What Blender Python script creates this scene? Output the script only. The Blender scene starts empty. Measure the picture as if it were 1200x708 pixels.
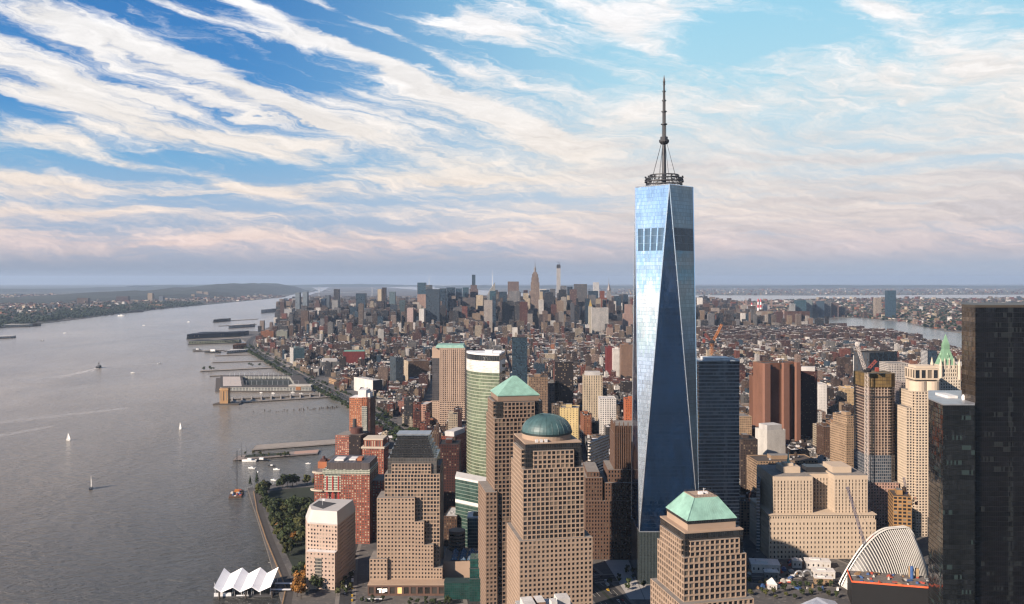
import bpy, math, random
import numpy as np
from mathutils import Vector, Matrix
random.seed(7); RNG = np.random.default_rng(11)
scene = bpy.context.scene
COL = scene.collection
rad = math.radians

# ---------------------------------------------------------------- camera
F, HC, Y0 = 1030.0, 318.0, 328.0            # focal length (photo pixels), camera height (m), horizon row
cam_d = bpy.data.cameras.new('camera'); cam = bpy.data.objects.new('camera', cam_d); COL.objects.link(cam)
cam.location = (0, 0, HC); cam.rotation_euler = (rad(90), 0, 0)
cam_d.sensor_width = 36; cam_d.lens = 36*F/1200; cam_d.shift_y = -(354-Y0)/1200
cam_d.clip_start = 1; cam_d.clip_end = 200000
scene.camera = cam
scene.view_settings.view_transform = 'Standard'; scene.view_settings.look = 'None'
EXPO = 1.1
scene.view_settings.exposure = EXPO; scene.view_settings.gamma = 1
scene.render.engine = 'CYCLES'
cy = scene.cycles
cy.use_denoising = True
try: cy.denoiser = 'OPENIMAGEDENOISE'; cy.denoising_input_passes = 'RGB_ALBEDO_NORMAL'
except Exception: pass
cy.max_bounces = 6; cy.diffuse_bounces = 2; cy.glossy_bounces = 3; cy.volume_bounces = 1
cy.transparent_max_bounces = 8; cy.caustics_reflective = False; cy.caustics_refractive = False
cy.filter_width = 1.3

def PX(px, Y): return (px-600)*Y/F
def PZ(py, Y): return HC-(py-Y0)*Y/F
def GY(py, z=0): return F*(HC-z)/(py-Y0)

# ---------------------------------------------------------------- node helper
class NT:
    def __init__(s, tree): s.t = tree; s.N = tree.nodes; s.L = tree.links
    def n(s, typ, **kw):
        o = s.N.new(typ)
        for k, v in kw.items(): setattr(o, k, v)
        return o
    def put(s, sock, v):
        if isinstance(v, bpy.types.NodeSocket): s.L.new(v, sock)
        elif isinstance(v, (tuple, list)) and sock.type == 'RGBA' and len(v) == 3: sock.default_value = (*v, 1)
        else: sock.default_value = v
    def m(s, op, a, b=None, c=None, clamp=False):
        o = s.n('ShaderNodeMath', operation=op, use_clamp=clamp)
        s.put(o.inputs[0], a)
        if b is not None: s.put(o.inputs[1], b)
        if c is not None: s.put(o.inputs[2], c)
        return o.outputs[0]
    def vm(s, op, a, b=None):
        o = s.n('ShaderNodeVectorMath', operation=op); s.put(o.inputs[0], a)
        if b is not None: s.put(o.inputs[3 if op == 'SCALE' else 1], b)
        return o.outputs[0]
    def xyz(s, x, y, z=0.0):
        o = s.n('ShaderNodeCombineXYZ')
        for i, v in enumerate((x, y, z)): s.put(o.inputs[i], v)
        return o.outputs[0]
    def sep(s, v):
        o = s.n('ShaderNodeSeparateXYZ'); s.put(o.inputs[0], v); return o.outputs
    def mix(s, f, a, b, mode='MIX', clampf=True):
        o = s.n('ShaderNodeMix', data_type='RGBA', blend_type=mode, clamp_factor=clampf)
        s.put(o.inputs[0], f); s.put(o.inputs[6], a); s.put(o.inputs[7], b); return o.outputs[2]
    def mixf(s, f, a, b):
        o = s.n('ShaderNodeMix', data_type='FLOAT'); s.put(o.inputs[0], f); s.put(o.inputs[2], a); s.put(o.inputs[3], b); return o.outputs[0]
    def noise(s, vec, scale, detail=4, rough=.55, dist=0.0, dims='3D'):
        o = s.n('ShaderNodeTexNoise', noise_dimensions=dims)
        if vec is not None: s.L.new(vec, o.inputs['Vector'])
        o.inputs['Scale'].default_value = scale; o.inputs['Detail'].default_value = detail
        o.inputs['Roughness'].default_value = rough; o.inputs['Distortion'].default_value = dist
        return o.outputs['Fac']
    def white(s, vec):
        o = s.n('ShaderNodeTexWhiteNoise', noise_dimensions='3D'); s.L.new(vec, o.inputs['Vector']); return o.outputs['Value'], o.outputs['Color']
    def mr(s, v, a, b, c=0.0, d=1.0, smooth=False):
        o = s.n('ShaderNodeMapRange', interpolation_type='SMOOTHSTEP' if smooth else 'LINEAR', clamp=True)
        s.put(o.inputs[0], v)
        for i, x in enumerate((a, b, c, d)): s.put(o.inputs[i+1], x)
        return o.outputs[0]
    def gauss(s, v, sig):      # exp(-(v/sig)^2)
        q = s.m('DIVIDE', v, sig); return s.m('EXPONENT', s.m('MULTIPLY', s.m('MULTIPLY', q, q), -1.0))

# ---------------------------------------------------------------- sun and sky
SUN_EL, SUN_AZ = 27.0, 231.0               # azimuth clockwise from the view direction (+Y)
sd = Vector((math.sin(rad(SUN_AZ))*math.cos(rad(SUN_EL)), math.cos(rad(SUN_AZ))*math.cos(rad(SUN_EL)), math.sin(rad(SUN_EL))))
sl = bpy.data.lights.new('sun', 'SUN'); sl.energy = 5.0; sl.angle = rad(0.6); sl.color = (1, .83, .68)
so = bpy.data.objects.new('sun', sl); COL.objects.link(so); so.rotation_euler = sd.to_track_quat('Z', 'Y').to_euler()

w = bpy.data.worlds.new('World'); scene.world = w; w.use_nodes = True
g = NT(w.node_tree); g.N.clear()
SKY_STRENGTH = 0.05; CL = 2**-EXPO          # clouds keep their brightness under the exposure
sky = g.n('ShaderNodeTexSky', sky_type='NISHITA', sun_disc=False, sun_elevation=rad(SUN_EL), sun_rotation=rad(SUN_AZ), altitude=300, air_density=1.0, dust_density=.8, ozone_density=1.6)
D = g.n('ShaderNodeTexCoord').outputs['Generated']
dx, dy, dz = g.sep(D)
az = g.m('ARCTAN2', dx, dy)
hor = g.m('SQRT', g.m('ADD', g.m('MULTIPLY', dx, dx), g.m('MULTIPLY', dy, dy)))
te = g.m('DIVIDE', dz, g.m('MAXIMUM', hor, .05))
te = g.m('MAXIMUM', te, 0.0)
# warped coordinates
wn = g.n('ShaderNodeTexNoise'); g.L.new(g.xyz(g.m('MULTIPLY', az, 3.0), g.m('MULTIPLY', te, 9.0), 4.2), wn.inputs['Vector'])
wn.inputs['Scale'].default_value = 2.2; wn.inputs['Detail'].default_value = 5; wn.inputs['Roughness'].default_value = .6
wr, wg_, wb = g.sep(wn.outputs['Color'])
waz = g.m('ADD', az, g.m('MULTIPLY', g.m('SUBTRACT', wr, .5), .16))
wte = g.m('ADD', te, g.m('MULTIPLY', g.m('SUBTRACT', wg_, .5), .05))
def rotd(slope):          # along / across a streak of given image slope (down to the right positive)
    ph = math.atan(slope); c, s_ = math.cos(ph), math.sin(ph)
    al = g.m('SUBTRACT', g.m('MULTIPLY', waz, c), g.m('MULTIPLY', wte, s_))
    ac = g.m('ADD', g.m('MULTIPLY', waz, s_), g.m('MULTIPLY', wte, c))
    return al, ac
al, ac = rotd(.22)
n_str = g.noise(g.xyz(g.m('MULTIPLY', al, 2.6), g.m('MULTIPLY', ac, 17.0), 1.3), 1.6, 9, .62)
n_band = g.noise(g.xyz(g.m('MULTIPLY', waz, 2.0), g.m('MULTIPLY', wte, 36.0), 7.7), 1.3, 8, .58)
n_veil = g.noise(g.xyz(g.m('MULTIPLY', waz, 4.0), g.m('MULTIPLY', wte, 9.0), 2.1), 1.5, 8, .62)
n_fine = g.noise(g.xyz(g.m('MULTIPLY', al, 14.0), g.m('MULTIPLY', ac, 75.0), 5.0), 1.5, 7, .7)
f_band = g.mr(te, .10, .19, 1, 0, True)
f_right = g.mr(az, .0, .16, 0, 1, True)
f_up = g.mr(te, .10, .2, 0, 1, True)
cover = g.mixf(f_band, g.mixf(f_right, n_str, n_veil), n_band)
cover = g.m('ADD', cover, g.m('MULTIPLY', g.m('SUBTRACT', n_fine, .5), .24))
al2, ac2 = rotd(.30)
n_thin = g.noise(g.xyz(g.m('MULTIPLY', al2, 5.0), g.m('MULTIPLY', ac2, 62.0), 12.0), 1.2, 8, .66, .3)
def blob(a0, t0, sa, st, amp):
    e = g.m('MULTIPLY', g.gauss(g.m('SUBTRACT', waz, a0), sa), g.gauss(g.m('SUBTRACT', wte, t0), st))
    return g.m('MULTIPLY', e, amp)
def A(px): return math.atan((px-600)/F)
def T(px, py): return (Y0-py)/F*math.cos(A(px))
bias = g.m('ADD', g.mr(te, .02, .30, .10, -.035), g.m('MULTIPLY', f_right, .10))
bias = g.m('ADD', bias, g.m('MULTIPLY', g.gauss(g.m('SUBTRACT', te, .085), .045), .07))
for px, py, sx, sy, amp in [(60,60,190,38,.27),(190,112,130,22,.2),(480,125,110,38,.2),(420,30,60,20,.16),(640,130,150,60,.14),(560,15,110,30,.2),(760,20,120,30,.16),
        (1120,70,110,60,.20),(1000,40,80,40,-.02),(70,165,60,16,.2),(420,20,60,26,-.16),(300,75,90,22,-.10),(430,66,70,22,-.14),(250,185,120,14,-.12),(190,230,160,12,-.1),(40,215,80,12,.12),(330,165,80,10,.2),(600,200,300,34,.1),(940,250,240,40,.06),(850,50,80,60,-.10),(930,130,150,30,-.10),(300,275,330,14,.14),(0,120,40,14,-.1),(150,205,140,10,-.08)]:
    bias = g.m('ADD', bias, blob(A(px), T(px,py), sx/F, sy/F, amp))
# old contrails drawn out into fuzzy ropes
def trail(p, q, w0, w1, amp):
    a0, t0, a1, t1 = A(p[0]), T(*p), A(q[0]), T(*q)
    L = math.hypot(a1-a0, t1-t0); ux, uy = (a1-a0)/L, (t1-t0)/L
    rx = g.m('SUBTRACT', g.m('ADD', az, g.m('MULTIPLY', g.m('SUBTRACT', wr, .5), .035)), a0); ry = g.m('SUBTRACT', g.m('ADD', te, g.m('MULTIPLY', g.m('SUBTRACT', wb, .5), .035)), t0)
    s_ = g.m('ADD', g.m('MULTIPLY', rx, ux), g.m('MULTIPLY', ry, uy))
    d_ = g.m('SUBTRACT', g.m('MULTIPLY', rx, -uy), g.m('MULTIPLY', ry, -ux))
    wd = g.mr(s_, 0, L, w0, w1)
    e = g.gauss(g.m('DIVIDE', d_, wd), 1.0)
    ends = g.m('MULTIPLY', g.mr(s_, -.03, .02, 0, 1, True), g.mr(s_, L*.72, L, 1, 0, True))
    return g.m('MULTIPLY', g.m('MULTIPLY', e, ends), amp)
for tr in [((235,-20),(740,200),.007,.013,.42),((20,5),(300,92),.012,.010,.3),((225,80),(460,168),.004,.010,.40),((60,112),(420,205),.006,.009,.22),((640,-10),(830,80),.012,.02,.2),((360,28),(520,110),.003,.006,.14),((0,110),(330,205),.010,.012,.2),((520,0),(640,62),.008,.006,.2),((330,-20),(610,112),.004,.007,.22),((150,-10),(400,62),.005,.008,.26),((120,190),(420,248),.005,.007,.2),((1010,0),(1200,95),.012,.02,.14)]:
    bias = g.m('ADD', bias, trail(*tr))
cov = g.m('ADD', g.m('ADD', g.m('MULTIPLY_ADD', cover, 1.25, -.135), g.m('MULTIPLY', g.m('SUBTRACT', n_thin, .5), g.mixf(f_band, g.mixf(f_right, .85, .4), .4))), bias)
mask = g.mr(cov, .485, .86, 0, 1, True)
# clear, bluer air to the south behind the camera
mask = g.m('MULTIPLY', mask, g.mr(g.m('ABSOLUTE', g.m('SUBTRACT', g.m('ABSOLUTE', az), math.pi)), .35, 1.1, .30, 1, True))
mask = g.m('MULTIPLY', mask, g.mr(te, .45, .9, 1, .12, True))
ccol = g.n('ShaderNodeValToRGB'); g.L.new(te, ccol.inputs[0])
els = ccol.color_ramp.elements
els[0].position = 0.0; els[0].color = (.42,.44,.52,1)
els[1].position = .038; els[1].color = (.88,.70,.65,1)
for p, c in [(.07,(.98,.83,.74)),(.12,(.96,.87,.79)),(.19,(.95,.91,.88)),(.30,(1.0,.99,1.0)),(.7,(.9,.92,.97))]:
    e = els.new(p); e.color = (*c, 1)
sdot = g.vm('DOT_PRODUCT', D, tuple(sd)); sdot = sdot.node.outputs['Value']
glow = g.m('ADD', 1.0, g.m('MULTIPLY', g.mr(sdot, .25, .98, 0, 1), 1.1))      # clouds brighten toward the sun
cc2 = g.mix(g.m('MULTIPLY', g.m('MULTIPLY', f_band, f_right), g.mr(n_band, .42, .60, 0, .55)), ccol.outputs[0], (.50,.53,.62))
cloudc = g.vm('SCALE', cc2, g.m('MULTIPLY', g.m('MULTIPLY', g.m('MULTIPLY', g.mixf(g.mr(n_fine, .3, .7), .86, 1.06), g.mr(n_thin, .3, .62, .88, 1.04)), CL/SKY_STRENGTH), glow))
# blue of the gaps: the sky model, deepened to the upper west and paler to the east
def ramp(stops):
    r_ = g.n('ShaderNodeValToRGB'); g.L.new(te, r_.inputs[0]); e_ = r_.color_ramp.elements
    e_[0].position, e_[0].color = stops[0][0], (*stops[0][1],1); e_[1].position, e_[1].color = stops[1][0], (*stops[1][1],1)
    for p, c in stops[2:]: q = e_.new(p); q.color = (*c,1)
    return r_.outputs[0]
west = ramp([(.03,(.40,.45,.56)),(.08,(.36,.50,.68)),(.13,(.20,.44,.70)),(.19,(.07,.28,.62)),(.32,(.045,.20,.52))])
east = ramp([(.03,(.46,.50,.60)),(.08,(.56,.64,.74)),(.15,(.56,.72,.82)),(.22,(.44,.72,.86)),(.32,(.33,.66,.86))])
gap = g.vm('SCALE', g.mix(g.mr(az, -.36, .20, 0, 1, True), west, east), CL/SKY_STRENGTH)
tint = g.mix(1.0, sky.outputs[0], (.6,.9,1.2), 'MULTIPLY')
base = g.mix(g.m('MAXIMUM', g.mr(te, .36, .8, 0, 1, True), g.mr(g.m('ABSOLUTE', az), .8, 1.6, 0, 1, True)), gap, tint)
col = g.mix(mask, base, cloudc)
# settled haze above the horizon
hz = g.vm('SCALE', g.mix(g.mr(az, -.55, .45, 0, 1), (.27,.31,.40), (.41,.47,.58)), CL/SKY_STRENGTH)
hz = g.vm('SCALE', hz, glow)
col = g.mix(g.mr(te, .006, .036, .92, 0, True), col, hz)
bg = g.n('ShaderNodeBackground'); g.L.new(col, bg.inputs[0]); bg.inputs[1].default_value = SKY_STRENGTH
g.L.new(bg.outputs[0], g.n('ShaderNodeOutputWorld').inputs[0])

# ---------------------------------------------------------------- materials
def new_mat(name):
    m = bpy.data.materials.new(name); m.use_nodes = True
    t = NT(m.node_tree); bs = t.N['Principled BSDF']
    return m, t, bs
_mats = {}
def tone(c): k = .9*max(c)**.3; return tuple(x*k for x in c)
def plain(name, color, rough=.7, metal=0.0, amt=.25, scale=.15, spec=.5):
    if name in _mats: return _mats[name]
    if metal < .3: color = tone(color)
    m, t, b = new_mat(name)
    oc = t.n('ShaderNodeTexCoord').outputs['Object']
    n1 = t.noise(oc, scale, 6, .65)
    k = t.mr(n1, .25, .75, 1-amt, 1+amt)
    rnd = t.n('ShaderNodeObjectInfo').outputs['Random']
    k = t.m('MULTIPLY', k, t.mr(rnd, 0, 1, .94, 1.06))
    t.put(b.inputs['Base Color'], t.mix(1.0, (*color,), t.xyz(k, k, k), 'MULTIPLY'))
    b.inputs['Roughness'].default_value = rough; b.inputs['Metallic'].default_value = metal
    b.inputs['Specular IOR Level'].default_value = spec
    _mats[name] = m; return m

def city_mat():
    """walls with windows counted in UV cells; Col = wall or roof colour, Par = window width, height, glassiness (0 width = no windows)"""
    m, t, b = new_mat('city_facade')
    uv = t.n('ShaderNodeUVMap', uv_map='UVMap').outputs[0]
    u, v, _ = t.sep(uv)
    col = t.n('ShaderNodeAttribute', attribute_name='Col').outputs['Color']
    cs = t.sep(col); km = t.m('MULTIPLY', t.m('POWER', t.m('MAXIMUM', cs[0], t.m('MAXIMUM', cs[1], cs[2])), .35), .84); col = t.vm('SCALE', col, km)
    par = t.n('ShaderNodeAttribute', attribute_name='Par').outputs['Vector']
    wu, wv, gl = t.sep(par)
    fu, fv = t.m('FRACT', u), t.m('FRACT', v)
    mu = t.m('LESS_THAN', t.m('ABSOLUTE', t.m('SUBTRACT', fu, .5)), t.m('MULTIPLY', wu, .5))
    mv = t.m('LESS_THAN', t.m('ABSOLUTE', t.m('SUBTRACT', fv, .5)), t.m('MULTIPLY', wv, .5))
    mask = t.m('MULTIPLY', mu, mv)
    cell = t.xyz(t.m('FLOOR', u), t.m('FLOOR', v), t.m('MULTIPLY', t.sep(col)[0], 97.0))
    rv, rc = t.white(cell)
    pos = t.n('ShaderNodeNewGeometry').outputs['Position']
    px_, py_, pz_ = t.sep(pos)
    dirt = t.noise(t.xyz(px_, py_, t.m('MULTIPLY', pz_, .35)), .06, 7, .7)
    wall = t.mix(1.0, col, t.vm('SCALE', (1,1,1), t.mr(dirt, .25, .75, .68, 1.22)), 'MULTIPLY')
    grain = t.noise(pos, .9, 3, .6)
    wall = t.mix(1.0, wall, t.vm('SCALE', (1,1,1), t.mr(grain, .3, .7, .85, 1.13)), 'MULTIPLY')
    gcol = t.mix(t.mr(rv, .80, .90), (.014,.016,.02), (.16,.13,.10))
    gcol = t.mix(gl, gcol, t.mix(rv, (.012,.022,.035), (.03,.055,.08)))
    t.put(b.inputs['Base Color'], t.mix(mask, wall, gcol))
    t.put(b.inputs['Roughness'], t.mixf(mask, .88, t.mr(rv, 0, 1, .06, .25)))
    t.put(b.inputs['Specular IOR Level'], t.mixf(mask, .25, t.mixf(gl, .5, .9)))
    return m
CITY = city_mat()

def curtain(name, glass, line, wu=.92, wv=.86, rough=.06, metal=0.0, ior=1.9, tilt=.012, linerough=.4, lit=None, var=.5, lm=0.0, big=0.0):
    """glazed curtain wall: panels counted in UV cells, every pane leaning a hair differently"""
    m, t, b = new_mat(name)
    uv = t.n('ShaderNodeUVMap', uv_map='UVMap').outputs[0]
    u, v, _ = t.sep(uv)
    fu, fv = t.m('FRACT', u), t.m('FRACT', v)
    mask = t.m('MULTIPLY', t.m('LESS_THAN', t.m('ABSOLUTE', t.m('SUBTRACT', fu, .5)), wu/2), t.m('LESS_THAN', t.m('ABSOLUTE', t.m('SUBTRACT', fv, .5)), wv/2))
    cell = t.xyz(t.m('FLOOR', u), t.m('FLOOR', v), 3.0)
    rv, rc = t.white(cell)
    rv2, _ = t.white(t.xyz(2.0, t.m('FLOOR', v), 9.0))
    bgn = t.noise(t.xyz(t.m('MULTIPLY', u, .11), t.m('MULTIPLY', v, .07), 1.0), 1.4, 4, .6)
    k = t.m('MULTIPLY', t.mr(rv, 0, 1, 1-var*.5, 1+var*.5), t.m('MULTIPLY', t.mr(rv2, 0, 1, 1-var*.35, 1+var*.35), t.mr(bgn, .3, .7, 1-var*.6, 1+var*.6)))
    gc = t.mix(1.0, glass, t.xyz(k, k, k), 'MULTIPLY')
    if lit:      # columns and runs of paler panels that paint patterned reflections into the colour
        rcol, _ = t.white(t.xyz(t.m('FLOOR', t.m('MULTIPLY', u, .34)), 4.0, 1.0)); rrun, _ = t.white(t.xyz(t.m('FLOOR', t.m('MULTIPLY', u, .2)), t.m('FLOOR', v), 6.0))
        on = t.m('MULTIPLY', t.m('GREATER_THAN', rv, .35), t.m('MAXIMUM', t.m('GREATER_THAN', rcol, .86), t.m('GREATER_THAN', rrun, .9)))
        gc = t.mix(on, gc, lit)
    if metal == 0: line = tone(line)
    t.put(b.inputs['Base Color'], t.mix(mask, line, gc))
    t.put(b.inputs['Roughness'], t.mixf(mask, linerough, rough))
    t.put(b.inputs['Metallic'], t.mixf(mask, lm, metal))
    b.inputs['IOR'].default_value = ior
    nrm = t.n('ShaderNodeNewGeometry').outputs['Normal']
    off = t.vm('SCALE', t.vm('SUBTRACT', rc, (.5,.5,.5)), tilt*2)
    wob = t.n('ShaderNodeTexNoise'); t.L.new(t.xyz(t.m('MULTIPLY', u, .5), t.m('MULTIPLY', v, .35), 0.0), wob.inputs['Vector']); wob.inputs['Scale'].default_value = 1.1
    off = t.vm('ADD', off, t.vm('SCALE', t.vm('SUBTRACT', wob.outputs['Color'], (.5,.5,.5)), tilt*2.2))
    if big:      # slow buckling of the glass that bends the reflections
        bw = t.n('ShaderNodeTexNoise'); t.L.new(t.xyz(t.m('MULTIPLY', u, .055), t.m('MULTIPLY', v, .045), 5.0), bw.inputs['Vector']); bw.inputs['Scale'].default_value = 1.6; bw.inputs['Detail'].default_value = 4
        off = t.vm('ADD', off, t.vm('SCALE', t.vm('SUBTRACT', bw.outputs['Color'], (.5,.5,.5)), big))
    nn = t.vm('NORMALIZE', t.vm('ADD', nrm, off))
    t.L.new(nn, b.inputs['Normal'])
    return m

def pane_mat(name, base=(.010,.011,.013), blind=(.13,.105,.08), p=.80, rough=.05, ior=1.75):
    m, t, b = new_mat(name)
    r1 = t.n('ShaderNodeNewGeometry').outputs['Random Per Island']; r2 = t.n('ShaderNodeObjectInfo').outputs['Random']
    r = t.m('FRACT', t.m('ADD', r1, t.m('MULTIPLY', r2, 7.31)))
    t.put(b.inputs['Base Color'], t.mix(t.mr(r, p, p+.02), t.mix(t.mr(r, p*.5, p), base, tuple(x*2.6 for x in base)), blind))
    t.put(b.inputs['Roughness'], t.mr(r, 0, 1, rough, rough+.12)); b.inputs['IOR'].default_value = ior
    return m

# ---------------------------------------------------------------- mesh helper
class MB:
    def __init__(s): s.v = []; s.f = []; s.uv = []; s.mi = []; s.col = []; s.par = []; s.sm = []
    def poly(s, pts, mi=0, uv=None, col=(.3,.3,.3), par=(0,0,0), smooth=False):
        i = len(s.v); s.v.extend(pts); n = len(pts); s.f.append(tuple(range(i, i+n)))
        s.uv.append(uv if uv else [(p[0]*.1, p[1]*.1) for p in pts]); s.mi.append(mi); s.col.append(col); s.par.append(par); s.sm.append(smooth)
    def side(s, a, b, z0, z1, mi=0, col=(.3,.3,.3), par=(0,0,0), bay=3.2, flo=3.5, u0=0.0, z0b=None, z1b=None, smooth=False):
        L = math.hypot(b[0]-a[0], b[1]-a[1]); n = max(1, round(L/bay)); m = max(1, round((z1-z0)/flo))
        z0b = z0 if z0b is None else z0b; z1b = z1 if z1b is None else z1b
        s.poly([(a[0],a[1],z0),(b[0],b[1],z0b),(b[0],b[1],z1b),(a[0],a[1],z1)], mi, [(u0,0),(u0+n,0),(u0+n,m),(u0,m)], col, par, smooth)
        return n
    def prism(s, pts, z0, z1, mi=0, top=None, col=(.3,.3,.3), par=(0,0,0), roof=None, bay=3.2, flo=3.5, bottom=False, smooth=False, parapet=0.0):
        """pts counter-clockwise from above"""
        n = len(pts); u = 0
        for i in range(n):
            k = s.side(pts[i], pts[(i+1) % n], z0, z1, mi, col, par, bay, flo, u, smooth=smooth); u += k if smooth else 0
        tm = mi if top is None else top; rc = roof or col
        if parapet > 0:
            cx = sum(p[0] for p in pts)/n; cy_ = sum(p[1] for p in pts)/n
            ex = max(abs(p[0]-cx) for p in pts); k = max(.5, 1-.5/max(ex, 1))
            q = [(cx+(p[0]-cx)*k, cy_+(p[1]-cy_)*k) for p in pts]
            for i in range(n):
                a, b, c, d = pts[i], pts[(i+1) % n], q[(i+1) % n], q[i]
                s.poly([(*a,z1),(*b,z1),(*c,z1),(*d,z1)], mi, None, col)
                s.poly([(*d,z1),(*c,z1),(*c,z1-parapet),(*d,z1-parapet)], mi, None, col)
            s.poly([(*p,z1-parapet) for p in q], tm, None, rc)
        else:
            s.poly([(*p,z1) for p in pts], tm, None, rc)
        if bottom: s.poly([(*p,z0) for p in reversed(pts)], mi, None, col)
    def box(s, x0, x1, y0, y1, z0, z1, mi=0, top=None, **kw):
        s.prism([(x0,y0),(x1,y0),(x1,y1),(x0,y1)], z0, z1, mi, top, **kw)
    def cyl(s, cx, cy_, r0, r1, z0, z1, n=16, mi=0, cap=True, smooth=True, **kw):
        c0 = [(cx+r0*math.cos(2*math.pi*i/n), cy_+r0*math.sin(2*math.pi*i/n)) for i in range(n)]
        c1 = [(cx+r1*math.cos(2*math.pi*i/n), cy_+r1*math.sin(2*math.pi*i/n)) for i in range(n)]
        for i in range(n):
            j = (i+1) % n
            s.poly([(*c0[i],z0),(*c0[j],z0),(*c1[j],z1),(*c1[i],z1)], mi, [(i,0),(i+1,0),(i+1,1),(i,1)], smooth=smooth, **kw)
        if cap and r1 > .01: s.poly([(*p,z1) for p in c1], mi, None, **kw)
    def tube(s, p, q, r, n=6, mi=0, r1=None, col=(.3,.3,.3), smooth=True):
        p, q = Vector(p), Vector(q); d = (q-p)
        if d.length < 1e-6: return
        r1 = r if r1 is None else r1
        z = d.normalized(); x = z.orthogonal().normalized(); y = z.cross(x)
        A_ = [p+(x*math.cos(2*math.pi*i/n)+y*math.sin(2*math.pi*i/n))*r for i in range(n)]
        B_ = [q+(x*math.cos(2*math.pi*i/n)+y*math.sin(2*math.pi*i/n))*r1 for i in range(n)]
        for i in range(n):
            j = (i+1) % n
            s.poly([tuple(A_[i]),tuple(A_[j]),tuple(B_[j]),tuple(B_[i])], mi, None, col, smooth=smooth)
        s.poly([tuple(a) for a in reversed(A_)], mi, None, col); s.poly([tuple(b) for b in B_], mi, None, col)
    def lathe(s, prof, cx=0, cy_=0, n=32, mi=0, smooth=True, col=(.3,.3,.3)):
        for (r0,z0),(r1,z1) in zip(prof, prof[1:]):
            s.cyl(cx, cy_, r0, r1, z0, z1, n, mi, cap=False, smooth=smooth, col=col)
    def truss(s, p, q, w, seg, r=.25, mi=0):
        """square lattice boom from p to q"""
        p, q = Vector(p), Vector(q); z = (q-p).normalized(); x = z.orthogonal().normalized() if abs(z.z) > .95 else z.cross(Vector((0,0,1))).normalized(); y = z.cross(x)
        n = max(2, round((q-p).length/seg)); cs = [(x+y)*w/2, (x-y)*w/2, (-x-y)*w/2, (-x+y)*w/2]
        for c in cs: s.tube(p+c, q+c, r, 4, mi)
        for k in range(n):
            a, b = p+(q-p)*(k/n), p+(q-p)*((k+1)/n)
            for i in range(4): s.tube(a+cs[i], b+cs[(i+1) % 4], r*.6, 3, mi)
    def build(s, name, mats, parent=None, loc=None, rot=0.0):
        me = bpy.data.meshes.new(name); me.from_pydata(s.v, [], s.f)
        if not isinstance(mats, (list, tuple)): mats = [mats]
        for m in mats: me.materials.append(m)
        nf = len(s.f)
        if nf:
            me.polygons.foreach_set('material_index', s.mi); me.polygons.foreach_set('use_smooth', s.sm)
            ul = me.uv_layers.new(name='UVMap'); ul.data.foreach_set('uv', np.array([c for f in s.uv for c in f], 'f').ravel())
            if CITY in mats:
                a = me.attributes.new('Col', 'FLOAT_COLOR', 'FACE'); a.data.foreach_set('color', np.array([(c[0],c[1],c[2],1) for c in s.col], 'f').ravel())
                a = me.attributes.new('Par', 'FLOAT_VECTOR', 'FACE'); a.data.foreach_set('vector', np.array(s.par, 'f').ravel())
        me.update()
        o = bpy.data.objects.new(name, me); COL.objects.link(o)
        if parent: o.parent = parent
        if loc: o.location = loc
        if rot: o.rotation_euler.z = rot
        return o

def tag(o, label, cat, group=None):
    o['label'] = label; o['category'] = cat
    if group: o['group'] = group
    return o
def thing(name, label, cat, loc=(0,0,0), rot=0.0, group=None):
    o = bpy.data.objects.new(name, None); COL.objects.link(o); o.location = loc; o.rotation_euler.z = rot
    o.empty_display_size = 5
    return tag(o, label, cat, group)
def kind(o, k): o['kind'] = k; return o
def dup(root, loc, rot, label=None, group=None, scale=None):
    r = root.copy(); COL.objects.link(r); r.location = loc; r.rotation_euler = (0,0,rot)
    if scale: r.scale = scale
    if label: r['label'] = label
    if group: r['group'] = group
    for ch in list(root.children):
        c = ch.copy(); COL.objects.link(c); c.parent = r
        for gch in ch.children:
            d = gch.copy(); COL.objects.link(d); d.parent = c
    return r

# registers: landmark name -> photo position (for labels), footprints (kept clear of the city fill), screen occluders
LAND = []; FOOT = []; OCC = []
def reg(name, px, py): LAND.append((name, px, py))
def foot(x0, x1, y0, y1): FOOT.append((x0, x1, y0, y1))
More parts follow.
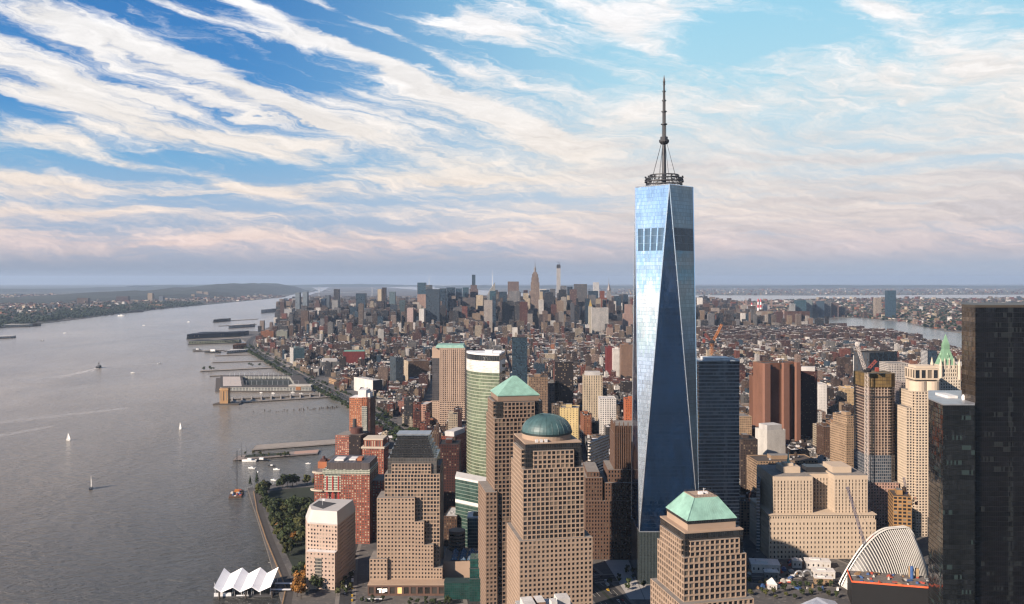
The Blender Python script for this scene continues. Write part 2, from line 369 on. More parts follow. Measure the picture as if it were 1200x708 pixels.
# ================================================================ THE SETTING: water, land, roads
def gp(px, py, z=0.0): Y = GY(py, z); return (PX(px, Y), Y)
def water_mat():
    m, t, b = new_mat('river_water')
    pos = t.n('ShaderNodeNewGeometry').outputs['Position']
    x, y, z = t.sep(pos)
    big = t.noise(t.xyz(t.m('MULTIPLY', x, .0016), t.m('MULTIPLY', y, .0007), 0.0), 1.0, 5, .6, .6)
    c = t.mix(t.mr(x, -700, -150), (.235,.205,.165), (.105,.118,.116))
    c = t.mix(t.mr(y, 3000, 9000), t.mix(t.mr(y, 900, 2400), t.vm('SCALE', c, .38), c), (.20,.185,.165))  # darker nearby, paler far off: sky reflection put into the water colour
    k = t.mr(big, .3, .7, .72, 1.28)
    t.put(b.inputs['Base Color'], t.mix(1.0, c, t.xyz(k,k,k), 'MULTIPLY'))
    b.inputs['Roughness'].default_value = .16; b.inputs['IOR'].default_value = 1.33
    w1 = t.noise(t.xyz(t.m('MULTIPLY', x, .045), t.m('MULTIPLY', y, .10), 0.0), 1.0, 5, .62, .4)
    w2 = t.noise(t.xyz(t.m('MULTIPLY', x, .16), t.m('MULTIPLY', y, .30), 3.0), 1.0, 4, .6)
    w3 = t.noise(t.xyz(t.m('MULTIPLY', x, .006), t.m('MULTIPLY', y, .004), 8.0), 1.0, 4, .6, 1.0)
    h = t.m('ADD', t.m('MULTIPLY', w1, 5.6), t.m('MULTIPLY', w2, 1.9))
    h = t.m('MULTIPLY', h, t.mr(w3, .3, .7, .7, 1.6))
    h = t.m('MULTIPLY', h, t.m('DIVIDE', 2000.0, t.m('ADD', t.m('MAXIMUM', y, 0.0), 1000.0)))      # the swell dies down up the river
    bm = t.n('ShaderNodeBump'); bm.inputs['Strength'].default_value = 1.0; bm.inputs['Distance'].default_value = 1.0
    t.L.new(h, bm.inputs['Height']); t.L.new(bm.outputs[0], b.inputs['Normal'])
    return m
WATER = water_mat()
mb = MB(); S = 60000
mb.poly([(-S,-S,0),(S,-S,0),(S,S,0),(-S,S,0)])
kind(mb.build('water', WATER), 'structure')

def ground_mat():
    m, t, b = new_mat('city_ground')
    pos = t.n('ShaderNodeNewGeometry').outputs['Position']
    n1 = t.noise(pos, .02, 6, .7); n2 = t.noise(pos, .25, 4, .6)
    c = t.mix(t.mr(n1, .35, .65), (.035,.035,.038), (.085,.078,.07))
    c = t.mix(t.mr(n2, .55, .7), c, (.12,.11,.10))
    t.put(b.inputs['Base Color'], c); b.inputs['Roughness'].default_value = .9
    return m
def far_mat(name, dark, pale):
    m, t, b = new_mat(name)
    pos = t.n('ShaderNodeNewGeometry').outputs['Position']
    n1 = t.noise(pos, .0012, 8, .7); n2 = t.noise(pos, .012, 5, .7)
    c = t.mix(t.mr(n1, .42, .6), dark, pale)
    c = t.mix(t.mr(n2, .58, .72), c, tuple(x*2.2 for x in pale))
    t.put(b.inputs['Base Color'], c); b.inputs['Roughness'].default_value = .95
    return m
GROUND = ground_mat()
SEAWALL = plain('seawall_stone', (.16,.14,.12), .9)
WEST = [(-205,600)] + [gp(*p) for p in [(330,708),(314,650),(300,605),(290,574)]]
WEST += [gp(345,566),gp(366,560),gp(368,548),gp(390,535),gp(410,510),gp(411,482),gp(397,468),gp(345,432),gp(325,420),gp(300,408),gp(283,398),gp(280,388)]
WEST += [(-1560,5400),(-1690,6400),(-2050,7600),(-2400,9000),(-3000,12000),(-4000,17000),(-5200,24000),(-7500,36000),(-10000,50000)]
EAST = [(1500,600),(1700,2600),(1950,3700),(2210,4520),(2140,4880),(1960,5500),(1930,6450),(2060,7800),(2250,9000),(2500,10600),(2200,12500),(500,15500),(-800,19000),(-2600,26000),(-6000,40000),(-9800,50000)]
MANH = WEST + EAST[::-1]
mb = MB(); mb.prism(MANH[::-1], -3, 2.4, 1, 0)
kind(mb.build('ground', [GROUND, SEAWALL]), 'structure')
# New Jersey side
NJ = [(-60000,3500),(-5200,4600),(-4100,5000),gp(0,384),gp(70,377),(-3520,7250),gp(150,366),gp(250,356.5),gp(332,348.5),(-4650,18500),(-5500,25000),(-8200,36000),(-11000,58000),(-60000,58000)]
mb = MB(); mb.prism(NJ, -3, 3, 0, 0)
kind(mb.build('land', far_mat('far_shore_land', (.012,.02,.014), (.05,.044,.038))), 'structure')
QU = [(2500,600),(2600,3000),(2700,4400),gp(1106,388),(2780,6000),gp(1062,377.5),gp(1010,373),gp(955,371.5),(2480,8000),gp(880,359.5),(2950,11000),(3100,12500),(5200,14400),(14000,15000),(60000,15500),(60000,600)]
mb = MB(); mb.prism(QU, -3, 3, 0, 0)
kind(mb.build('land', far_mat('borough_land', (.03,.035,.03), (.10,.085,.075))), 'structure')
FARL = [(900,17500),(2800,18200),(6000,17800),(9000,18600),(14000,19200),(60000,20000),(60000,59000),(-2000,59000),(-1500,30000)]
mb = MB(); mb.prism(FARL, -3, 3, 0, 0)
kind(mb.build('land', far_mat('far_borough_land', (.03,.04,.035), (.085,.08,.075))), 'structure')
# an inlet sheet on the borough land, low hills
def ridge(name, pts, hfun, mat, width):
    mb = MB(); n = len(pts); K = 6
    grid = []
    for i, (x, y) in enumerate(pts):
        a = pts[max(i-1,0)]; b = pts[min(i+1,n-1)]; d = Vector((b[0]-a[0], b[1]-a[1])).normalized(); nr = (-d.y, d.x)
        row = []
        for k in range(K+1):
            s = k/K; hh = hfun(i/(n-1))*math.sin(math.pi*min(1, s*1.02)) ** .55 if 0 < s < 1 else 0
            hh *= .85+.3*random.random()
            row.append((x+nr[0]*width*(s-.0), y+nr[1]*width*(s-.0), 3+hh))
        grid.append(row)
    for i in range(n-1):
        for k in range(K):
            mb.poly([grid[i][k], grid[i+1][k], grid[i+1][k+1], grid[i][k+1]], 0, smooth=True)
    return kind(mb.build(name, mat), 'structure')
HILL = far_mat('wooded_hill', (.006,.012,.009), (.014,.02,.013))
def lin(p, q, n): return [(p[0]+(q[0]-p[0])*i/n, p[1]+(q[1]-p[1])*i/n) for i in range(n+1)]
ridge('hills', lin((-5450,10200),(-4500,15000),14)+lin((-4560,15600),(-5600,24800),22)[1:], lambda s: (60+150*min(1,s*1.7))*(1 if s<.94 else max(.15,(1-s)/.06)), HILL, 2400)
ridge('hills', lin((-14000,20000),(-9000,30000),24), lambda s: 70+25*math.sin(s*9), HILL, 5000)
ridge('hills', lin((-3000,34000),(30000,36000),40), lambda s: 55+25*math.sin(s*14)+14*math.sin(s*41), HILL, 6000)
ridge('hills', lin((-13000,33000),(-3000,42000),24), lambda s: 90+25*math.sin(s*11), HILL, 5000)
ridge('hills', lin((-4200,5300),(-4250,11000),20), lambda s: 22+6*math.sin(s*15), HILL, 500)

# roads: asphalt with kerbed medians and lane lines
ASPH = plain('asphalt', (.05,.05,.052), .85, amt=.35, scale=.05)
PAVE = plain('pavement_concrete', (.22,.20,.18), .9, amt=.25, scale=.1)
PAINT = plain('road_paint', (.7,.68,.6), .6)
GRASS = plain('lawn_grass', (.016,.034,.009), .95, amt=.5, scale=.05)
def off(path, d):
    out = []
    for i, p in enumerate(path):
        a = path[max(i-1,0)]; b = path[min(i+1,len(path)-1)]; t = Vector((b[0]-a[0], b[1]-a[1])).normalized()
        out.append((p[0]+t.y*d, p[1]-t.x*d))
    return out
def strip(mb, path, d0, d1, z, mi=0):
    A_, B_ = off(path, d0), off(path, d1)
    for i in range(len(path)-1):
        mb.poly([(*A_[i],z),(*B_[i],z),(*B_[i+1],z),(*A_[i+1],z)], mi)
def dense(path, step=12):
    out = []
    for p, q in zip(path, path[1:]):
        n = max(1, int(math.hypot(q[0]-p[0], q[1]-p[1])/step))
        out += [(p[0]+(q[0]-p[0])*i/n, p[1]+(q[1]-p[1])*i/n) for i in range(n)]
    return out+[path[-1]]
def smooth_path(path, n=3):
    for _ in range(n):
        path = [path[0]] + [(p[0]*.75+q[0]*.25, p[1]*.75+q[1]*.25) if k == 0 else (p[0]*.25+q[0]*.75, p[1]*.25+q[1]*.75) for p, q in zip(path, path[1:]) for k in (0,1)] + [path[-1]]
    return path
WSTR = smooth_path([(125,700),(100,862),(72,960),(10,1150),(-75,1400),(-170,1650),(-262,1904),(-400,2250),(-500,2460),(-720,2930),(-930,3420),(-1110,3820),(-1290,4300),(-1420,4800),(-1500,5400),(-1620,6300)])
def road(path, half, lanes, med=0.0, z=2.404):
    mb = MB(); strip(mb, path, -half-4, half+4, z, 2); strip(mb, path, -half, half, z+.004, 0)
    for s in (-1, 1):
        for k in range(1, lanes):
            d = s*(med+(half-med)*k/lanes)
            dp = dense(path, 9)
            for i in range(0, len(dp)-1, 2): strip(mb, dp[i:i+2], d-.12, d+.12, z+.008, 1)
    if med: strip(mb, path, -med, med, z+.14, 3)
    return kind(mb.build('road', [ASPH, PAINT, PAVE, GRASS]), 'structure')
road(WSTR, 17, 3, 1.6)
road([(-120,830),(20,905),(95,930),(180,935),(420,900),(700,880)], 9, 2, z=2.42)
road([(455,800),(250,1300),(200,1500),(140,2200)], 7, 2, z=2.43)
road([(-60,1010),(-40,880),(-30,800)], 6, 1, z=2.44)
road([(-160,840),(-185,1000),(-215,1330)], 6, 1, z=2.43)
# riverside walk and park lawn
ESP = [(-212,790),(-232,900),(-300,1070),(-347,1195),(-386,1312)]
mb = MB(); strip(mb, ESP, 0, 9, 2.41); kind(mb.build('path', plain('dark_paving', (.085,.075,.068), .9, amt=.3, scale=.2)), 'structure')
mb = MB(); strip(mb, ESP, -.2, .5, 2.75); A_ = off(ESP, -.2)
for a, b in zip(A_, A_[1:]): mb.poly([(*b,2.0),(*a,2.0),(*a,2.75),(*b,2.75)])
kind(mb.build('kerb', plain('sunlit_kerb_stone', (.36,.22,.11), .8)), 'structure')  # seawall edge; its warm sunlit tone is put into the stone colour
mb = MB(); strip(mb, dense(ESP, 14), 0.6, 1.0, 2.95); 
for p in off(dense(ESP, 7), .8): mb.tube((*p,2.4),(*p,3.4), .09, 4)
dp = off(dense(ESP, 7), .8)
for a, b in zip(dp, dp[1:]): mb.tube((*a,3.4),(*b,3.4), .08, 4); mb.tube((*a,2.9),(*b,2.9), .05, 3)
tag(mb.build('railing', plain('railing_steel', (.3,.2,.1), .5, .4)), 'low metal railing along the riverside walk below the park', 'railing')
mb = MB(); mb.poly([(x,y,2.46) for x,y in [(116,868),(131,868),(131,990),(104,990)]]); mb.poly([(x,y,2.46) for x,y in [(131.5,868),(200,868),(200,910),(131.5,910)]]); kind(mb.build('pavement', plain('plaza_paving', (.40,.38,.36), .85, amt=.12)), 'structure')
LAWN = [(-338,1212),(-300,1200),(-262,1190),(-268,1345),(-325,1335),(-362,1312)]
mb = MB(); mb.poly([(x,y,2.45) for x,y in LAWN]); mb.poly([(x,y,2.45) for x,y in [(-318,1150),(-262,1130),(-222,960),(-205,880),(-226,930),(-284,1070)]])
kind(kind(mb.build('lawn', GRASS), 'structure'), 'structure')
# ================================================================ LANDMARK TOWERS
def rotp(x, y, a): return (x*math.cos(a)-y*math.sin(a), x*math.sin(a)+y*math.cos(a))
PANE = pane_mat('window_glass')
PANE_WARM = pane_mat('window_glass_blinds', (.02,.02,.022), (.34,.28,.22), .68)
class Punched:
    """stone walls with real window openings; the panes sit back in the openings"""
    def __init__(s, depth=.55): s.mb = MB(); s.panes = []; s.d = depth
    def face(s, a, b, z0, z1, bay, flo, fu, fv, mi=0, plain_top=0.0, plain_bot=0.0):
        L = math.hypot(b[0]-a[0], b[1]-a[1]); tx, ty = (b[0]-a[0])/L, (b[1]-a[1])/L; nx, ny = ty, -tx
        if plain_top: s.mb.side(a, b, z1-plain_top, z1, mi); z1 -= plain_top
        if plain_bot: s.mb.side(a, b, z0, z0+plain_bot, mi); z0 += plain_bot
        n = max(1, round(L/bay)); m = max(1, round((z1-z0)/flo)); bw = L/n; fh = (z1-z0)/m
        ww, wh = bw*fu, fh*fv; d = s.d
        P = lambda u, z, k=0.0: (a[0]+tx*u-nx*k, a[1]+ty*u-ny*k, z)
        q = s.mb.poly
        for i in range(n+1):
            u0 = max(0, i*bw-(bw-ww)/2); u1 = min(L, i*bw+(bw-ww)/2)
            q([P(u0,z0),P(u1,z0),P(u1,z1),P(u0,z1)], mi)
            if i < n: q([P(u1,z0),P(u1,z0,d),P(u1,z1,d),P(u1,z1)], mi)
            if i > 0: q([P(u0,z0,d),P(u0,z0),P(u0,z1),P(u0,z1,d)], mi)
        for i in range(n):
            u0, u1 = i*bw+(bw-ww)/2, i*bw+(bw+ww)/2
            for j in range(m+1):
                c0 = max(z0, z0+j*fh-(fh-wh)/2); c1 = min(z1, z0+j*fh+(fh-wh)/2)
                q([P(u0,c0),P(u1,c0),P(u1,c1),P(u0,c1)], mi)
                if j < m:
                    q([P(u0,c1),P(u1,c1),P(u1,c1,d),P(u0,c1,d)], mi)
                    s.panes.append((P((u0+u1)/2, c1+wh/2, d-.03), (tx,ty), ww, wh))
                if j > 0: q([P(u0,c0,d),P(u1,c0,d),P(u1,c0),P(u0,c0)], mi)
    def block(s, x0, x1, y0, y1, z0, z1, bay=3.8, flo=3.9, fu=.6, fv=.55, faces='FLR', mi=0, top=1, **kw):
        c = [(x0,y0),(x1,y0),(x1,y1),(x0,y1)]
        for i, f in enumerate('FRBL'):
            a, b = c[i], c[(i+1) % 4]
            if f in faces: s.face(a, b, z0, z1, bay, flo, fu, fv, mi, **kw)
            else: s.mb.side(a, b, z0, z1, mi)
        s.mb.poly([(*p, z1) for p in c], top)
    def poly(s, pts, z0, z1, bay, flo, fu, fv, on=None, mi=0, top=1, **kw):
        n = len(pts)
        for i in range(n):
            if on is None or i in on: s.face(pts[i], pts[(i+1) % n], z0, z1, bay, flo, fu, fv, mi, **kw)
            else: s.mb.side(pts[i], pts[(i+1) % n], z0, z1, mi)
        s.mb.poly([(*p, z1) for p in pts], top)
    def finish(s, root, mats, wall='stone_wall', glass=PANE, n_each=100):
        s.mb.build(wall, mats, root)
        M_ = Matrix.LocRotScale(root.location, root.rotation_euler, (1,1,1))
        sc = []
        for k, (p, t, ww, wh) in enumerate(s.panes):
            wp = M_ @ Vector(p); nv = Vector(rotp(t[1], -t[0], root.rotation_euler.z))
            to = Vector((-wp.x, -wp.y))
            vis = nv.dot(to.normalized()); pxx, pyy = 600+F*wp.x/wp.y, Y0+F*(HC-wp.z)/wp.y
            ok = vis > .3 and 0 < pxx < 1200 and pyy < 704
            sc.append((0 if ok else 1, -ww*wh*vis/wp.y**2, k))
        sc.sort(); pick = set(k for _, _, k in sc[:n_each]) if len(s.panes) > n_each else set(range(len(s.panes)))
        cache = {}; rest = MB()
        for k, (p, t, ww, wh) in enumerate(s.panes):
            tl = (random.random()-.5)*.06; tl2 = (random.random()-.5)*.06
            if k in pick:
                key = (round(ww,2), round(wh,2))
                if key not in cache:
                    m0 = MB(); m0.poly([(-ww/2,0,-wh/2),(ww/2,0,-wh/2),(ww/2,0,wh/2),(-ww/2,0,wh/2)])
                    o = m0.build('window', glass, root); cache[key] = o
                else: o = cache[key].copy(); COL.objects.link(o); o.parent = root
                o.location = p; o.rotation_euler = (tl, 0, math.atan2(t[1], t[0])+tl2)
            else:
                dx_, dy_ = t[0]*ww/2, t[1]*ww/2; nx, ny = t[1], -t[0]; e = tl*wh/2; e2 = tl2*ww/2
                rest.poly([(p[0]-dx_+nx*(e+e2),p[1]-dy_+ny*(e+e2),p[2]-wh/2),(p[0]+dx_+nx*(e-e2),p[1]+dy_+ny*(e-e2),p[2]-wh/2),(p[0]+dx_-nx*(e+e2),p[1]+dy_-ny*(e+e2),p[2]+wh/2),(p[0]-dx_-nx*(e-e2),p[1]-dy_-ny*(e-e2),p[2]+wh/2)])
        if rest.f: kind(rest.build('window', glass, root), 'stuff')

GRAN = plain('pink_granite', (.395,.285,.205), .75, amt=.12, scale=.05)
GRAN2 = plain('brown_granite', (.28,.192,.138), .75, amt=.12, scale=.05)
ROOFG = plain('roof_gravel', (.26,.235,.21), .95, amt=.3, scale=.2)
ROOFD = plain('roof_membrane', (.07,.07,.075), .9, amt=.3, scale=.2)
ROOFW = plain('roof_white', (.62,.60,.58), .8, amt=.15, scale=.2)
COPPER = plain('green_copper', (.235,.42,.345), .6, amt=.30, scale=.16)
COPPER_D = plain('dark_teal_copper', (.075,.155,.16), .5, amt=.4, scale=.13)
STEEL = plain('dark_steel', (.035,.035,.038), .45, .3)
WHITEM = plain('white_metal', (.68,.68,.68), .45)
GALV = plain('galvanised_metal', (.35,.36,.37), .4, .6)
CROWN = curtain('dark_crown_glass', (.016,.018,.02), (.06,.05,.045), .88, .8, .1, 0, 1.6, .02)

TH = rad(11)
# ---- domed tower
r = thing('domed_tower', 'pink granite office tower under a round dark teal copper dome', 'skyscraper', (30.2,765.5,2.4), TH); reg('domed tower', 638, 560); foot(-10,72,730,805)
p = Punched()
p.block(-30,33,-29,29,0,98, fu=.58, fv=.58)
p.block(-26.5,26.5,-26.5,26.5,98,157, fu=.76, fv=.72)
for z1 in (172,): 
    p.block(-17.5,17.5,-26.5,-22,157,z1, fu=.72, fv=.7); p.block(-26.5,-22,-17.5,17.5,157,z1, fu=.72, fv=.7); p.block(22,26.5,-17.5,17.5,157,z1, fu=.72, fv=.7)
p.finish(r, [GRAN, ROOFG])
m = MB(); m.box(-24,24,-24,24,150,177.5, bay=1.6, flo=3.9); m.build('glass_crown', [CROWN], r)
m = MB(); m.box(-24.3,24.3,-24.3,24.3,177.5,178.6); m.build('cornice', GRAN, r)
m = MB(); m.cyl(0,0,21.6,21.6,178.6,183,40); m.build('drum', GRAN, r)
m = MB(); m.lathe([(22.3,183),(22.3,184.4),(21.6,184.4)], n=48); m.build('dome_rim', plain('dome_rim', (.02,.05,.05), .5), r)
m = MB(); m.lathe([(21.6*math.cos(a), 184.4+14.5*math.sin(a)) for a in [math.pi/2*i/12 for i in range(12)]]+[(0.01,198.9)], n=48)
dome = m.build('dome', COPPER_D, r)
m = MB()
for k in range(24):
    aa = 2*math.pi*k/24
    pts = [(21.75*math.cos(t)*math.cos(aa), 21.75*math.cos(t)*math.sin(aa), 184.4+14.65*math.sin(t)) for t in [math.pi/2*i/10 for i in range(10)]]
    for a, b in zip(pts, pts[1:]): m.tube(a, b, .14, 3)
m.build('seam', COPPER_D, dome)
for k, (x, y) in enumerate([(-14,-22.5),(-10,-22.6),(-6,-22.8)]):
    m = MB(); m.box(x-1.2,x+1.2,y-.8,y+.8,178.6,181); m.build('air_unit', ROOFW, r)

# ---- pyramid topped tower
r = thing('pyramid_tower', 'pink granite office tower with pale green copper pyramid roof', 'skyscraper', (2.5,862,2.4), TH); reg('green pyramid tower', 606, 520); foot(-35,40,825,900)
p = Punched()
p.block(-33,-22,-27,20,0,115, fu=.6, fv=.55)
p.block(-24.2,24.2,-24.2,24.2,0,184, fu=.76, fv=.70)
p.block(-15,15,-24.2,-20,184,199, fu=.72, fv=.7); p.block(-24.2,-20,-15,15,184,199, fu=.72, fv=.7); p.block(20,24.2,-15,15,184,199, fu=.72, fv=.7)
p.finish(r, [GRAN2, ROOFG])
m = MB(); m.box(-22,22,-22,22,178,199.5, bay=1.6, flo=3.9); m.build('glass_crown', [CROWN], r)
m = MB(); m.box(-20,20,-20,20,199.5,204.5); m.build('attic', GRAN2, r)
m = MB(); q = [(-20.6,-20.6),(20.6,-20.6),(20.6,20.6),(-20.6,20.6)]
m.prism(q, 204.5, 205.3)
for i in range(4):
    a, b = q[i], q[(i+1) % 4]; m.poly([(*a,205.3),(*b,205.3),(b[0]*.09,b[1]*.09,221.5),(a[0]*.09,a[1]*.09,221.5)])
m.poly([(x*.09,y*.09,221.5) for x, y in q])
m.build('pyramid_roof', COPPER, r)

# ---- mastaba roofed tower (nearest)
r = thing('flat_pyramid_tower', 'pink granite office tower with clipped green copper pyramid and flat top', 'skyscraper', (124,578,2.4), rad(13)); reg('clipped green pyramid tower', 824, 640); foot(85,165,545,615)
p = Punched(.7)
p.block(-25,25,-25,25,0,113, bay=3.7, fu=.70, fv=.66)
p.block(-21.5,21.5,-21.5,21.5,113,141, bay=3.6, fu=.78, fv=.73)
p.block(-17,17,-21.5,-18,141,151, bay=3.4, fu=.74, fv=.7); p.block(-21.5,-18,-17,17,141,151, bay=3.4, fu=.74, fv=.7); p.block(18,21.5,-17,17,141,151, bay=3.4, fu=.74, fv=.7)
p.finish(r, [GRAN, ROOFG])
m = MB(); m.box(-20,20,-20,20,137,155.5, bay=1.6, flo=3.9); m.build('glass_crown', [CROWN], r)
m = MB(); m.box(-20.2,20.2,-20.2,20.2,155.5,156.3); m.box(-16.6,16.6,-16.6,16.6,156.3,160.5, bay=2.4); m.build('attic', GRAN, r)
m = MB(); m.box(-16.9,16.9,-16.9,16.9,160.5,162.5, bay=1.2); m.build('louver_band', CROWN, r)
m = MB(); q = [(-17.2,-17.2),(17.2,-17.2),(17.2,17.2),(-17.2,17.2)]; t_ = [(x*.47, y*.47) for x, y in q]
for i in range(4): m.poly([(*q[i],162.5),(*q[(i+1)%4],162.5),(*t_[(i+1)%4],174.6),(*t_[i],174.6)])
hr = m.build('hipped_roof', COPPER, r)
m = MB()
for i in range(4):
    m.tube((*q[i],162.6),(*t_[i],174.7), .25, 4)
    for k in range(1, 18):
        f = k/18; a = Vector((*q[i],162.5)).lerp(Vector((*q[(i+1)%4],162.5)), f); b = Vector((*t_[i],174.6)).lerp(Vector((*t_[(i+1)%4],174.6)), f); m.tube(a, b, .07, 3)
m.build('seam', COPPER, hr)
m = MB(); m.prism(t_, 174.6, 175.0); m.build('roof_deck', GRAN, r)
m = MB()
for i in range(4):
    a, b = Vector((*t_[i],175)), Vector((*t_[(i+1)%4],175)); m.tube(a+Vector((0,0,1)), b+Vector((0,0,1)), .1, 4)
    for k in range(9): c = a.lerp(b, k/8); m.tube(c, c+Vector((0,0,1.0)), .1, 4)
m.build('railing', STEEL, r)
m = MB(); m.box(-2,1,-2,0,175,176.6); m.tube((2.5,1,175),(2.5,1,178.4),.15,5); m.tube((2.5,1,177),(4,1.4,178),.12,4); m.box(3,5,-1,1.6,175,176); m.build('roof_plant', WHITEM, r)

# ---- stepped (ziggurat) tower
r = thing('stepped_tower', 'pink granite office tower stepping up to a dark stepped glass top', 'skyscraper', (PX(482,893),918,2.4), rad(0)); reg('stepped granite tower', 480, 600); foot(-150,-40,885,955)
p = Punched()
yf = -25
p.block(-42,-24,yf-3,yf+24,0,33, fu=.5, fv=.5, bay=3.6)
p.block(-35,3.5,yf,yf+30,0,94, fu=.5, fv=.5, bay=3.5)
p.block(3.5,13,yf,yf+30,0,70, fu=.5, fv=.5, bay=3.2)
p.block(13,22.5,yf,yf+30,0,46.5, fu=.5, fv=.5, bay=3.2)
p.block(22.5,31.5,yf,yf+30,0,23, fu=.5, fv=.5, bay=3.2)
p.block(-28,28.5,yf+6,yf+56,0,117, fu=.73, fv=.68, bay=3.3)
p.block(-21,19.5,yf+6,yf+12,117,127.5, fu=.72, fv=.68, bay=3.3)
p.block(23,28.5,yf+14,yf+48,117,124, fu=.72, fv=.68, bay=3.3)
p.finish(r, [GRAN, ROOFG])
m = MB(); m.box(-25,25,yf+8,yf+54,117,133, bay=1.6, flo=3.9); m.build('glass_crown', [curtain('grey_crown_glass', (.06,.062,.06), (.16,.13,.11), .8, .8, .12, 0, 1.6, .02)], r)
m = MB()
for k in range(5):
    i_ = k*1.6; m.box(-23+i_,22-i_,yf+9+i_*1.1,yf+52-i_*1.1,133+k*4.3-(4 if k else 0),133+(k+1)*4.3, bay=1.6, flo=2.2)
m.build('stepped_glass_roof', [CROWN], r)
m = MB(); m.box(-18,17,yf+22,yf+44,154.5,155.1); m.build('roof_deck', GALV, r)
# podium with lit shopfront and terrace
r = thing('podium', 'long low brown stone podium with roof terrace below the stepped tower', 'podium', (PX(497,880),882,2.4)); foot(-150,-30,870,930)
p = Punched(.5); p.block(-56,56,-4,12,0,10.5, bay=7, flo=9, fu=.7, fv=.62); p.finish(r, [plain('brown_podium_stone', (.16,.085,.06), .7), GRAN], glass=pane_mat('shop_glass', (.02,.018,.016), (.9,.6,.25), .8))
m = MB(); m.box(-56.3,56.3,-4.5,12.3,10.5,11.4); m.build('cornice', GRAN, r)
m = MB()
for a, b, c, d in [(-44.5,-43.3,3,7),(-46.4,-41.6,6.2,7),(-40.6,-39.6,3,7),(-39.4,-37.4,6.2,7),(-39.4,-37.4,4.4,5.2),(-37.6,-36.8,4.4,7),(-42,-41,3,6)]: m.box(a,b,-4.3,-4.02,c,d)
em, t, b_ = new_mat('lit_sign'); b_.inputs['Base Color'].default_value = (.8,.75,.65,1); b_.inputs['Emission Color'].default_value = (1,.9,.75,1); b_.inputs['Emission Strength'].default_value = .9
m.build('lit_letters', em, r)
# green glass garden link and glazed roof
GREENG = curtain('green_glass', (.012,.05,.045), (.03,.05,.045), .9, .85, .1, 0, 1.6)
r = thing('glass_pavilion', 'dark green glass pavilion joining the low brown podium and domed tower', 'pavilion', (PX(541,872),874,2.4)); foot(-70,-30,860,890)
m = MB(); m.box(-17,17,-6,8,0,16, bay=2, flo=2.2); m.build('glass_wall', [GREENG], r)
m = MB(); m.box(-17.3,17.3,-6.3,8.3,16,16.7); m.build('roof', plain('pavilion_roof', (.02,.06,.055), .5), r)
r = thing('glass_atrium', 'stepped dark glass atrium between domed tower and green pyramid tower', 'atrium', (PX(568,862),872,2.4))
for k, (h, y0) in enumerate([(22,-10),(30,-4),(38,2)]):
    m = MB(); m.box(-15,17,y0,y0+6+(12 if k == 2 else 0),0,h, bay=2.4, flo=2.4); m.build('glass_bay', [GREENG], r)
    m = MB(); m.box(-15.2,17.2,y0-.3,y0+.3,h,h+.8); m.build('ridge_beam', plain('atrium_steel', (.10,.12,.12), .4), r)
r = thing('skylight_roof', 'low terrace building roofed with a grid of blue pyramid skylights', 'building', (PX(545,905),932,2.4)); foot(-75,-22,905,965)
m = MB(); m.box(-23,25,-22,24,0,24, bay=4, flo=5, parapet=1.2); m.build('stone_wall', GRAN, r)
SKYL = curtain('skylight_glass', (.05,.10,.16), (.3,.3,.3), .9, .9, .08, 0, 1.7)
for i in range(4):
    for j in range(3):
        cx_, cy_ = -12+i*8.6, -13+j*12.5; m = MB(); q = [(cx_-3.7,cy_-5),(cx_+3.7,cy_-5),(cx_+3.7,cy_+5),(cx_-3.7,cy_+5)]
        for k in range(4): m.poly([(*q[k],24),(*q[(k+1)%4],24),(cx_,cy_,28.2)], 0, [(0,0),(3,0),(1.5,3)])
        m.build('skylight', [SKYL], r)
r = thing('round_corner_block', 'small rounded brown granite block beside the blue skylights', 'building', (PX(505,930),955,2.4))
m = MB(); m.cyl(26,0,9,9,0,44,20); m.build('stone_wall', [GRAN2], r)
m = MB(); 
for k in range(10): m = MB(); m.cyl(26,0,9.05,9.05,3+k*4,5+k*4,20,cap=False); m.build('window_band', CROWN, r)

# ---- the tall glass tower
GL = curtain('tower_glass_bright_reflection', (.84,.87,.89), (.42,.50,.58), .97, .93, .04, .92, 1.9, .005, .15, var=.25, lm=.9, big=.05)  # one tower glass in three tones: each facet's reflection put into its colour
GLD = curtain('tower_glass_dark_reflection', (.005,.019,.052), (.010,.026,.058), .96, .90, .04, .4, 2.0, .008, .2, var=.5, lm=.3, big=.11)
GLE = curtain('tower_glass_east_reflection', (.13,.19,.225), (.10,.14,.16), .96, .88, .05, .5, 1.9, .006, .2, var=.3, lm=.5)
r = thing('glass_skyscraper', 'very tall tapering blue glass skyscraper with chamfered facets and spire', 'skyscraper', (163,942,2.4)); reg('tall glass skyscraper', 780, 420); foot(128,200,905,985)
zb, zt, B_ = 55.0, 414.5, 31.0
bot = [(-B_,-B_),(B_,-B_),(B_,B_),(-B_,B_)]; tp = [(0,-B_),(B_,0),(0,B_),(-B_,0)]
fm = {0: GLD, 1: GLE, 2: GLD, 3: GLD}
for i in range(4):
    a, b, c = bot[i], bot[(i+1) % 4], tp[i]
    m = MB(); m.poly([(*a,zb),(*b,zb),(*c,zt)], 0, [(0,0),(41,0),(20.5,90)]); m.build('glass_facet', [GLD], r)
dn_mat = [GLE, GLD, GLD, GL]      # below tp[i]-tp[i+1] hangs the facet meeting corner i+1
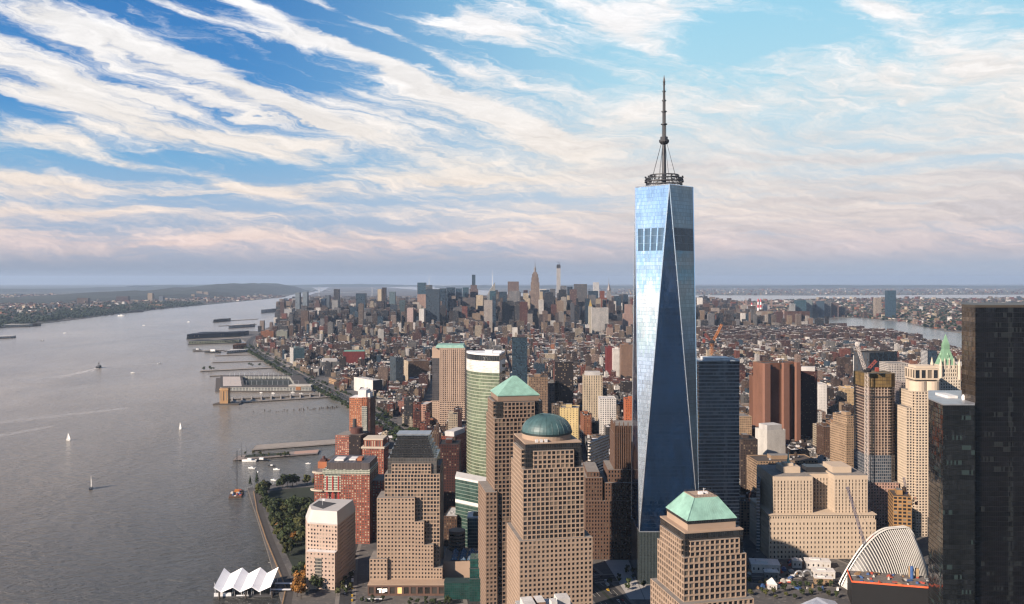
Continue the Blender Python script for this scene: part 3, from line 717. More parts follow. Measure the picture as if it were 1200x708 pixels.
for i in range(4):
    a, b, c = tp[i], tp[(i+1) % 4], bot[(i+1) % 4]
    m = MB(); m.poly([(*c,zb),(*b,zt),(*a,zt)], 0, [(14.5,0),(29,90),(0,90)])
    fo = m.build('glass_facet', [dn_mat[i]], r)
    # mechanical floors near the top: louvred bays let into the facet
    C_, A_, B2 = Vector((*c,zb)), Vector((*a,zt)), Vector((*b,zt)); nn = (A_-C_).cross(B2-C_).normalized(); nn = -nn if nn.dot(Vector((c[0],c[1],0))) < 0 else nn
    m = MB(); z0, z1 = 346, 370
    spans = [(.08,.26),(.31,.49),(.54,.72),(.77,.95)] if i in (3,2) else [(.05,.97)]
    for s0, s1 in spans:
        def at(s, z): tt = (z-zb)/(zt-zb); return C_.lerp(A_, tt).lerp(C_.lerp(B2, tt), s)+nn*.12
        P4 = [at(s0,z0), at(s1,z0), at(s1,z1), at(s0,z1)]
        if (P4[1]-P4[0]).cross(P4[3]-P4[0]).dot(nn) < 0: P4 = [P4[1],P4[0],P4[3],P4[2]]
        k = 5 if len(spans) > 1 else 22
        m.poly([tuple(q) for q in P4], 0, [(0,0),(k,0),(k,3),(0,3)])
    m.build('louver_bay', curtain('louver_grey', (.03,.05,.07), (.07,.10,.12), .78, .93, .25, .3, 1.6) if i == 0 else _mats.get('_lv') or _mats.setdefault('_lv', curtain('louver_pale', (.045,.09,.15), (.10,.16,.22), .8, .95, .25, .3, 1.6)), fo)
EDGE = plain('stainless_edge', (.72,.75,.78), .22, .85, .05)
for i in range(4):
    for pp, qq in ((bot[(i+1)%4], tp[i]), (bot[(i+1)%4], tp[(i+1)%4])):
        m = MB(); m.tube((*pp,zb),(*qq,zt), .55, 6); m.build('edge_trim', EDGE, r)
for i in range(4):
    m = MB(); m.tube((*tp[i],zt+.2),(*tp[(i+1)%4],zt+.2), .7, 6); m.build('parapet_rail', EDGE, r)
m = MB(); m.poly([(*q,zt-.6) for q in tp]); m.build('roof_deck', ROOFD, r)
m = MB(); m.prism(bot, 0, zb, bay=1.5, flo=1.6); m.build('base_fins', [curtain('base_glass_fins', (.018,.028,.032), (.045,.055,.055), .55, .95, .2, .3, 1.6, .03)], r)
m = MB(); m.box(-31.4,31.4,-31.4,31.4,zb-.9,zb+.1); m.build('base_ledge', EDGE, r)
# communications ring
ring = MB()
for z, rr in ((417,19.5),(420,20.8),(423.4,19.8),(427,15.5)):
    ring.lathe([(rr-1.6,z),(rr,z),(rr,z+1.1),(rr-1.6,z+1.1),(rr-1.6,z)], n=40)
for k in range(28):
    a = 2*math.pi*k/28; c, s_ = math.cos(a), math.sin(a)
    ring.tube((18.6*c,18.6*s_,414.5),(19.8*c,19.8*s_,425), .3, 4); ring.tube((19.8*c,19.8*s_,420.5),(14.8*c,14.8*s_,427.5), .22, 4)
    if k % 2 == 0:
        for zz in (421.5, 424.8): ring.box(20*c-.8,20*c+.8,20*s_-.8,20*s_+.8,zz,zz+1.4)
ring.build('antenna_ring', STEEL, r)
mast = MB()
mast.cyl(0,0,2.4,1.9,414,468,10); mast.cyl(0,0,3.6,5.4,466,468.5,12); mast.cyl(0,0,5.4,5.4,468.5,471,12); mast.cyl(0,0,4,4,471,474.5,12)
segs = [(474,490,2.3),(490,505,1.95),(505,518,1.6),(518,529,1.3),(529,537,.9)]
for z0, z1, rr in segs:
    mast.cyl(0,0,rr*.85,rr*.8,z0,z1,8); mast.cyl(0,0,rr*1.5,rr*1.5,z1-1.0,z1,10)
    for k in range(6):
        a = math.pi/3*k; mast.tube((rr*math.cos(a),rr*math.sin(a),z0),(rr*.9*math.cos(a),rr*.9*math.sin(a),z1), .16, 3)
mast.cyl(0,0,1.0,1.4,537,540,8); mast.cyl(0,0,1.4,.1,540,548,8)
mast.v = [(x,y,414+(z-414)*.905) for x,y,z in mast.v]; sp = mast.build('spire', STEEL, r)
m = MB()
for k in range(8):
    a = math.pi/4*k+.2; m.tube((16*math.cos(a),16*math.sin(a),416),(2.6*math.cos(a),2.6*math.sin(a),464), .2, 4)
m.build('guy_cable', STEEL, sp)

# ---- grey glass slab behind
r = thing('grey_glass_tower', 'grey banded glass office slab standing just right of the tall skyscraper', 'skyscraper', (PX(843.5,1010),1032,2.4)); reg('grey banded glass slab', 845, 510); foot(212,266,1008,1058)
G7 = curtain('banded_grey_glass', (.07,.085,.10), (.27,.27,.27), .97, .72, .10, .25, 1.7, .015, .5, big=.08, var=.9, lit=(.17,.18,.19))
m = MB(); m.prism([(-24,-22),(23,-20),(23,24),(-24,22)], 0, 222, bay=1.6, flo=4.1, smooth=False); m.build('curtain_wall', [G7, ROOFD], r)
m = MB(); 
for a, b in [((-24,-22.3),(23,-20.3)),((-24.3,-22),(-24.3,22)),((23.3,-20),(23.3,24))]: m.tube((*a,222),(*b,224.5 if a[0] < 0 else 223), .9, 4)
m.box(-15,15,-10,12,222,225); m.build('roof_rim', WHITEM, r)

# ---- brown brick telephone building
BROWNB = plain('brown_brick', (.155,.085,.055), .85, amt=.22, scale=.06)
r = thing('brick_setback_tower', 'brown brick setback tower with ribbed piers half behind the tall skyscraper', 'skyscraper', (PX(716,995),1020,2.4)); reg('brown brick setback tower', 712, 590); foot(75,165,985,1060)
p = Punched(.7)
kw = dict(bay=3.3, flo=4.1, fu=.48, fv=.58)
p.block(-29,50,-28,36,0,66, **kw); p.block(-29,-10,-27,36,66,92, **kw); p.block(-7,50,-27,36,66,86, **kw); p.block(-27,-13,-24,30,92,98, **kw)
p.block(-3,48,-22,30,86,100, **kw)
p.block(4,34,-19,24,100,140, bay=3.3, flo=4.1, fu=.42, fv=.6); p.block(6,32,-17,22,140,149, bay=3.0, flo=6, fu=.4, fv=.7)
p.finish(r, [BROWNB, ROOFG], 'brick_wall')
m = MB()
for i in range(12):
    for (x, y) in ((5+i*2.5,-19.7),(4.6 if i < 6 else 33.4,-18+ (i % 6)*7)):
        m.box(x-.55,x+.55,y-.5,y+.9,96,152-(i % 2)*4); m.poly([(x-.55,y-.5,152-(i%2)*4),(x+.55,y-.5,152-(i%2)*4),(x,y,155-(i%2)*4)])
m.build('buttress', BROWNB, r)

# ---- curved glass bank tower and podium
GCUR = curtain('curved_green_glass', (.105,.13,.085), (.235,.245,.18), .985, .78, .10, .2, 1.75, .012, .35, var=.55)
r = thing('curved_glass_tower', 'curved green glass tower with pale floor bands and white louver top', 'skyscraper', (PX(568,1062),1085,2.4)); reg('curved green glass tower', 567, 480); foot(-75,0,1040,1125)
arc = []
for k in range(25):
    a = rad(178)+rad(84)*k/24; arc.append((24.5+49*math.cos(a)*1.0, 26+50*math.sin(a)))
out_ = arc+[(24.5,26)]
m = MB(); u = 0
for i in range(24): u += m.side(arc[i], arc[i+1], 0, 203, bay=1.5, flo=4.0, u0=u, smooth=True)
m.side(arc[-1], (24.5,26), 0, 203, bay=1.5, flo=4); m.side((24.5,26), arc[0], 0, 203, bay=1.5, flo=4)
m.build('curtain_wall', [GCUR], r)
def scl(k): return [((x-8)*k+8, (y+2)*k-2) for x, y in out_]
m = MB(); m.prism(scl(1.004), 203, 217, bay=3, flo=2.0, smooth=True); m.build('louver_band', [curtain('white_louver', (.50,.48,.44), (.66,.62,.57), .98, .7, .5, 0, 1.4)], r)
m = MB(); m.prism(scl(.985), 217, 224, bay=2, flo=7, smooth=True); m.build('dark_louver', CROWN, r)
m = MB(); m.prism(scl(1.0), 224, 226); m.box(0,9,-8,6,226,229); m.box(10,20,-10,4,226,228.4); m.build('roof_rim', WHITEM, r)
m = MB()
for j in range(16): m = MB(); m.box(21,25.2,-23.2,-22.6,90+j*8,94+j*8); m.build('corner_balcony', CROWN, r)
r = thing('glass_podium_block', 'low dark green glass block with white roof edge below curved tower', 'building', (PX(553,1020),1052,2.4)); foot(-85,-20,1000,1090)
q = [(-21,-2),(18,-34),(20,-34),(20,-8),(-21,26)]
m = MB(); m.prism(q, 0, 78, bay=2, flo=4.2); m.build('curtain_wall', [curtain('podium_green_glass', (.03,.06,.05), (.10,.13,.11), .95, .78, .08, .1, 1.7)], r)
m = MB(); m.prism([(x*1.02,y*1.02) for x, y in q], 78, 80.5); m.prism([(x*1.01,y*1.01) for x, y in q], 50, 54); m.build('roof_edge', ROOFW, r)
r = thing('glass_podium_block', 'lower glass block with planted dark roof beside curved tower podium', 'building', (PX(562,985),1003,2.4))
m = MB(); m.box(-14,16,-10,14,0,46, bay=2, flo=4); m.build('curtain_wall', [curtain('podium_blue_glass', (.02,.05,.06), (.08,.12,.11), .94, .8, .1, .1, 1.6)], r)
m = MB(); m.box(-14.3,16.3,-10.3,14.3,46,47.6); m.build('roof_edge', ROOFW, r); m = MB(); m.box(-8,13,-7,10,47.6,48); m.build('planted_roof', GRASS, r)

# ---- pale tan tower with green roof strip (north of the curved tower)
TANS = plain('tan_stone', (.43,.31,.23), .8, amt=.12, scale=.04)
r = thing('tan_stone_tower', 'tall tan stone tower with thin green copper roof left of curved tower', 'skyscraper', (PX(526,1850),1880,2.4)); reg('green roofed tan tower', 524, 460); foot(-185,-85,1830,1940)
p = Punched(.7); kw = dict(bay=3.6, flo=4.2, fu=.62, fv=.6)
p.block(-20,34,-28,30,0,168, **kw); p.block(-36,-20,-22,30,0,60, bay=3.6, flo=4.2, fu=.5, fv=.45)
p.finish(r, [TANS, ROOFG])
m = MB(); m.box(-36,-20,-20,28,60,150, bay=1.8, flo=4); m.build('grey_glass_bay', [curtain('grey_bay_glass', (.05,.05,.055), (.11,.10,.10), .8, .8, .2, 0, 1.5)], r)
m = MB()
for k in range(12): m.box(-19.5+k*4.4,-17.5+k*4.4,-28.8,-27.6,60,172)
for k in range(5): m.box(-36.4,-35,-18+k*11,-15+k*11,150,172)
m.build('pier', TANS, r)
m = MB(); m.box(-20,34,-28,30,168,172); m.box(-36,-20,-20,28,150,172, bay=3); m.build('attic', TANS, r)
m = MB(); q = [(-29,-27),(33,-27),(33,29),(-29,29)]; t_ = [(x*.9,y*.9) for x, y in q]
for i in range(4): m.poly([(*q[i],172),(*q[(i+1)%4],172),(*t_[(i+1)%4],178),(*t_[i],178)])
m.poly([(*c,178) for c in t_]); m.build('copper_roof', COPPER, r)

# ---- pale chamfered office block by the park
r = thing('chamfered_stone_block', 'pale pink stone office block with white sloped rooftop screen by park', 'building', (PX(380,905),925,2.4), rad(-9)); reg('pale stone park block', 385, 640); foot(-235,-165,890,965)
p = Punched(.5); kw = dict(bay=3.6, flo=3.9, fu=.5, fv=.5)
pts = [(-9,-28),(18,-28),(18,34),(-26,34),(-26,0),(-15,-26)]
pts2 = [(-12,-20),(18,-22),(18,34),(-26,34),(-26,2),(-16,-18)]
p.block(-13,18,-29,-20,0,38, fu=.45, fv=.42, bay=3.9, flo=4.2)
p.poly(pts2, 0, 64, on=(0,1,3,4,5), bay=3.4, flo=3.9, fu=.52, fv=.5)
p.finish(r, [plain('pale_pink_stone', (.46,.34,.27), .8, amt=.1, scale=.05), ROOFW], glass=PANE_WARM)
m = MB(); m.box(-3,4,-29.35,-29.02,6,32, bay=1.4, flo=3.2); m.build('bay_window', [curtain('bay_glass', (.03,.035,.04), (.4,.36,.3), .8, .75, .1, 0, 1.5)], r)
m = MB(); a_ = [(x,y) for x, y in pts2]; b_ = [(x*.86+.5, y*.88+2) for x, y in pts2]
for i in range(6): m.side(a_[i], a_[(i+1)%6], 64, 65.4, bay=2)
for i in range(6):
    m.poly([(*a_[i],65.4),(*a_[(i+1)%6],65.4),(*b_[(i+1)%6],77),(*b_[i],77)], 0, [(0,0),(9,0),(9,1),(0,1)])
m.poly([(*c,77) for c in b_])
m.build('roof_screen', [plain('white_screen', (.47,.44,.41), .6, amt=.08, scale=.1)], r)
m = MB(); m.poly([(-19,2,77.1),(-2,-10,77.1),(4,14,77.1),(-19,22,77.1)]); m.build('roof_well', ROOFD, r)
m = MB(); m.tube((-8,4,77),(-8,4,84), .12, 5); m.box(-8,-5.6,3.96,4.04,82,84); m.build('flagpole', WHITEM, r)

# ---- red brick apartment complex
REDB = plain('red_brick', (.30,.085,.05), .85, amt=.2, scale=.08)
ORB = plain('orange_brick', (.38,.13,.055), .85, amt=.18, scale=.08)
DKB = plain('dark_red_brick', (.13,.045,.035), .85, amt=.2, scale=.08)
CREAMS = plain('cream_stone', (.50,.43,.34), .8, amt=.1, scale=.08)
PALEW = pane_mat('pale_window_glass', (.05,.06,.06), (.36,.34,.26), .6)
r = thing('brick_apartment_block', 'large red brick apartment block with glass top floors and curved white balconies', 'apartment block', (PX(404,1050),1078,2.4), rad(-3)); reg('large brick apartments', 400, 590); foot(-260,-165,1035,1110)
p = Punched(.4); kw = dict(bay=3.1, flo=3.1, fu=.55, fv=.55)
p.block(-4,31,-26,26,0,83, **kw); p.block(-37,-4,-22,26,0,62, mi=0, **kw); p.block(-37,-24,-22,26,62,83, **kw); p.block(31,44,-10,26,0,72, **kw)
p.finish(r, [REDB, ROOFG], 'brick_wall', PALEW)
m = MB(); m.box(-24,31,-24.5,24,62,83, bay=1.7, flo=3.1); m.box(-26,31.1,-26.2,25,83,88, bay=1.7, flo=2.5); m.build('glass_wall', [curtain('pale_green_glazing', (.10,.12,.10), (.42,.42,.34), .8, .66, .1, .1, 1.6)], r)
m = MB(); m.box(-22,30,-22,22,88,96, bay=2.0, flo=8); m.build('roof_screen', [curtain('louver_brown', (.06,.05,.05), (.16,.13,.12), .8, .95, .5, 0, 1.4)], r)
m = MB(); m.box(-15,-4,-12,4,96,98); m.box(2,10,-8,8,96,97.5); m.build('roof_plant', ROOFW, r)
m = MB(); m.box(12,18,-10,2,96,99); m.build('roof_bulkhead', ORB, r)
for zz, rr in ((82.5,3.4),(61.5,5.0)):
    m = MB()
    for k in range(14):
        a0, a1 = rad(180+k*7.5), rad(180+(k+1)*7.5); c = (-30,-14)
        f = lambda a, q: (c[0]+q*math.cos(a)*1.25, c[1]+q*math.sin(a))
        m.poly([(*f(a0,6),zz+1.4),(*f(a0,6+rr),zz+1.4),(*f(a1,6+rr),zz+1.4),(*f(a1,6),zz+1.4)][::1]); m.poly([(*f(a0,6+rr),zz),(*f(a1,6+rr),zz),(*f(a1,6+rr),zz+1.4),(*f(a0,6+rr),zz+1.4)])
    m.box(-24,-4,-25.5,-22,zz,zz+1.4); m.build('balcony', CREAMS, r)
m = MB(); m.box(-40,-29,4,22,83,91, bay=3, flo=3); m.build('penthouse', ORB, r)
m = MB(); m.box(-38,-31,6,16,91,93.5); m.cyl(-34,10,1.8,1.8,93.5,97,10); m.build('water_tank', DKB, r)
for k, xx in enumerate((-21,-14,-7)):
    m = MB(); m.box(xx-.9,xx+.9,-24.9,-24.5,2,80); m.build('red_pier', plain('bright_red_panel', (.36,.03,.025), .6), r)

r = thing('brick_apartment_block', 'dark brick apartment block with round red rooftop drum by the pier', 'apartment block', (PX(409,1260),1280,2.4), rad(-14)); foot(-265,-205,1250,1310)
p = Punched(.4); p.block(-17,4,-18,18,0,92, bay=3, flo=3.1, fu=.6, fv=.55); p.finish(r, [REDB, ROOFG], 'brick_wall', PALEW)
p2 = MB(); p2.box(4,22,-18,18,0,93, bay=3, flo=3.2, col=(.05,.03,.028), par=(.5,.45,0), roof=(.2,.15,.13)); p2.build('shaded_side', [CITY], r)  # right side of the block, its shade put into the wall colour
m = MB(); m.cyl(8,0,9,9,93,101,18); m.build('roof_drum', DKB, r); m = MB(); m.cyl(4,2,3,2.6,101,113,10); m.build('chimney', ROOFD, r)
r = thing('brick_apartment_block', 'red brick block with white cornice behind the large red brick apartments', 'apartment block', (PX(437,1190),1212,2.4), rad(-4)); foot(-215,-165,1185,1240)
p = Punched(.5); p.block(-15,15,-16,16,0,86, bay=3.4, flo=3.5, fu=.5, fv=.6); p.block(-13,13,-13,13,86,97, bay=3.4, flo=9, fu=.5, fv=.8); p.finish(r, [REDB, ROOFW], 'brick_wall', PALEW)
m = MB(); m.box(-16,16,-17,17,86,88.2); m.box(-13.6,13.6,-13.6,13.6,97,99); m.build('cornice', CREAMS, r)
r = thing('brick_residential_tower', 'orange brick riverside tower with pale glass strip and white penthouse', 'apartment tower', (PX(423,1450),1468,2.4), rad(-6)); reg('orange brick riverside tower', 423, 490); foot(-280,-215,1440,1500)
p = Punched(.4); p.block(-18,3,-17,17,0,121, bay=3.2, flo=3.2, fu=.5, fv=.52); p.finish(r, [ORB, ROOFW], 'brick_wall', PALEW)
m = MB(); m.box(3,12,-17.6,17,0,107, bay=2.2, flo=3.2, col=(.42,.42,.36), par=(.7,.5,.4), roof=(.5,.5,.5)); m.box(12,17,-16,17,0,120, bay=3, flo=3.2, col=(.12,.05,.04), par=(.4,.5,0), roof=(.3,.3,.3)); m.box(3,12,-16.5,17,107,121, bay=3, flo=3.2, col=(.38,.13,.06), par=(.5,.5,0)); m.build('pale_bay', [CITY], r)  # dark right edge: the tower's shaded side put into the brick colour
m = MB(); m.box(-5,9,-12,12,121,133); m.box(9,15,-10,8,121,128); m.build('penthouse', ROOFW, r)

# ---- post office block with light court
POST = plain('limestone_cream', (.50,.40,.30), .8, amt=.1, scale=.04)
r = thing('limestone_setback_block', 'massive cream limestone block with two wings around a light court', 'building', (PX(965,992),1030,2.4), rad(1)); reg('cream limestone block', 965, 600); foot(285,430,985,1080)
p = Punched(.5)
p.block(-62,60,-36,40,0,44, bay=4.2, flo=5.4, fu=.36, fv=.52, plain_top=1.5); p.block(-61,59,-35.4,40,44,49.5, bay=2.9, flo=5, fu=.45, fv=.45)
for x0, x1, y0, z1 in ((-55,-10,-30,92),(15,53,-30,93),(-10,15,-12,91)):
    p.block(x0,x1,y0,34,49.5,z1, bay=3.7, flo=4.0, fu=.34, fv=.78, plain_top=4.5)
p.finish(r, [POST, ROOFG])
m = MB(); m.box(-62.6,60.6,-36.6,40.3,49.5,50.6); m.build('cornice', POST, r)
for x0, x1, y0, y1, z0, z1 in ((-38,-18,-12,14,91,99),(18,40,-16,14,93,100),(-34,-24,-6,6,99,102)):
    m = MB(); m.box(x0,x1,y0,y1,z0,z1); m.build('penthouse', POST, r)
m = MB(); m.box(-8,14,-4,14,91,97, bay=3, flo=6); m.build('roof_plant', STEEL, r)
m = MB(); m.cyl(-28,0,1.6,1.3,102,106,10); m.cyl(-28,0,1.2,.1,106,116,10); m.build('finial', COPPER, r)

# ---- construction tower with crane
r = thing('unfinished_tower', 'unfinished concrete tower with tan safety screens on top and pink stone base', 'skyscraper', (PX(1033,1100),1120,2.4)); reg('unfinished concrete tower', 1033, 520); foot(435,485,1095,1150)
fp = [(-19,-14),(-12,-20),(12,-20),(19,-14),(19,20),(-19,20)]
m = MB()
for k in range(31): m.prism(fp, 70+k*3.6, 70.7+k*3.6, 0)
for k in range(31):
    for i in range(5):
        a, b = fp[i], fp[(i+1)%6]; L = math.hypot(b[0]-a[0], b[1]-a[1]); nn_ = max(1, round(L/4.2))
        for j in range(nn_+1): 
            x, y = a[0]+(b[0]-a[0])*j/nn_, a[1]+(b[1]-a[1])*j/nn_; x *= .97; y *= .97
            if k % 1 == 0: m.box(x-.5,x+.5,y-.5,y+.5,70.7+k*3.6,73.6+k*3.6)
m.build('concrete_frame', plain('raw_concrete', (.40,.30,.23), .9), r)
m = MB(); m.prism([(x*.93,y*.93) for x, y in fp], 70, 181, bay=3, flo=3.6, col=(.16,.09,.065), par=(.6,.5,.3)); m.build('inner_wall', [CITY], r)
m = MB(); m.prism([(x*1.02,y*1.02) for x, y in fp], 181, 198, bay=2.2, flo=4); m.build('safety_screen', [curtain('tan_screen', (.15,.10,.04), (.05,.035,.02), .9, .9, .8, 0, 1.3)], r)
m = MB(); m.prism([(x*1.03,y*1.03) for x, y in fp], 168, 169.5); m.build('safety_net', STEEL, r)
p = Punched(.6); q = [(-21,-21),(21,-21),(21,22),(-21,22)]; p.poly(q, 0, 62, bay=3.4, flo=3.6, fu=.55, fv=.6, on=(0,1,3)); p.finish(r, [plain('pink_cladding', (.40,.25,.20), .8), ROOFG])
m = MB(); m.prism([(x*1.01,y*1.01) for x, y in fp], 62, 96, bay=2.4, flo=3.6, col=(.25,.25,.26), par=(.75,.7,.7)); m.build('glazed_floors', [CITY], r)
CRW = plain('crane_white', (.62,.55,.50), .5); CRO = plain('crane_orange', (.50,.17,.03), .5); CRB = plain('crane_blue', (.03,.06,.20), .5); CRR = plain('crane_red', (.30,.06,.04), .5)
def luffing(label, px, Y, py_base, py_top, jib_px, jib_py, mat, w=2.4, name='tower_crane', group=None):
    x = PX(px, Y); z0, z1 = max(2.4, PZ(py_base, Y)), PZ(py_top, Y); rr = thing(name, label, 'crane', (x, Y, z0), 0, group); h = z1-z0
    m = MB(); m.truss((0,0,0),(0,0,h), w, w*1.6, r=w*.09); m.build('mast', mat, rr)
    m = MB(); m.box(-w*1.2,w*1.2,-w*.8,w*.8,h,h+w); m.box(-w*.5,w*.5,-w*1.3,-w*.6,h+.3*w,h+w*1.5); m.build('cab', STEEL, rr)
    jx, jz = PX(jib_px, Y)-x, PZ(jib_py, Y)-z0; sgn = 1 if jx > 0 else -1
    m = MB(); m.truss((sgn*w*.6,0,h+w*.8),(jx,2,jz), w*.75, w*1.5, r=w*.07); m.build('jib', mat, rr)
    m = MB(); m.truss((-sgn*w*.4,0,h+w),(-sgn*w*3.2,0,h+w*4), w*.7, w, r=w*.08); m.box(-sgn*w*3.4-w*.5,-sgn*w*3.4+w*.5,-w*.6,w*.6,h+w*.2,h+w*1.6); m.build('counter_jib', CRR, rr)
    m = MB(); m.tube((-sgn*w*3.2,0,h+w*4),(jx*.85,1.7,h+(jz-h)*.85), .12, 4); m.tube((jx,2,jz),(jx,2,jz-12), .12, 4); m.build('cable', STEEL, rr)
    return rr
luffing('white tower crane with raised jib rising beside the unfinished concrete tower', 1016, 1092, 690, 436, 1004, 402, CRW, 3.6)
luffing('orange tower crane over the low roofs right of the tall glass skyscraper', 834, 2300, 416, 402, 846, 380, CRO, 6)
luffing('slender blue tower crane in front of the orange tan loft building', 1066, 1000, 650, 592, 1060, 560, CRB, 2.2)

# ---- cream tower with rounded crown
CRT = plain('cream_precast', (.56,.46,.35), .8, amt=.08, scale=.05)
r = thing('crowned_cream_tower', 'slim cream tower with rounded crown of tall arched windows', 'skyscraper', (PX(1087,1080),1100,2.4)); reg('rounded crown cream tower', 1087, 500); foot(485,540,1075,1130)
p = Punched(.5); kw = dict(bay=3.4, flo=3.4, fu=.6, fv=.6)
p.block(-17,22,-16,20,0,178, **kw); p.block(-24,-17,-16,20,0,158, **kw); p.block(-14,8,-19,-16,0,178, **kw)
p.finish(r, [CRT, ROOFG])
m = MB()
for cx_, rr in ((-6,11),(10,11)): m.cyl(cx_,-6,rr,rr,178,190,20)
m.box(-10,16,-10,18,178,192); m.build('crown_drum', CRT, r)
p = Punched(.8); p.block(-13,17,-14,14,192,206, bay=7.5, flo=14, fu=.72, fv=.72); p.finish(r, [CRT, ROOFG], 'crown_wall')
m = MB(); m.box(-10,14,-11,11,206,209); m.build('roof_bulkhead', CRT, r)

# ---- gothic tower with green crown
TERR = plain('cream_terracotta', (.55,.48,.38), .8, amt=.1, scale=.1)
GREENC = plain('verdigris_crown', (.20,.36,.23), .6, amt=.25, scale=.15)
r = thing('gothic_tower', 'cream gothic tower with steep green copper crown behind the black tower', 'skyscraper', (PX(1117,1130),1150,2.4)); reg('green crowned gothic tower', 1117, 440); foot(540,600,1120,1180)
p = Punched(.6); p.block(-13,13,-13,13,0,190, bay=3.2, flo=3.8, fu=.5, fv=.6); p.block(-30,30,-6,40,0,120, bay=3.2, flo=3.8, fu=.5, fv=.6); p.block(-10,10,-10,10,190,205, bay=3, flo=5, fu=.5, fv=.65); p.finish(r, [TERR, ROOFG])
m = MB(); q = [(-9.5,-9.5),(9.5,-9.5),(9.5,9.5),(-9.5,9.5)]; t_ = [(x*.38,y*.38) for x, y in q]
for i in range(4): m.poly([(*q[i],205),(*q[(i+1)%4],205),(*t_[(i+1)%4],225),(*t_[i],225)])
m.prism(t_, 225, 231)
for i in range(4): m.poly([(*t_[i],231),(*t_[(i+1)%4],231),(0,0,245)])
m.build('copper_crown', GREENC, r)
m = MB()
for x, y in [(-12,-12),(12,-12),(12,12),(-12,12)]:
    m = MB(); m.cyl(x,y,2,2,186,204,8); m.cyl(x,y,2.2,.1,204,214,8); m.build('pinnacle', TERR, r)
for x in (-6,0,6): m = MB(); m.box(x-.8,x+.8,-10.6,-9.8,200,211); m.cyl(x,-10.2,.8,.05,211,215,6); m.build('pinnacle', TERR, r)
m = MB()
for k in range(4):
    for z, s_ in ((209,.85),(215,.66)):
        a = math.pi/2*k; x, y = 9.2*s_*math.sin(a), -9.2*s_*math.cos(a); m.box(x-1.2,x+1.2,y-1.2,y+1.2,z,z+3); m.cyl(x,y,1.6,.1,z+3,z+6,4)
m.build('dormer', GREENC, r)

# ---- black glass tower at the edge (two volumes)
BLK = curtain('black_mirror_glass', (.004,.004,.005), (.022,.020,.019), .93, .90, .04, 0, 1.5, .014, .3, big=.05, var=.8, lit=(.013,.015,.016))
r = thing('black_glass_tower', 'huge black mirror glass tower filling the edge of the view', 'skyscraper', (406,765,2.4)); reg('black glass tower', 1160, 540); foot(340,480,700,820)
def pt(px, Y): return (PX(px, Y)-406, Y-765)
up = [pt(1127,742), pt(1143,719), pt(1290,719), pt(1290,800), pt(1127,800)]
m = MB(); m.prism(up, 0, 293, bay=1.5, flo=4.05); m.build('curtain_wall', [BLK, ROOFD], r)
m = MB(); e_ = .05; m.side((up[4][0]-e_,up[4][1]), (up[0][0]-e_,up[0][1]), 215, 293, bay=1.5, flo=4.05); m.side((up[0][0]-e_,up[0][1]-e_), (up[1][0]-e_,up[1][1]-e_), 2, 293, bay=1.5, flo=4.05); m.build('brown_reflection_facet', [curtain('brown_reflection_glass', (.10,.075,.055), (.03,.024,.018), .94, .88, .07, .6, 1.6, .016, .3, big=.10, var=.8)], r)  # faces of the black glass with a brown reflection put into the colour
lo = [pt(1088,748), pt(1105,712), pt(1142.5,712), pt(1142.5,800), pt(1088,800)]
m = MB(); m.prism(lo, 0, 214, bay=1.5, flo=4.05); m.build('lower_wing', [curtain('black_wing_glass', (.008,.009,.010), (.018,.021,.021), .94, .84, .05, 0, 1.5, .016, .35, big=.06, var=.9, lit=(.022,.034,.034)), ROOFG], r)
m = MB(); a, b = pt(1139.5,717), pt(1142.8,713.5)
m.side(a, b, 120, 212, bay=5, flo=4); m.build('corner_glint', [curtain('warm_glint_glass', (.55,.40,.22), (.12,.09,.06), .98, .85, .25, .7, 1.6)], r)  # warm light caught by the bevelled corner, put into the glass colour
m = MB(); rim = [(x*1.005,y*1.005) for x, y in up]; m.prism(rim, 293, 295); m.build('roof_rim', plain('bronze_rim', (.10,.08,.06), .5), r)
m = MB(); m.box(*(sorted((pt(1112,745)[0], pt(1124,745)[0]))), -18, 4, 214, 217); x = pt(1133,735)[0]; m.cyl(x,-26,2.2,2.2,214,217.5,12); m.lathe([(2.2,217.5),(1.4,219),(.1,219.6)], x, -26, 12); m.build('roof_plant', WHITEM, r)
m = MB(); m.prism([(x*1.003,y*1.003) for x, y in lo], 214, 215); m.build('parapet', GALV, r)

# ---- ribbed white transit hall
r = thing('ribbed_transit_hall', 'white ribbed winged transit hall with tall curved steel ribs', 'station', (PX(1036,905),905,2.4), rad(12)); reg('white ribbed transit hall', 1035, 640); foot(330,440,860,960)
RIBW = plain('white_painted_steel', (.62,.60,.56), .5, amt=.05)
hullm = plain('transit_hall_shell', (.045,.048,.052), .35)
def ridge_h(t): return 5+54*(math.sin(math.pi/2*min(1,t/.62))**.9 if t < .62 else 1+.04*(t-.62) if t < .82 else max(0,1-((t-.82)/.235)**1.6))
def half_w(t): return 4+22*math.sin(math.pi*min(1,max(0,t*.94+.03)))**.7
nr = 40
rings = []
for i in range(nr+1):
    t = i/nr; x = -50+93*t; row = []
    for k in range(11):
        a = k/10; yv = -half_w(t)*(1-a**1.25); zv = ridge_h(t)*(a**.62) ; row.append((x+6*(1-a), yv-1.5, zv))
    rings.append(row)
for side_ in (1,-1):
    m = MB(); rb = MB()
    for i in range(nr):
        for k in range(10):
            q = [rings[i][k], rings[i+1][k], rings[i+1][k+1], rings[i][k+1]]
            q = [(x, y*side_*.985, z*.985-.2) for x, y, z in q]; m.poly(q if side_ == 1 else q[::-1], smooth=True)
    for i in range(0, nr+1):
        for k in range(10):
            a, b = rings[i][k], rings[i][k+1]; rb.tube((a[0],a[1]*side_,a[2]),(b[0],b[1]*side_,b[2]), .52, 4, col=(1,1,1))
    w_ = m.build('shell', hullm, r); rb.build('rib', RIBW, w_)
m = MB(); bm_ = [(x_[10][0], 0, x_[10][2]+.6) for x_ in rings]
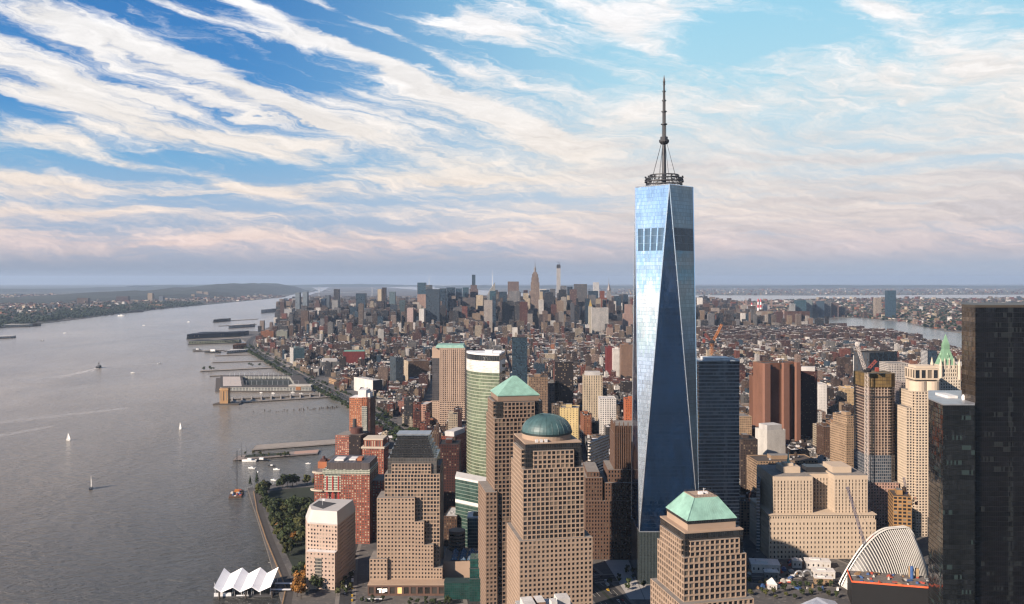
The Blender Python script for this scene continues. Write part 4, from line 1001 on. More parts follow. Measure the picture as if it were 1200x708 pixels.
for a, b in zip(bm_, bm_[1:]): m.tube((a[0],-2.2,a[2]),(b[0],-2.2,b[2]), .9, 5); m.tube((a[0],2.2,a[2]),(b[0],2.2,b[2]), .9, 5)
m.build('ridge_beam', RIBW, r)
m = MB()
for i in range(0, nr-2):
    a = rings[i][0]; b = rings[i+1][0]; m.tube((a[0],a[1]-.5,a[2]+9+6*math.sin(i/nr*math.pi)),(b[0],b[1]-.5,b[2]+9+6*math.sin((i+1)/nr*math.pi)), .8, 5)
m.build('arch_beam', RIBW, r)
for i in range(2, nr-1):
    a = rings[i][0]; zz = a[2]+9+6*math.sin(i/nr*math.pi); m = MB(); m.tube((a[0],a[1]-.5,zz),(a[0]+1.5,a[1]-6.5,zz-4.5-2*math.sin(i/nr*math.pi)), .42, 4, r1=.15); m.build('rib_tip', RIBW, r)
# black hoarded construction podium in front
r = thing('construction_podium', 'black clad construction podium with orange safety edge and building materials', 'building', (PX(1052,840),862,2.4), rad(-14)); foot(330,410,800,890)
m = MB(); m.box(-36,34,-24,12,0,24, parapet=1.0); m.build('black_cladding', plain('black_cladding', (.02,.02,.022), .6), r)
m = MB(); m.box(-36.4,34.4,-24.5,-24.1,24,25.6); m.box(-36.5,-36.1,-24,12,24,25.6); m.build('safety_edge', plain('orange_mesh', (.75,.12,.04), .8), r)
m = MB(); m.poly([(-35.8,-23.8,24.1),(33.8,-23.8,24.1),(33.8,11.8,24.1),(-35.8,11.8,24.1)]); m.build('deck', plain('rough_deck', (.20,.17,.15), .9, amt=.6, scale=.4), r)
bits = [plain('bit_red',(.4,.07,.04),.7), plain('bit_pale',(.5,.47,.42),.8), plain('bit_dark',(.06,.05,.05),.8), plain('bit_blue',(.05,.12,.3),.6), plain('bit_wood',(.32,.2,.1),.8)]
for k in range(38):
    x, y = random.uniform(-33,31), random.uniform(-22,10); a, b, c = random.uniform(.6,3), random.uniform(.4,1.6), random.uniform(.4,1.8)
    m = MB(); m.box(-a,a,-b,b,0,c)
    if k % 3 == 0: m.box(-a*.6,a*.5,-b*.7,b*.6,c,c*1.5)
    if k % 3 == 1: m.tube((-a,0,c+.2),(a,.3,c+.2),.2,5)
    o = m.build('material_stack', bits[k % 5]); o.location = tuple((Matrix.LocRotScale(r.location, r.rotation_euler, (1,1,1)) @ Vector((x,y,24.12)))); o.rotation_euler.z = random.uniform(0,3)
    tag(o, 'heap of building materials lying on the orange edged construction deck', 'materials', 'materials on the construction deck')
m = MB(); m.box(20,24,4,8,24,34); m.box(26,29,4,8,24,33); m.build('core_wall', plain('tan_formwork', (.4,.28,.16), .8), r)
m = MB(); m.cyl(22,1,1.6,1.6,24,36,10); m.build('blue_silo', plain('blue_paint', (.05,.13,.35), .5), r)
luffing('blue crawler crane with long raised lattice jib over the transit hall', 1015, 902, 665, 640, 994, 571, CRB, 2.6)
# ================================================================ OTHER NAMED BUILDINGS
C = dict(red=(.26,.07,.045), dkred=(.13,.04,.032), brown=(.15,.085,.055), dkbrown=(.085,.05,.038), tan=(.36,.25,.16), cream=(.52,.43,.31), white=(.62,.59,.55), grey=(.24,.24,.24), dkgrey=(.09,.09,.095),
         orange=(.42,.15,.06), pink=(.40,.26,.20), yellow=(.58,.45,.22), black=(.02,.02,.022), navy=(.015,.028,.05), teal=(.05,.13,.15), blue=(.04,.09,.17), steel=(.16,.19,.22), rust=(.22,.10,.06), green=(.04,.06,.045))
RF = dict(p=(.52,.50,.48), g=(.28,.27,.26), d=(.06,.06,.065), b=(.15,.12,.10), r=(.22,.09,.06), c=(.16,.40,.31))
def rc(k): return C[k] if isinstance(k, str) else k
def tank_mb(x, y, z, s=1.0):
    m = MB(); m.cyl(x,y,1.9*s,1.9*s,z+2.6*s,z+6.2*s,10,col=(.10,.065,.045)); m.cyl(x,y,2.1*s,.1,z+6.2*s,z+7.8*s,10,col=(.07,.06,.055))
    for a in range(4): m.tube((x+1.3*s*math.cos(a*1.571+.78),y+1.3*s*math.sin(a*1.571+.78),z),(x+1.3*s*math.cos(a*1.571+.78),y+1.3*s*math.sin(a*1.571+.78),z+2.6*s),.14*s,4,col=(.05,.05,.05))
    return m
def slab_building(name, label, cat, px0, px1, pyt, Y, dep, rot=0, wall='tan', roof='g', wu=.45, wv=.5, bay=3.4, flo=3.6, gl=0, extra='b', side=None, setb=(), group=None):
    """a rectangular building placed by where it stands; setb = [(height fraction, inset), ...] for stepped tops"""
    a = rad(rot); c_, s_ = math.cos(a), abs(math.sin(a)); ext = (px1-px0)*Y/F
    xm = PX((px0+px1)/2, Y); va = abs(xm)/Y
    wd = max(4, (ext-dep*s_)/c_) if rot else ext
    h = PZ(pyt, Y)-2.4
    r = thing(name, label, cat, (xm, Y+dep/2, 2.4), a, group)
    m = MB(); steps = [(1.0, 0.0)] if not setb else list(setb); z = 0
    sc = rc(side) if side else None
    for fr, ins in steps:
        x0, x1, y0, y1 = -wd/2+ins, wd/2-ins, -dep/2+ins, dep/2-ins
        pts = [(x0,y0),(x1,y0),(x1,y1),(x0,y1)]
        for i in range(4):
            cc = sc if (sc and i in (1,3)) else rc(wall)
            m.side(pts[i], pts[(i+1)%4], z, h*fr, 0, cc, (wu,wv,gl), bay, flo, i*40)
        k = .5; q = [(x0+k,y0+k),(x1-k,y0+k),(x1-k,y1-k),(x0+k,y1-k)]; zt_ = h*fr
        for i in range(4):
            m.poly([(*pts[i],zt_),(*pts[(i+1)%4],zt_),(*q[(i+1)%4],zt_),(*q[i],zt_)], col=rc(wall)); m.poly([(*q[(i+1)%4],zt_),(*q[i],zt_),(*q[i],zt_-1),(*q[(i+1)%4],zt_-1)][::1], col=rc(wall))
        m.poly([(*c,zt_-1) for c in q], col=RF[roof]); z = zt_
    m.build('wall', [CITY], r)
    w2, d2 = (x1-x0), (y1-y0)
    if 'b' in extra:
        m = MB(); m.box(x0+w2*.3,x0+w2*.62,y0+d2*.35,y0+d2*.7,h-1,h+4.2, col=rc(wall), roof=RF['g']); m.build('roof_bulkhead', [CITY], r)
    if 'u' in extra:
        m = MB()
        for k in range(5): x, y = x0+w2*random.uniform(.12,.85), y0+d2*random.uniform(.15,.8); m.box(x-1.2,x+1.2,y-.9,y+.9,h-1,h+.9, col=(.5,.5,.5))
        m.build('air_units', [CITY], r)
    if 't' in extra: tank_mb(x0+w2*.75, y0+d2*.5, h-1, 1.2).build('water_tank', [CITY], r)
    if 'w' in extra:
        m = MB(); m.box(x0+w2*.1,x0+w2*.9,y0+d2*.15,y0+d2*.85,h-1,h+7, col=RF['p'], roof=RF['p']); m.build('penthouse', [CITY], r)
    foot(xm-ext/2-6, xm+ext/2+6, Y-8, Y+dep+8)
    OCC.append((px0, px1, pyt, Y))
    return r
B = 'building'
T_ = [ # name,label,px0,px1,top,Y,depth,rot,wall,roof,kw
 ('windowless_tower','huge windowless reddish brown slab tower with dark vent slots on top',886,935,425,1586,32,18,(.25,.12,.078),'b',dict(wu=0,wv=0,extra='')),
 ('apartment_tower','slender dark maroon apartment tower beside the windowless brown slab',938,963,435,1640,30,-22,(.10,.035,.03),'d',dict(wu=.5,wv=.35,bay=2.4,flo=3.0,side=(.16,.07,.055),extra='w')),
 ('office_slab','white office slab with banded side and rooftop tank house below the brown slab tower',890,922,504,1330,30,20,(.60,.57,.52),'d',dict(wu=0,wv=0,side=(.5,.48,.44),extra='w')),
 ('loft_building','low tan loft building with flat roofs behind the cream limestone block',884,958,540,1190,42,4,'tan','b',dict(wu=.5,wv=.6,bay=4,extra='btu')),
 ('glass_office','dark blue glass office block directly behind the cream limestone block',907,966,548,1100,26,0,(.025,.035,.05),'d',dict(wu=.9,wv=.7,gl=1,extra='u')),
 ('art_deco_loft','tall tan art deco loft building left of the unfinished concrete tower',984,1014,488,1330,44,12,(.40,.28,.18),'b',dict(wu=.5,wv=.45,bay=3,setb=[(.86,0),(1,3)],extra='bt')),
 ('loft_building','narrow brown loft building between maroon tower and tan art deco loft',965,976,500,1480,34,0,'brown','g',dict(wu=.4,wv=.5)),
 ('loft_building','tan fronted loft building touching the tall art deco loft',976,986,496,1500,34,0,(.3,.18,.11),'g',dict(wu=.6,wv=.6)),
 ('banded_office','dark office block with thin white floor bands beside the cream limestone block',887,905,566,1020,46,-18,(.5,.5,.5),'g',dict(wu=.97,wv=.62,bay=2,gl=1,extra='')),
 ('loft_building','orange tan loft building with big square windows next to the transit hall',1048,1076,582,985,34,-14,(.42,.24,.10),'b',dict(wu=.7,wv=.6,bay=4.4,flo=4,extra='bt')),
 ('office_slab','dark striped federal office slab with plain brown end wall',1006,1056,413,1580,36,24,(.022,.022,.024),'d',dict(wu=.55,wv=.96,bay=3,gl=1,side=(.13,.10,.08),extra='')),
 ('office_tower','square tower with dotted white concrete front above the crowned cream tower',1041,1066,426,1450,36,0,(.50,.46,.42),'g',dict(wu=.55,wv=.6,bay=2.7,flo=2.9,extra='')),
 ('office_tower','grey gridded office tower between unfinished tower and crowned cream tower',1053,1073,449,1280,44,0,(.36,.30,.28),'g',dict(wu=.5,wv=.6,bay=3,setb=[(.82,0),(.92,4),(1,8)],extra='')),
 ('office_slab','slim white office slab squeezed beside the crowned cream tower',1061,1071,520,1200,20,0,'white','p',dict(wu=.6,wv=.4)),
 ('office_slab','navy slab tower with pale edge far behind the crowned cream tower',1087,1098,411,2400,40,0,'navy','d',dict(wu=.8,wv=.7,gl=1,side='white',extra='')),
 ('banded_office','white horizontally banded office slab left of the brown brick setback tower',689,719,519,1150,60,-30,(.66,.62,.56),'g',dict(wu=.98,wv=.48,bay=2,flo=3.9,extra='u')),
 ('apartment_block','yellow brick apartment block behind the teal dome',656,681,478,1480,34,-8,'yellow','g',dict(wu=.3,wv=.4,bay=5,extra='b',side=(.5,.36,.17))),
 ('office_tower','dark brick tower with red brown edge north of the pyramid tower',650,672,424,1950,44,0,(.05,.035,.033),'b',dict(wu=.7,wv=.6,bay=3.6,flo=4,side=(.2,.07,.05),extra='u')),
 ('apartment_block','cream slab apartment block with vertical window strips',684,706,440,1900,34,0,'cream','g',dict(wu=.35,wv=.7,bay=5,extra='bw')),
 ('loft_building','white loft building with grid windows between cream slab and tall skyscraper',703,722,467,1650,36,0,'white','p',dict(wu=.5,wv=.5,bay=4.4,extra='u')),
 ('apartment_block','bright orange brick block peeking from behind the tall skyscraper',733,748,468,1500,26,0,(.46,.13,.05),'r',dict(wu=.35,wv=.4)),
 ('apartment_tower','plain brown apartment tower just left of the tall skyscraper',728,743,404,2700,40,0,(.26,.16,.11),'g',dict(wu=.3,wv=.4)),
 ('loft_building','white loft building beside the plain brown apartment tower',719,729,409,2760,40,0,'white','p',dict(wu=.4,wv=.5)),
 ('school_building','dark red block beside the white loft and plain brown tower',711,720,407,2800,50,0,(.2,.03,.03),'b',dict(wu=.2,wv=.3)),
 ('loft_building','grey loft building with square windows left of the dark brick tower',641,655,449,1950,40,0,(.2,.2,.2),'g',dict(wu=.5,wv=.6)),
 ('loft_building','wide tan loft building just above the green pyramid roof',620,642,442,1880,50,0,(.30,.20,.13),'b',dict(wu=.55,wv=.6,extra='bt')),
 ('glass_tower','dark green glass tower rising behind the green pyramid roof',600,618,396,2300,40,0,(.02,.04,.035),'d',dict(wu=.92,wv=.8,gl=1,extra='')),
 ('glass_office','dark banded glass office block in the low blocks near the river',454,472,419,2600,60,25,(.09,.10,.10),'d',dict(wu=.97,wv=.55,gl=1,extra='u')),
 ('warehouse','long cream and brown warehouse block behind the dark banded glass office',471,502,423,2700,60,20,(.20,.12,.075),'g',dict(wu=.35,wv=.8,side='cream',extra='bt')),
 ('depot_building','big white depot with its shaded front painted dark and pale striped roof',408,447,446,2420,110,38,(.05,.055,.065),'p',dict(wu=0,wv=0,side='white',extra='u')),  # shade on the front is put into the wall colour
 ('warehouse','long low tan warehouse behind the riverside highway trees',381,411,445,2640,70,30,(.42,.27,.15),'b',dict(wu=.5,wv=.5,bay=6,flo=6,extra='u')),
 ('glass_office','teal glass condominium block near the riverside highway',335,356,408,3300,70,25,(.12,.22,.23),'g',dict(wu=.75,wv=.6,gl=1,side='white',extra='b')),
 ('warehouse','grey gridded warehouse block with pale bulkheads',371,397,424,3050,70,15,(.22,.22,.21),'p',dict(wu=.5,wv=.5,bay=5,extra='bw')),
 ('warehouse','deep red block with green copper roof strip in the low blocks',398,427,412,3200,90,8,(.22,.03,.025),'c',dict(wu=.3,wv=.4,extra='')),
 ('warehouse','orange brick warehouse beside the far riverside piers',301,320,388,4550,110,12,(.36,.15,.075),'b',dict(wu=.5,wv=.5,bay=6,flo=5,extra='b')),
 ('warehouse','pale green grey warehouse right of the orange brick riverside warehouse',319,336,388,4500,110,12,(.36,.37,.30),'g',dict(wu=.5,wv=.4,bay=6,extra='b')),
 ('office_block','white wedge shaped block in front of the orange riverside warehouse',308,323,397,4250,60,10,'white','p',dict(wu=0,wv=0,extra='')),
 ('apartment_block','pinkish block with dark window bands left of the tan stone tower',490,505,474,1900,50,-12,(.42,.25,.19),'p',dict(wu=.7,wv=.4,bay=9,flo=4.4,extra='')),
 ('apartment_block','dark red brick block with pale ground floor beside the highway',476,491,475,1960,46,-10,(.20,.04,.035),'d',dict(wu=.5,wv=.5,extra='b')),
 ('apartment_block','brown pink brick block at the edge of the highway trees',466,479,470,2050,50,-10,(.28,.13,.10),'g',dict(wu=.4,wv=.5,extra='b')),
 ('school_building','long red brick school with white roof behind the stepped granite tower',517,547,512,1420,60,-22,(.27,.075,.045),'d',dict(wu=.45,wv=.45,extra='wu')),
 ('apartment_block','dark maroon brick apartment block right of the stepped granite tower',514,538,521,1180,40,0,(.10,.035,.03),'d',dict(wu=.5,wv=.5,extra='bt')),
 ('low_building','low building with bright white roof right behind the stepped granite tower',520,540,605,1040,44,-6,'brown','p',dict(wu=.4,wv=.5,extra='u')),
 ('loft_building','brown loft strip just left of the windowless brown slab tower',883,891,441,1640,30,0,'rust','b',dict(wu=0,wv=0,extra='')),
 ('loft_building','tan loft building at the right edge of the grey banded glass slab',867,881,488,1420,40,0,(.42,.29,.18),'g',dict(wu=.5,wv=.6,extra='t')),
 ('loft_building','dark loft building below the tan loft and grey glass slab',868,888,515,1250,40,0,(.10,.07,.06),'d',dict(wu=.5,wv=.5,extra='b')),
 ('apartment_tower','thin white tower in the low blocks left of the striped federal slab',1003,1009,417,2500,20,0,'white','p',dict(wu=.3,wv=.4,extra='')),
 ('apartment_block','yellow cream block among low roofs near the striped federal slab',990,1006,455,2100,40,0,(.5,.36,.2),'p',dict(wu=.5,wv=.4,extra='b')),
 ('apartment_block','white narrow apartment block behind the slender maroon tower',960,969,450,1950,40,0,'white','p',dict(wu=.2,wv=.4,extra='')),
 ('apartment_tower','dark brown housing tower beside the east river, first of three',910,918,366,5700,60,0,(.12,.06,.055),'d',dict(wu=.4,wv=.4,extra='')),
 ('apartment_tower','wide brown housing tower beside the east river, middle of three',923,937,365,5600,70,0,(.15,.08,.065),'d',dict(wu=.4,wv=.4,extra='')),
 ('apartment_tower','brown housing tower beside the east river, last of three',940,949,365,5650,60,0,(.13,.07,.06),'d',dict(wu=.4,wv=.4,extra='')),
 ('office_block','broad tan block left of the three brown river housing towers',887,908,365,5900,90,0,(.30,.22,.17),'g',dict(wu=.3,wv=.4,setb=[(.6,0),(1,8)],extra='')),
 ('office_block','dark teal block with flat top left of the broad tan block',862,879,368,5600,70,0,(.03,.06,.08),'d',dict(wu=.8,wv=.6,gl=1,extra='')),
 ('housing_block','long deep brown housing terrace stretching across the low west blocks',393,456,386,4900,60,3,(.14,.055,.042),'b',dict(wu=.3,wv=.4,extra='b',setb=[(.85,0),(1,9)])),
]
for nm, lb, p0, p1, pt_, Y_, d_, ro, wl, rf_, kw in T_:
    slab_building(nm, lb, B, p0, p1, pt_, Y_, d_, ro, wl, rf_, **kw)
# vent band and dishes on the windowless tower
wt = bpy.data.objects['windowless_tower']; hw = PZ(425,1586)-2.4
m = MB()
for k in range(6):
    if k in (2,): continue
    m = MB(); m.box(-34+k*11,-28+k*11,-19.4,-18.9,hw-11,hw-3); m.build('vent_slot', STEEL, wt)
m = MB()
for x0, x1 in ((-37.5,-26),(2,14),(29,37.5)): m.box(x0,x1,-26,-18.9,0,hw)
m.build('pilaster', plain('brown_granite_panel', (.25,.12,.08), .8, amt=.1), wt)
for x, s in ((3,5.5),(12,3.6)):
    m = MB(); m.lathe([(s,hw+5+s*.2),(s*.75,hw+4),(.2,hw+3.2)], x, -8, 16); m.tube((x,-8,hw-1),(x,-8,hw+3.4),.5,6); o = m.build('dish_antenna', WHITEM, wt)

# ---- midtown skyline and river towers
SK = [
 ('office_tower','grey tower with thin white mast standing behind the wide dark slab',499,506,334,6000,50,'steel','g',dict(wu=.8,wv=.6)),
 ('hotel_tower','tower with teal top half and pink lower half left of wide dark slab',489,499,332,6150,50,(.40,.27,.22),'g',dict(wu=.4,wv=.5)),
 ('office_slab','wide dark grey slab at the west end of midtown',499,515,339,5360,70,(.07,.075,.085),'d',dict(wu=.7,wv=.7,gl=1)),
 ('office_tower','deep blue slab touching the wide dark grey slab',515,522,338,5900,60,'navy','d',dict(wu=.8,wv=.7,gl=1)),
 ('office_tower','navy tower with tan crown beside the deep blue slab',523,533,337,6000,60,'navy','b',dict(wu=.8,wv=.7,gl=1)),
 ('office_tower','tan grey stepped tower in front of the navy tan crowned tower',528,535,347,5500,50,(.25,.21,.19),'g',dict(wu=.4,wv=.5,setb=[(.8,0),(1,6)])),
 ('office_tower','blue glass tower between the tan stepped tower and teal box',534,541,338,6100,55,'blue','d',dict(wu=.9,wv=.8,gl=1)),
 ('office_tower','blunt teal glass box tower in mid skyline',542,549,337,6200,60,'teal','d',dict(wu=.9,wv=.8,gl=1)),
 ('apartment_tower','very slim dark blue tower poking up from the midtown roofs',553,557,322,6900,30,(.02,.035,.06),'g',dict(wu=.8,wv=.8,gl=1)),
 ('office_tower','grey brown tower at the foot of the very slim blue tower',550,560,334,6300,60,(.2,.15,.15),'r',dict(wu=.5,wv=.6,setb=[(.9,0),(1,8)])),
 ('office_tower','teal glass box just below the crystal topped tower',574,581,341,5700,50,(.02,.14,.14),'d',dict(wu=.9,wv=.8,gl=1)),
 ('office_slab','broad brown grey slab with flat top beneath the teal box tower',542,557,349,5500,60,(.16,.14,.14),'g',dict(wu=.5,wv=.5)),
 ('office_tower','pale cream tower left of the crystal topped tower',558,566,346,5700,50,'cream','g',dict(wu=.4,wv=.5)),
 ('apartment_tower','pale block low in front of the crystal topped tower',567,577,352,5300,50,(.38,.34,.31),'p',dict(wu=.4,wv=.5)),
 ('office_tower','slim navy tower beside the sixth avenue canyon',577,581,347,5200,50,'navy','d',dict(wu=.8,wv=.7,gl=1)),
 ('apartment_tower','dark navy tower on the far side of the sixth avenue canyon',585,594,342,5700,60,(.012,.02,.04),'d',dict(wu=.8,wv=.7,gl=1)),
 ('office_slab','tall brown grey slab with ribbed flat top',595,608,330,6700,60,(.24,.17,.15),'b',dict(wu=.4,wv=.8)),
 ('office_slab','pale grey slab with light top edge in front of ribbed brown slab',596,609,341,6000,50,(.26,.26,.27),'p',dict(wu=.4,wv=.8)),
 ('office_tower','dark slender tower left of the stepped spire tower base',603,609,354,5100,40,'dkgrey','g',dict(wu=.6,wv=.6)),
 ('office_tower','slim pale tower just right of the stepped spire tower',632.5,636,342,5700,40,'cream','p',dict(wu=.4,wv=.5)),
 ('office_slab','navy slab behind the slim pale tower',633,644,340,6300,50,'navy','d',dict(wu=.8,wv=.7,gl=1)),
 ('apartment_tower','white slim tower at the edge of the navy slab',640.5,644.5,342,5600,40,'white','p',dict(wu=.3,wv=.5)),
 ('office_slab','blue grey slab right of the pencil thin tower',657,664,335,6300,50,(.2,.22,.25),'g',dict(wu=.6,wv=.6)),
 ('office_slab','navy block behind the blue grey slab',665,671,336,6500,50,'navy','d',dict(wu=.8,wv=.7,gl=1)),
 ('office_slab','broad grey slab with dark band along the top',673,688,333,6050,50,(.16,.16,.17),'d',dict(wu=.4,wv=.7)),
 ('office_tower','reddish brown block in front of the broad grey slab',668,676,339,5700,50,(.17,.10,.09),'b',dict(wu=.4,wv=.6)),
 ('office_tower','black tower below the broad grey slab',686,691,350,5200,50,'black','d',dict(wu=.8,wv=.8,gl=1)),
 ('office_slab','white topped tower with slanted crown far behind the navy slabs',695.5,702,331,7000,50,(.6,.6,.6),'p',dict(wu=.9,wv=.4)),
 ('office_slab','navy slab between broad grey slab and red brown stepped tower',690,701,341,5900,50,'navy','d',dict(wu=.8,wv=.7,gl=1)),
 ('apartment_tower','red brown stepped tower left of the steel spired tower',701,711,341,6100,60,(.24,.075,.045),'r',dict(wu=.3,wv=.5,setb=[(.8,0),(1,14)])),
 ('hospital_block','white ribbed hospital block below the steel spired tower',694,713,361,4900,60,(.5,.48,.45),'p',dict(wu=.5,wv=.7,bay=6)),
 ('office_tower','navy tower right of the steel spired tower',720,728,347,5900,50,'navy','d',dict(wu=.8,wv=.7,gl=1)),
 ('office_tower','dark blue slab close to the tall glass skyscraper',730.5,736,345,6000,50,(.02,.03,.05),'d',dict(wu=.8,wv=.7,gl=1)),
 ('apartment_tower','pinkish stepped apartment tower close to the tall glass skyscraper',731,743,357,5000,60,(.36,.24,.20),'p',dict(wu=.3,wv=.4,setb=[(.7,0),(1,10)])),
 ('office_tower','navy office box standing apart near the river bend',417,428,344,5900,60,(.01,.018,.03),'d',dict(wu=.85,wv=.8,gl=1)),
 ('office_tower','low navy wing at the foot of the navy office box',410,418,360,5800,60,(.01,.018,.03),'d',dict(wu=.85,wv=.8,gl=1)),
 ('apartment_tower','silvery glass apartment tower, left one of matching twins',346,351,343,6700,50,(.26,.30,.33),'g',dict(wu=.6,wv=.6,gl=1,group=None)),
 ('apartment_tower','silvery glass apartment tower, right one of matching twins',354.5,360,342,6700,50,(.26,.30,.33),'g',dict(wu=.6,wv=.6,gl=1)),
 ('apartment_tower','brown stepped tower right of the silvery twin towers',368,375,352,6500,60,(.15,.085,.075),'b',dict(wu=.3,wv=.5,setb=[(.85,0),(1,10)])),
 ('apartment_tower','dark slim tower near the river bend right of brown stepped tower',391,397,339,7000,50,(.07,.07,.09),'d',dict(wu=.6,wv=.6)),
 ('apartment_tower','blue grey slim tower left of the dark slim tower',380.5,386,346,6900,50,(.16,.18,.21),'g',dict(wu=.6,wv=.6,gl=1)),
 ('apartment_tower','short blue tower near the river bend',376,381,350,6800,50,'blue','d',dict(wu=.7,wv=.6,gl=1)),
 ('apartment_tower','cylindrical looking pale grey tower near the riverside',389,396,352,6200,50,(.33,.33,.33),'p',dict(wu=.5,wv=.5)),
 ('apartment_tower','pale cream tower right of the navy office box',442.5,447,339,6700,50,'cream','p',dict(wu=.3,wv=.5)),
 ('apartment_tower','tall dark brown tower touching the pale cream tower',447.5,452,337,6800,50,(.07,.05,.055),'d',dict(wu=.4,wv=.5)),
 ('apartment_tower','pale teal glass tower right of the dark brown tower',456,463,342,6600,50,(.17,.24,.26),'g',dict(wu=.7,wv=.6,gl=1)),
 ('office_tower','banded cream tower with stacked setbacks right of navy office box',432,439,353,6200,50,(.42,.36,.28),'p',dict(wu=.9,wv=.45,setb=[(.6,0),(.8,4),(1,9)])),
 ('office_tower','dark plum block right of the banded cream tower',441,450,353,6100,60,(.06,.045,.055),'d',dict(wu=.5,wv=.6)),
 ('office_tower','green glass topped block right of the dark plum block',468,475,352,6000,60,(.10,.14,.13),'d',dict(wu=.7,wv=.6,gl=1)),
 ('office_tower','pale pink office block near the west end of midtown',477,484,361,5300,60,(.48,.36,.33),'p',dict(wu=.3,wv=.4)),
 ('office_tower','white gabled block under the pink and teal tower',491,497,362,5300,50,'white','c',dict(wu=.3,wv=.4)),
 ('apartment_tower','brown brick tower among low blocks left of the silvery twins',328,333,354,6500,50,(.12,.07,.06),'b',dict(wu=.3,wv=.5)),
 ('apartment_tower','white ribbed tower below the silvery twin towers',333,342,362,5700,60,(.42,.42,.42),'p',dict(wu=.5,wv=.5)),
 ('apartment_tower','teal glass tower standing alone across the east river',1040,1050,340.5,7217,50,(.02,.10,.14),'d',dict(wu=.95,wv=.8,gl=1)),
 ('apartment_tower','white tower at the edge of the tall glass skyscraper',818,823.5,349,6500,40,'white','p',dict(wu=.2,wv=.3)),
 ('apartment_tower','brown rounded tower beside the white tower and skyscraper edge',824,834,356,6200,60,(.15,.085,.07),'b',dict(wu=.3,wv=.4,setb=[(.75,0),(1,12)])),
 ('apartment_tower','pale stepped tower right of the brown rounded tower',835,843,361,5900,50,(.33,.28,.25),'g',dict(wu=.3,wv=.4)),
]
for nm, lb, p0, p1, pt_, Y_, d_, wl, rf_, kw in SK:
    kw = {**dict(extra='', bay=6, flo=6), **kw}; slab_building(nm, lb, 'tower', p0, p1, pt_, Y_, d_, 0, wl, rf_, **kw)
for i, (p0, p1, t_) in enumerate([(927,932,356),(933,945,352),(945.5,952,352),(952.5,958,357),(959,966,353),(967,974,353),(974.5,983,355),(985,992,360),(1026,1033,349)]):
    lab = ['pale slim tower','teal glass tower','pale glass tower','navy tower','blue grey tower','grey tower','reddish topped tower','dark stepped tower','cream and white tower'][i]
    slab_building('apartment_tower', f'{lab} on the far bank of the east river', 'tower', p0, p1, t_, 7100+60*i, 50, 0, [(.4,.42,.42),(.05,.13,.16),(.28,.34,.35),'navy',(.07,.12,.17),(.2,.22,.24),(.22,.15,.14),'dkgrey',(.42,.35,.28)][i], 'g', wu=.7, wv=.6, bay=6, flo=6, gl=1 if i in (1,3,4) else 0, extra='')
# New Jersey side blocks
for i, (p0, p1, t_, Y_, wl, lb) in enumerate([(90,103,349.5,10400,(.13,.08,.065),'broad brown housing slab on the far wooded shore'),(136,150,347.5,11600,(.10,.055,.05),'twin topped dark brown housing slab on the far shore'),(173,178.5,343.5,12000,(.36,.28,.2),'slim tan tower on the far shore, first of its kind from the west'),(34,46,369,7400,(.22,.09,.06),'red brown block by the trees on the far western bank'),
    (113,125,364.5,8300,(.25,.2,.13),'low ochre warehouse at the water on the far shore'),(224,228,345,13800,(.33,.26,.19),'slim tan tower on the far shore before the wooded ridge'),(230,237,341.5,14300,(.30,.24,.19),'pair topped tan tower under the wooded ridge'),(238.5,244,342,14300,(.30,.24,.19),'narrow tan tower right beside the pair topped tower'),(186,191,347,12000,(.15,.18,.22),'blue grey tower on the far shore'),(146,158,359.5,9400,(.27,.15,.1),'long red brown wharf building on the far shore'),(173,190,357,9900,(.36,.2,.12),'long orange roofed wharf building on the far shore')]):
    slab_building('housing_slab', lb, B, p0, p1, t_, Y_, 60, 0, wl, 'g', wu=.4, wv=.5, bay=7, flo=7, extra='')

def skyline_spire(name, label, px, Y, prof, mat, n=4, extra=None):
    r = thing(name, label, 'skyscraper', (PX(px,Y), Y, 2.4)); foot(PX(px,Y)-50, PX(px,Y)+50, Y-40, Y+60)
    return r
# stepped spire tower
r = skyline_spire('art_deco_skyscraper', 'tallest stepped art deco skyscraper with mast in the midtown skyline', 627, 5550, None, None); reg('stepped spire tower', 627, 345)
col_ = (.30,.225,.185); par_ = (.4,.8,0)
m = MB(); kw = dict(bay=5, flo=6, col=col_, par=par_, roof=(.3,.28,.26))
m.box(-40,40,-30,30,0,90,**kw); m.box(-32,32,-24,24,90,130,**kw); m.box(-27,27,-20,20,130,300,**kw); m.box(-23,23,-18,18,300,330,**kw); m.box(-16,16,-20.4,20,130,350,**kw); m.box(-19,19,-15,15,330,352,**kw); m.box(-13,13,-11,11,352,364,**kw); m.build('wall', [CITY], r)
m = MB(); m.cyl(0,0,7,6,364,392,8); m.cyl(0,0,4.5,2.2,392,402,8); m.cyl(0,0,1.8,.4,402,446,6); m.build('mast', plain('grey_mast', (.22,.2,.19), .7), r)
# steel spired tower
r = skyline_spire('steel_crown_skyscraper', 'slim grey skyscraper with arched steel crown and needle spire', 713.5, 6250, None, None); reg('steel spired tower', 713, 345)
m = MB(); kw = dict(bay=5, flo=6, col=(.34,.33,.33), par=(.4,.7,0)); m.box(-26,26,-22,22,0,100,**kw); m.box(-17,17,-16,16,100,212,**kw); m.box(-12,12,-12,12,212,240,**kw); m.build('wall', [CITY], r)
m = MB()
for z0, z1, r0, r1 in ((240,252,16,13),(252,262,13,9.5),(262,274,9.5,6),(274,290,6,2.2),(290,335,1.6,.2)): m.cyl(0,0,r0,r1,z0,z1,8)
m.build('steel_crown', plain('crown_steel', (.24,.22,.22), .6, .2), r)
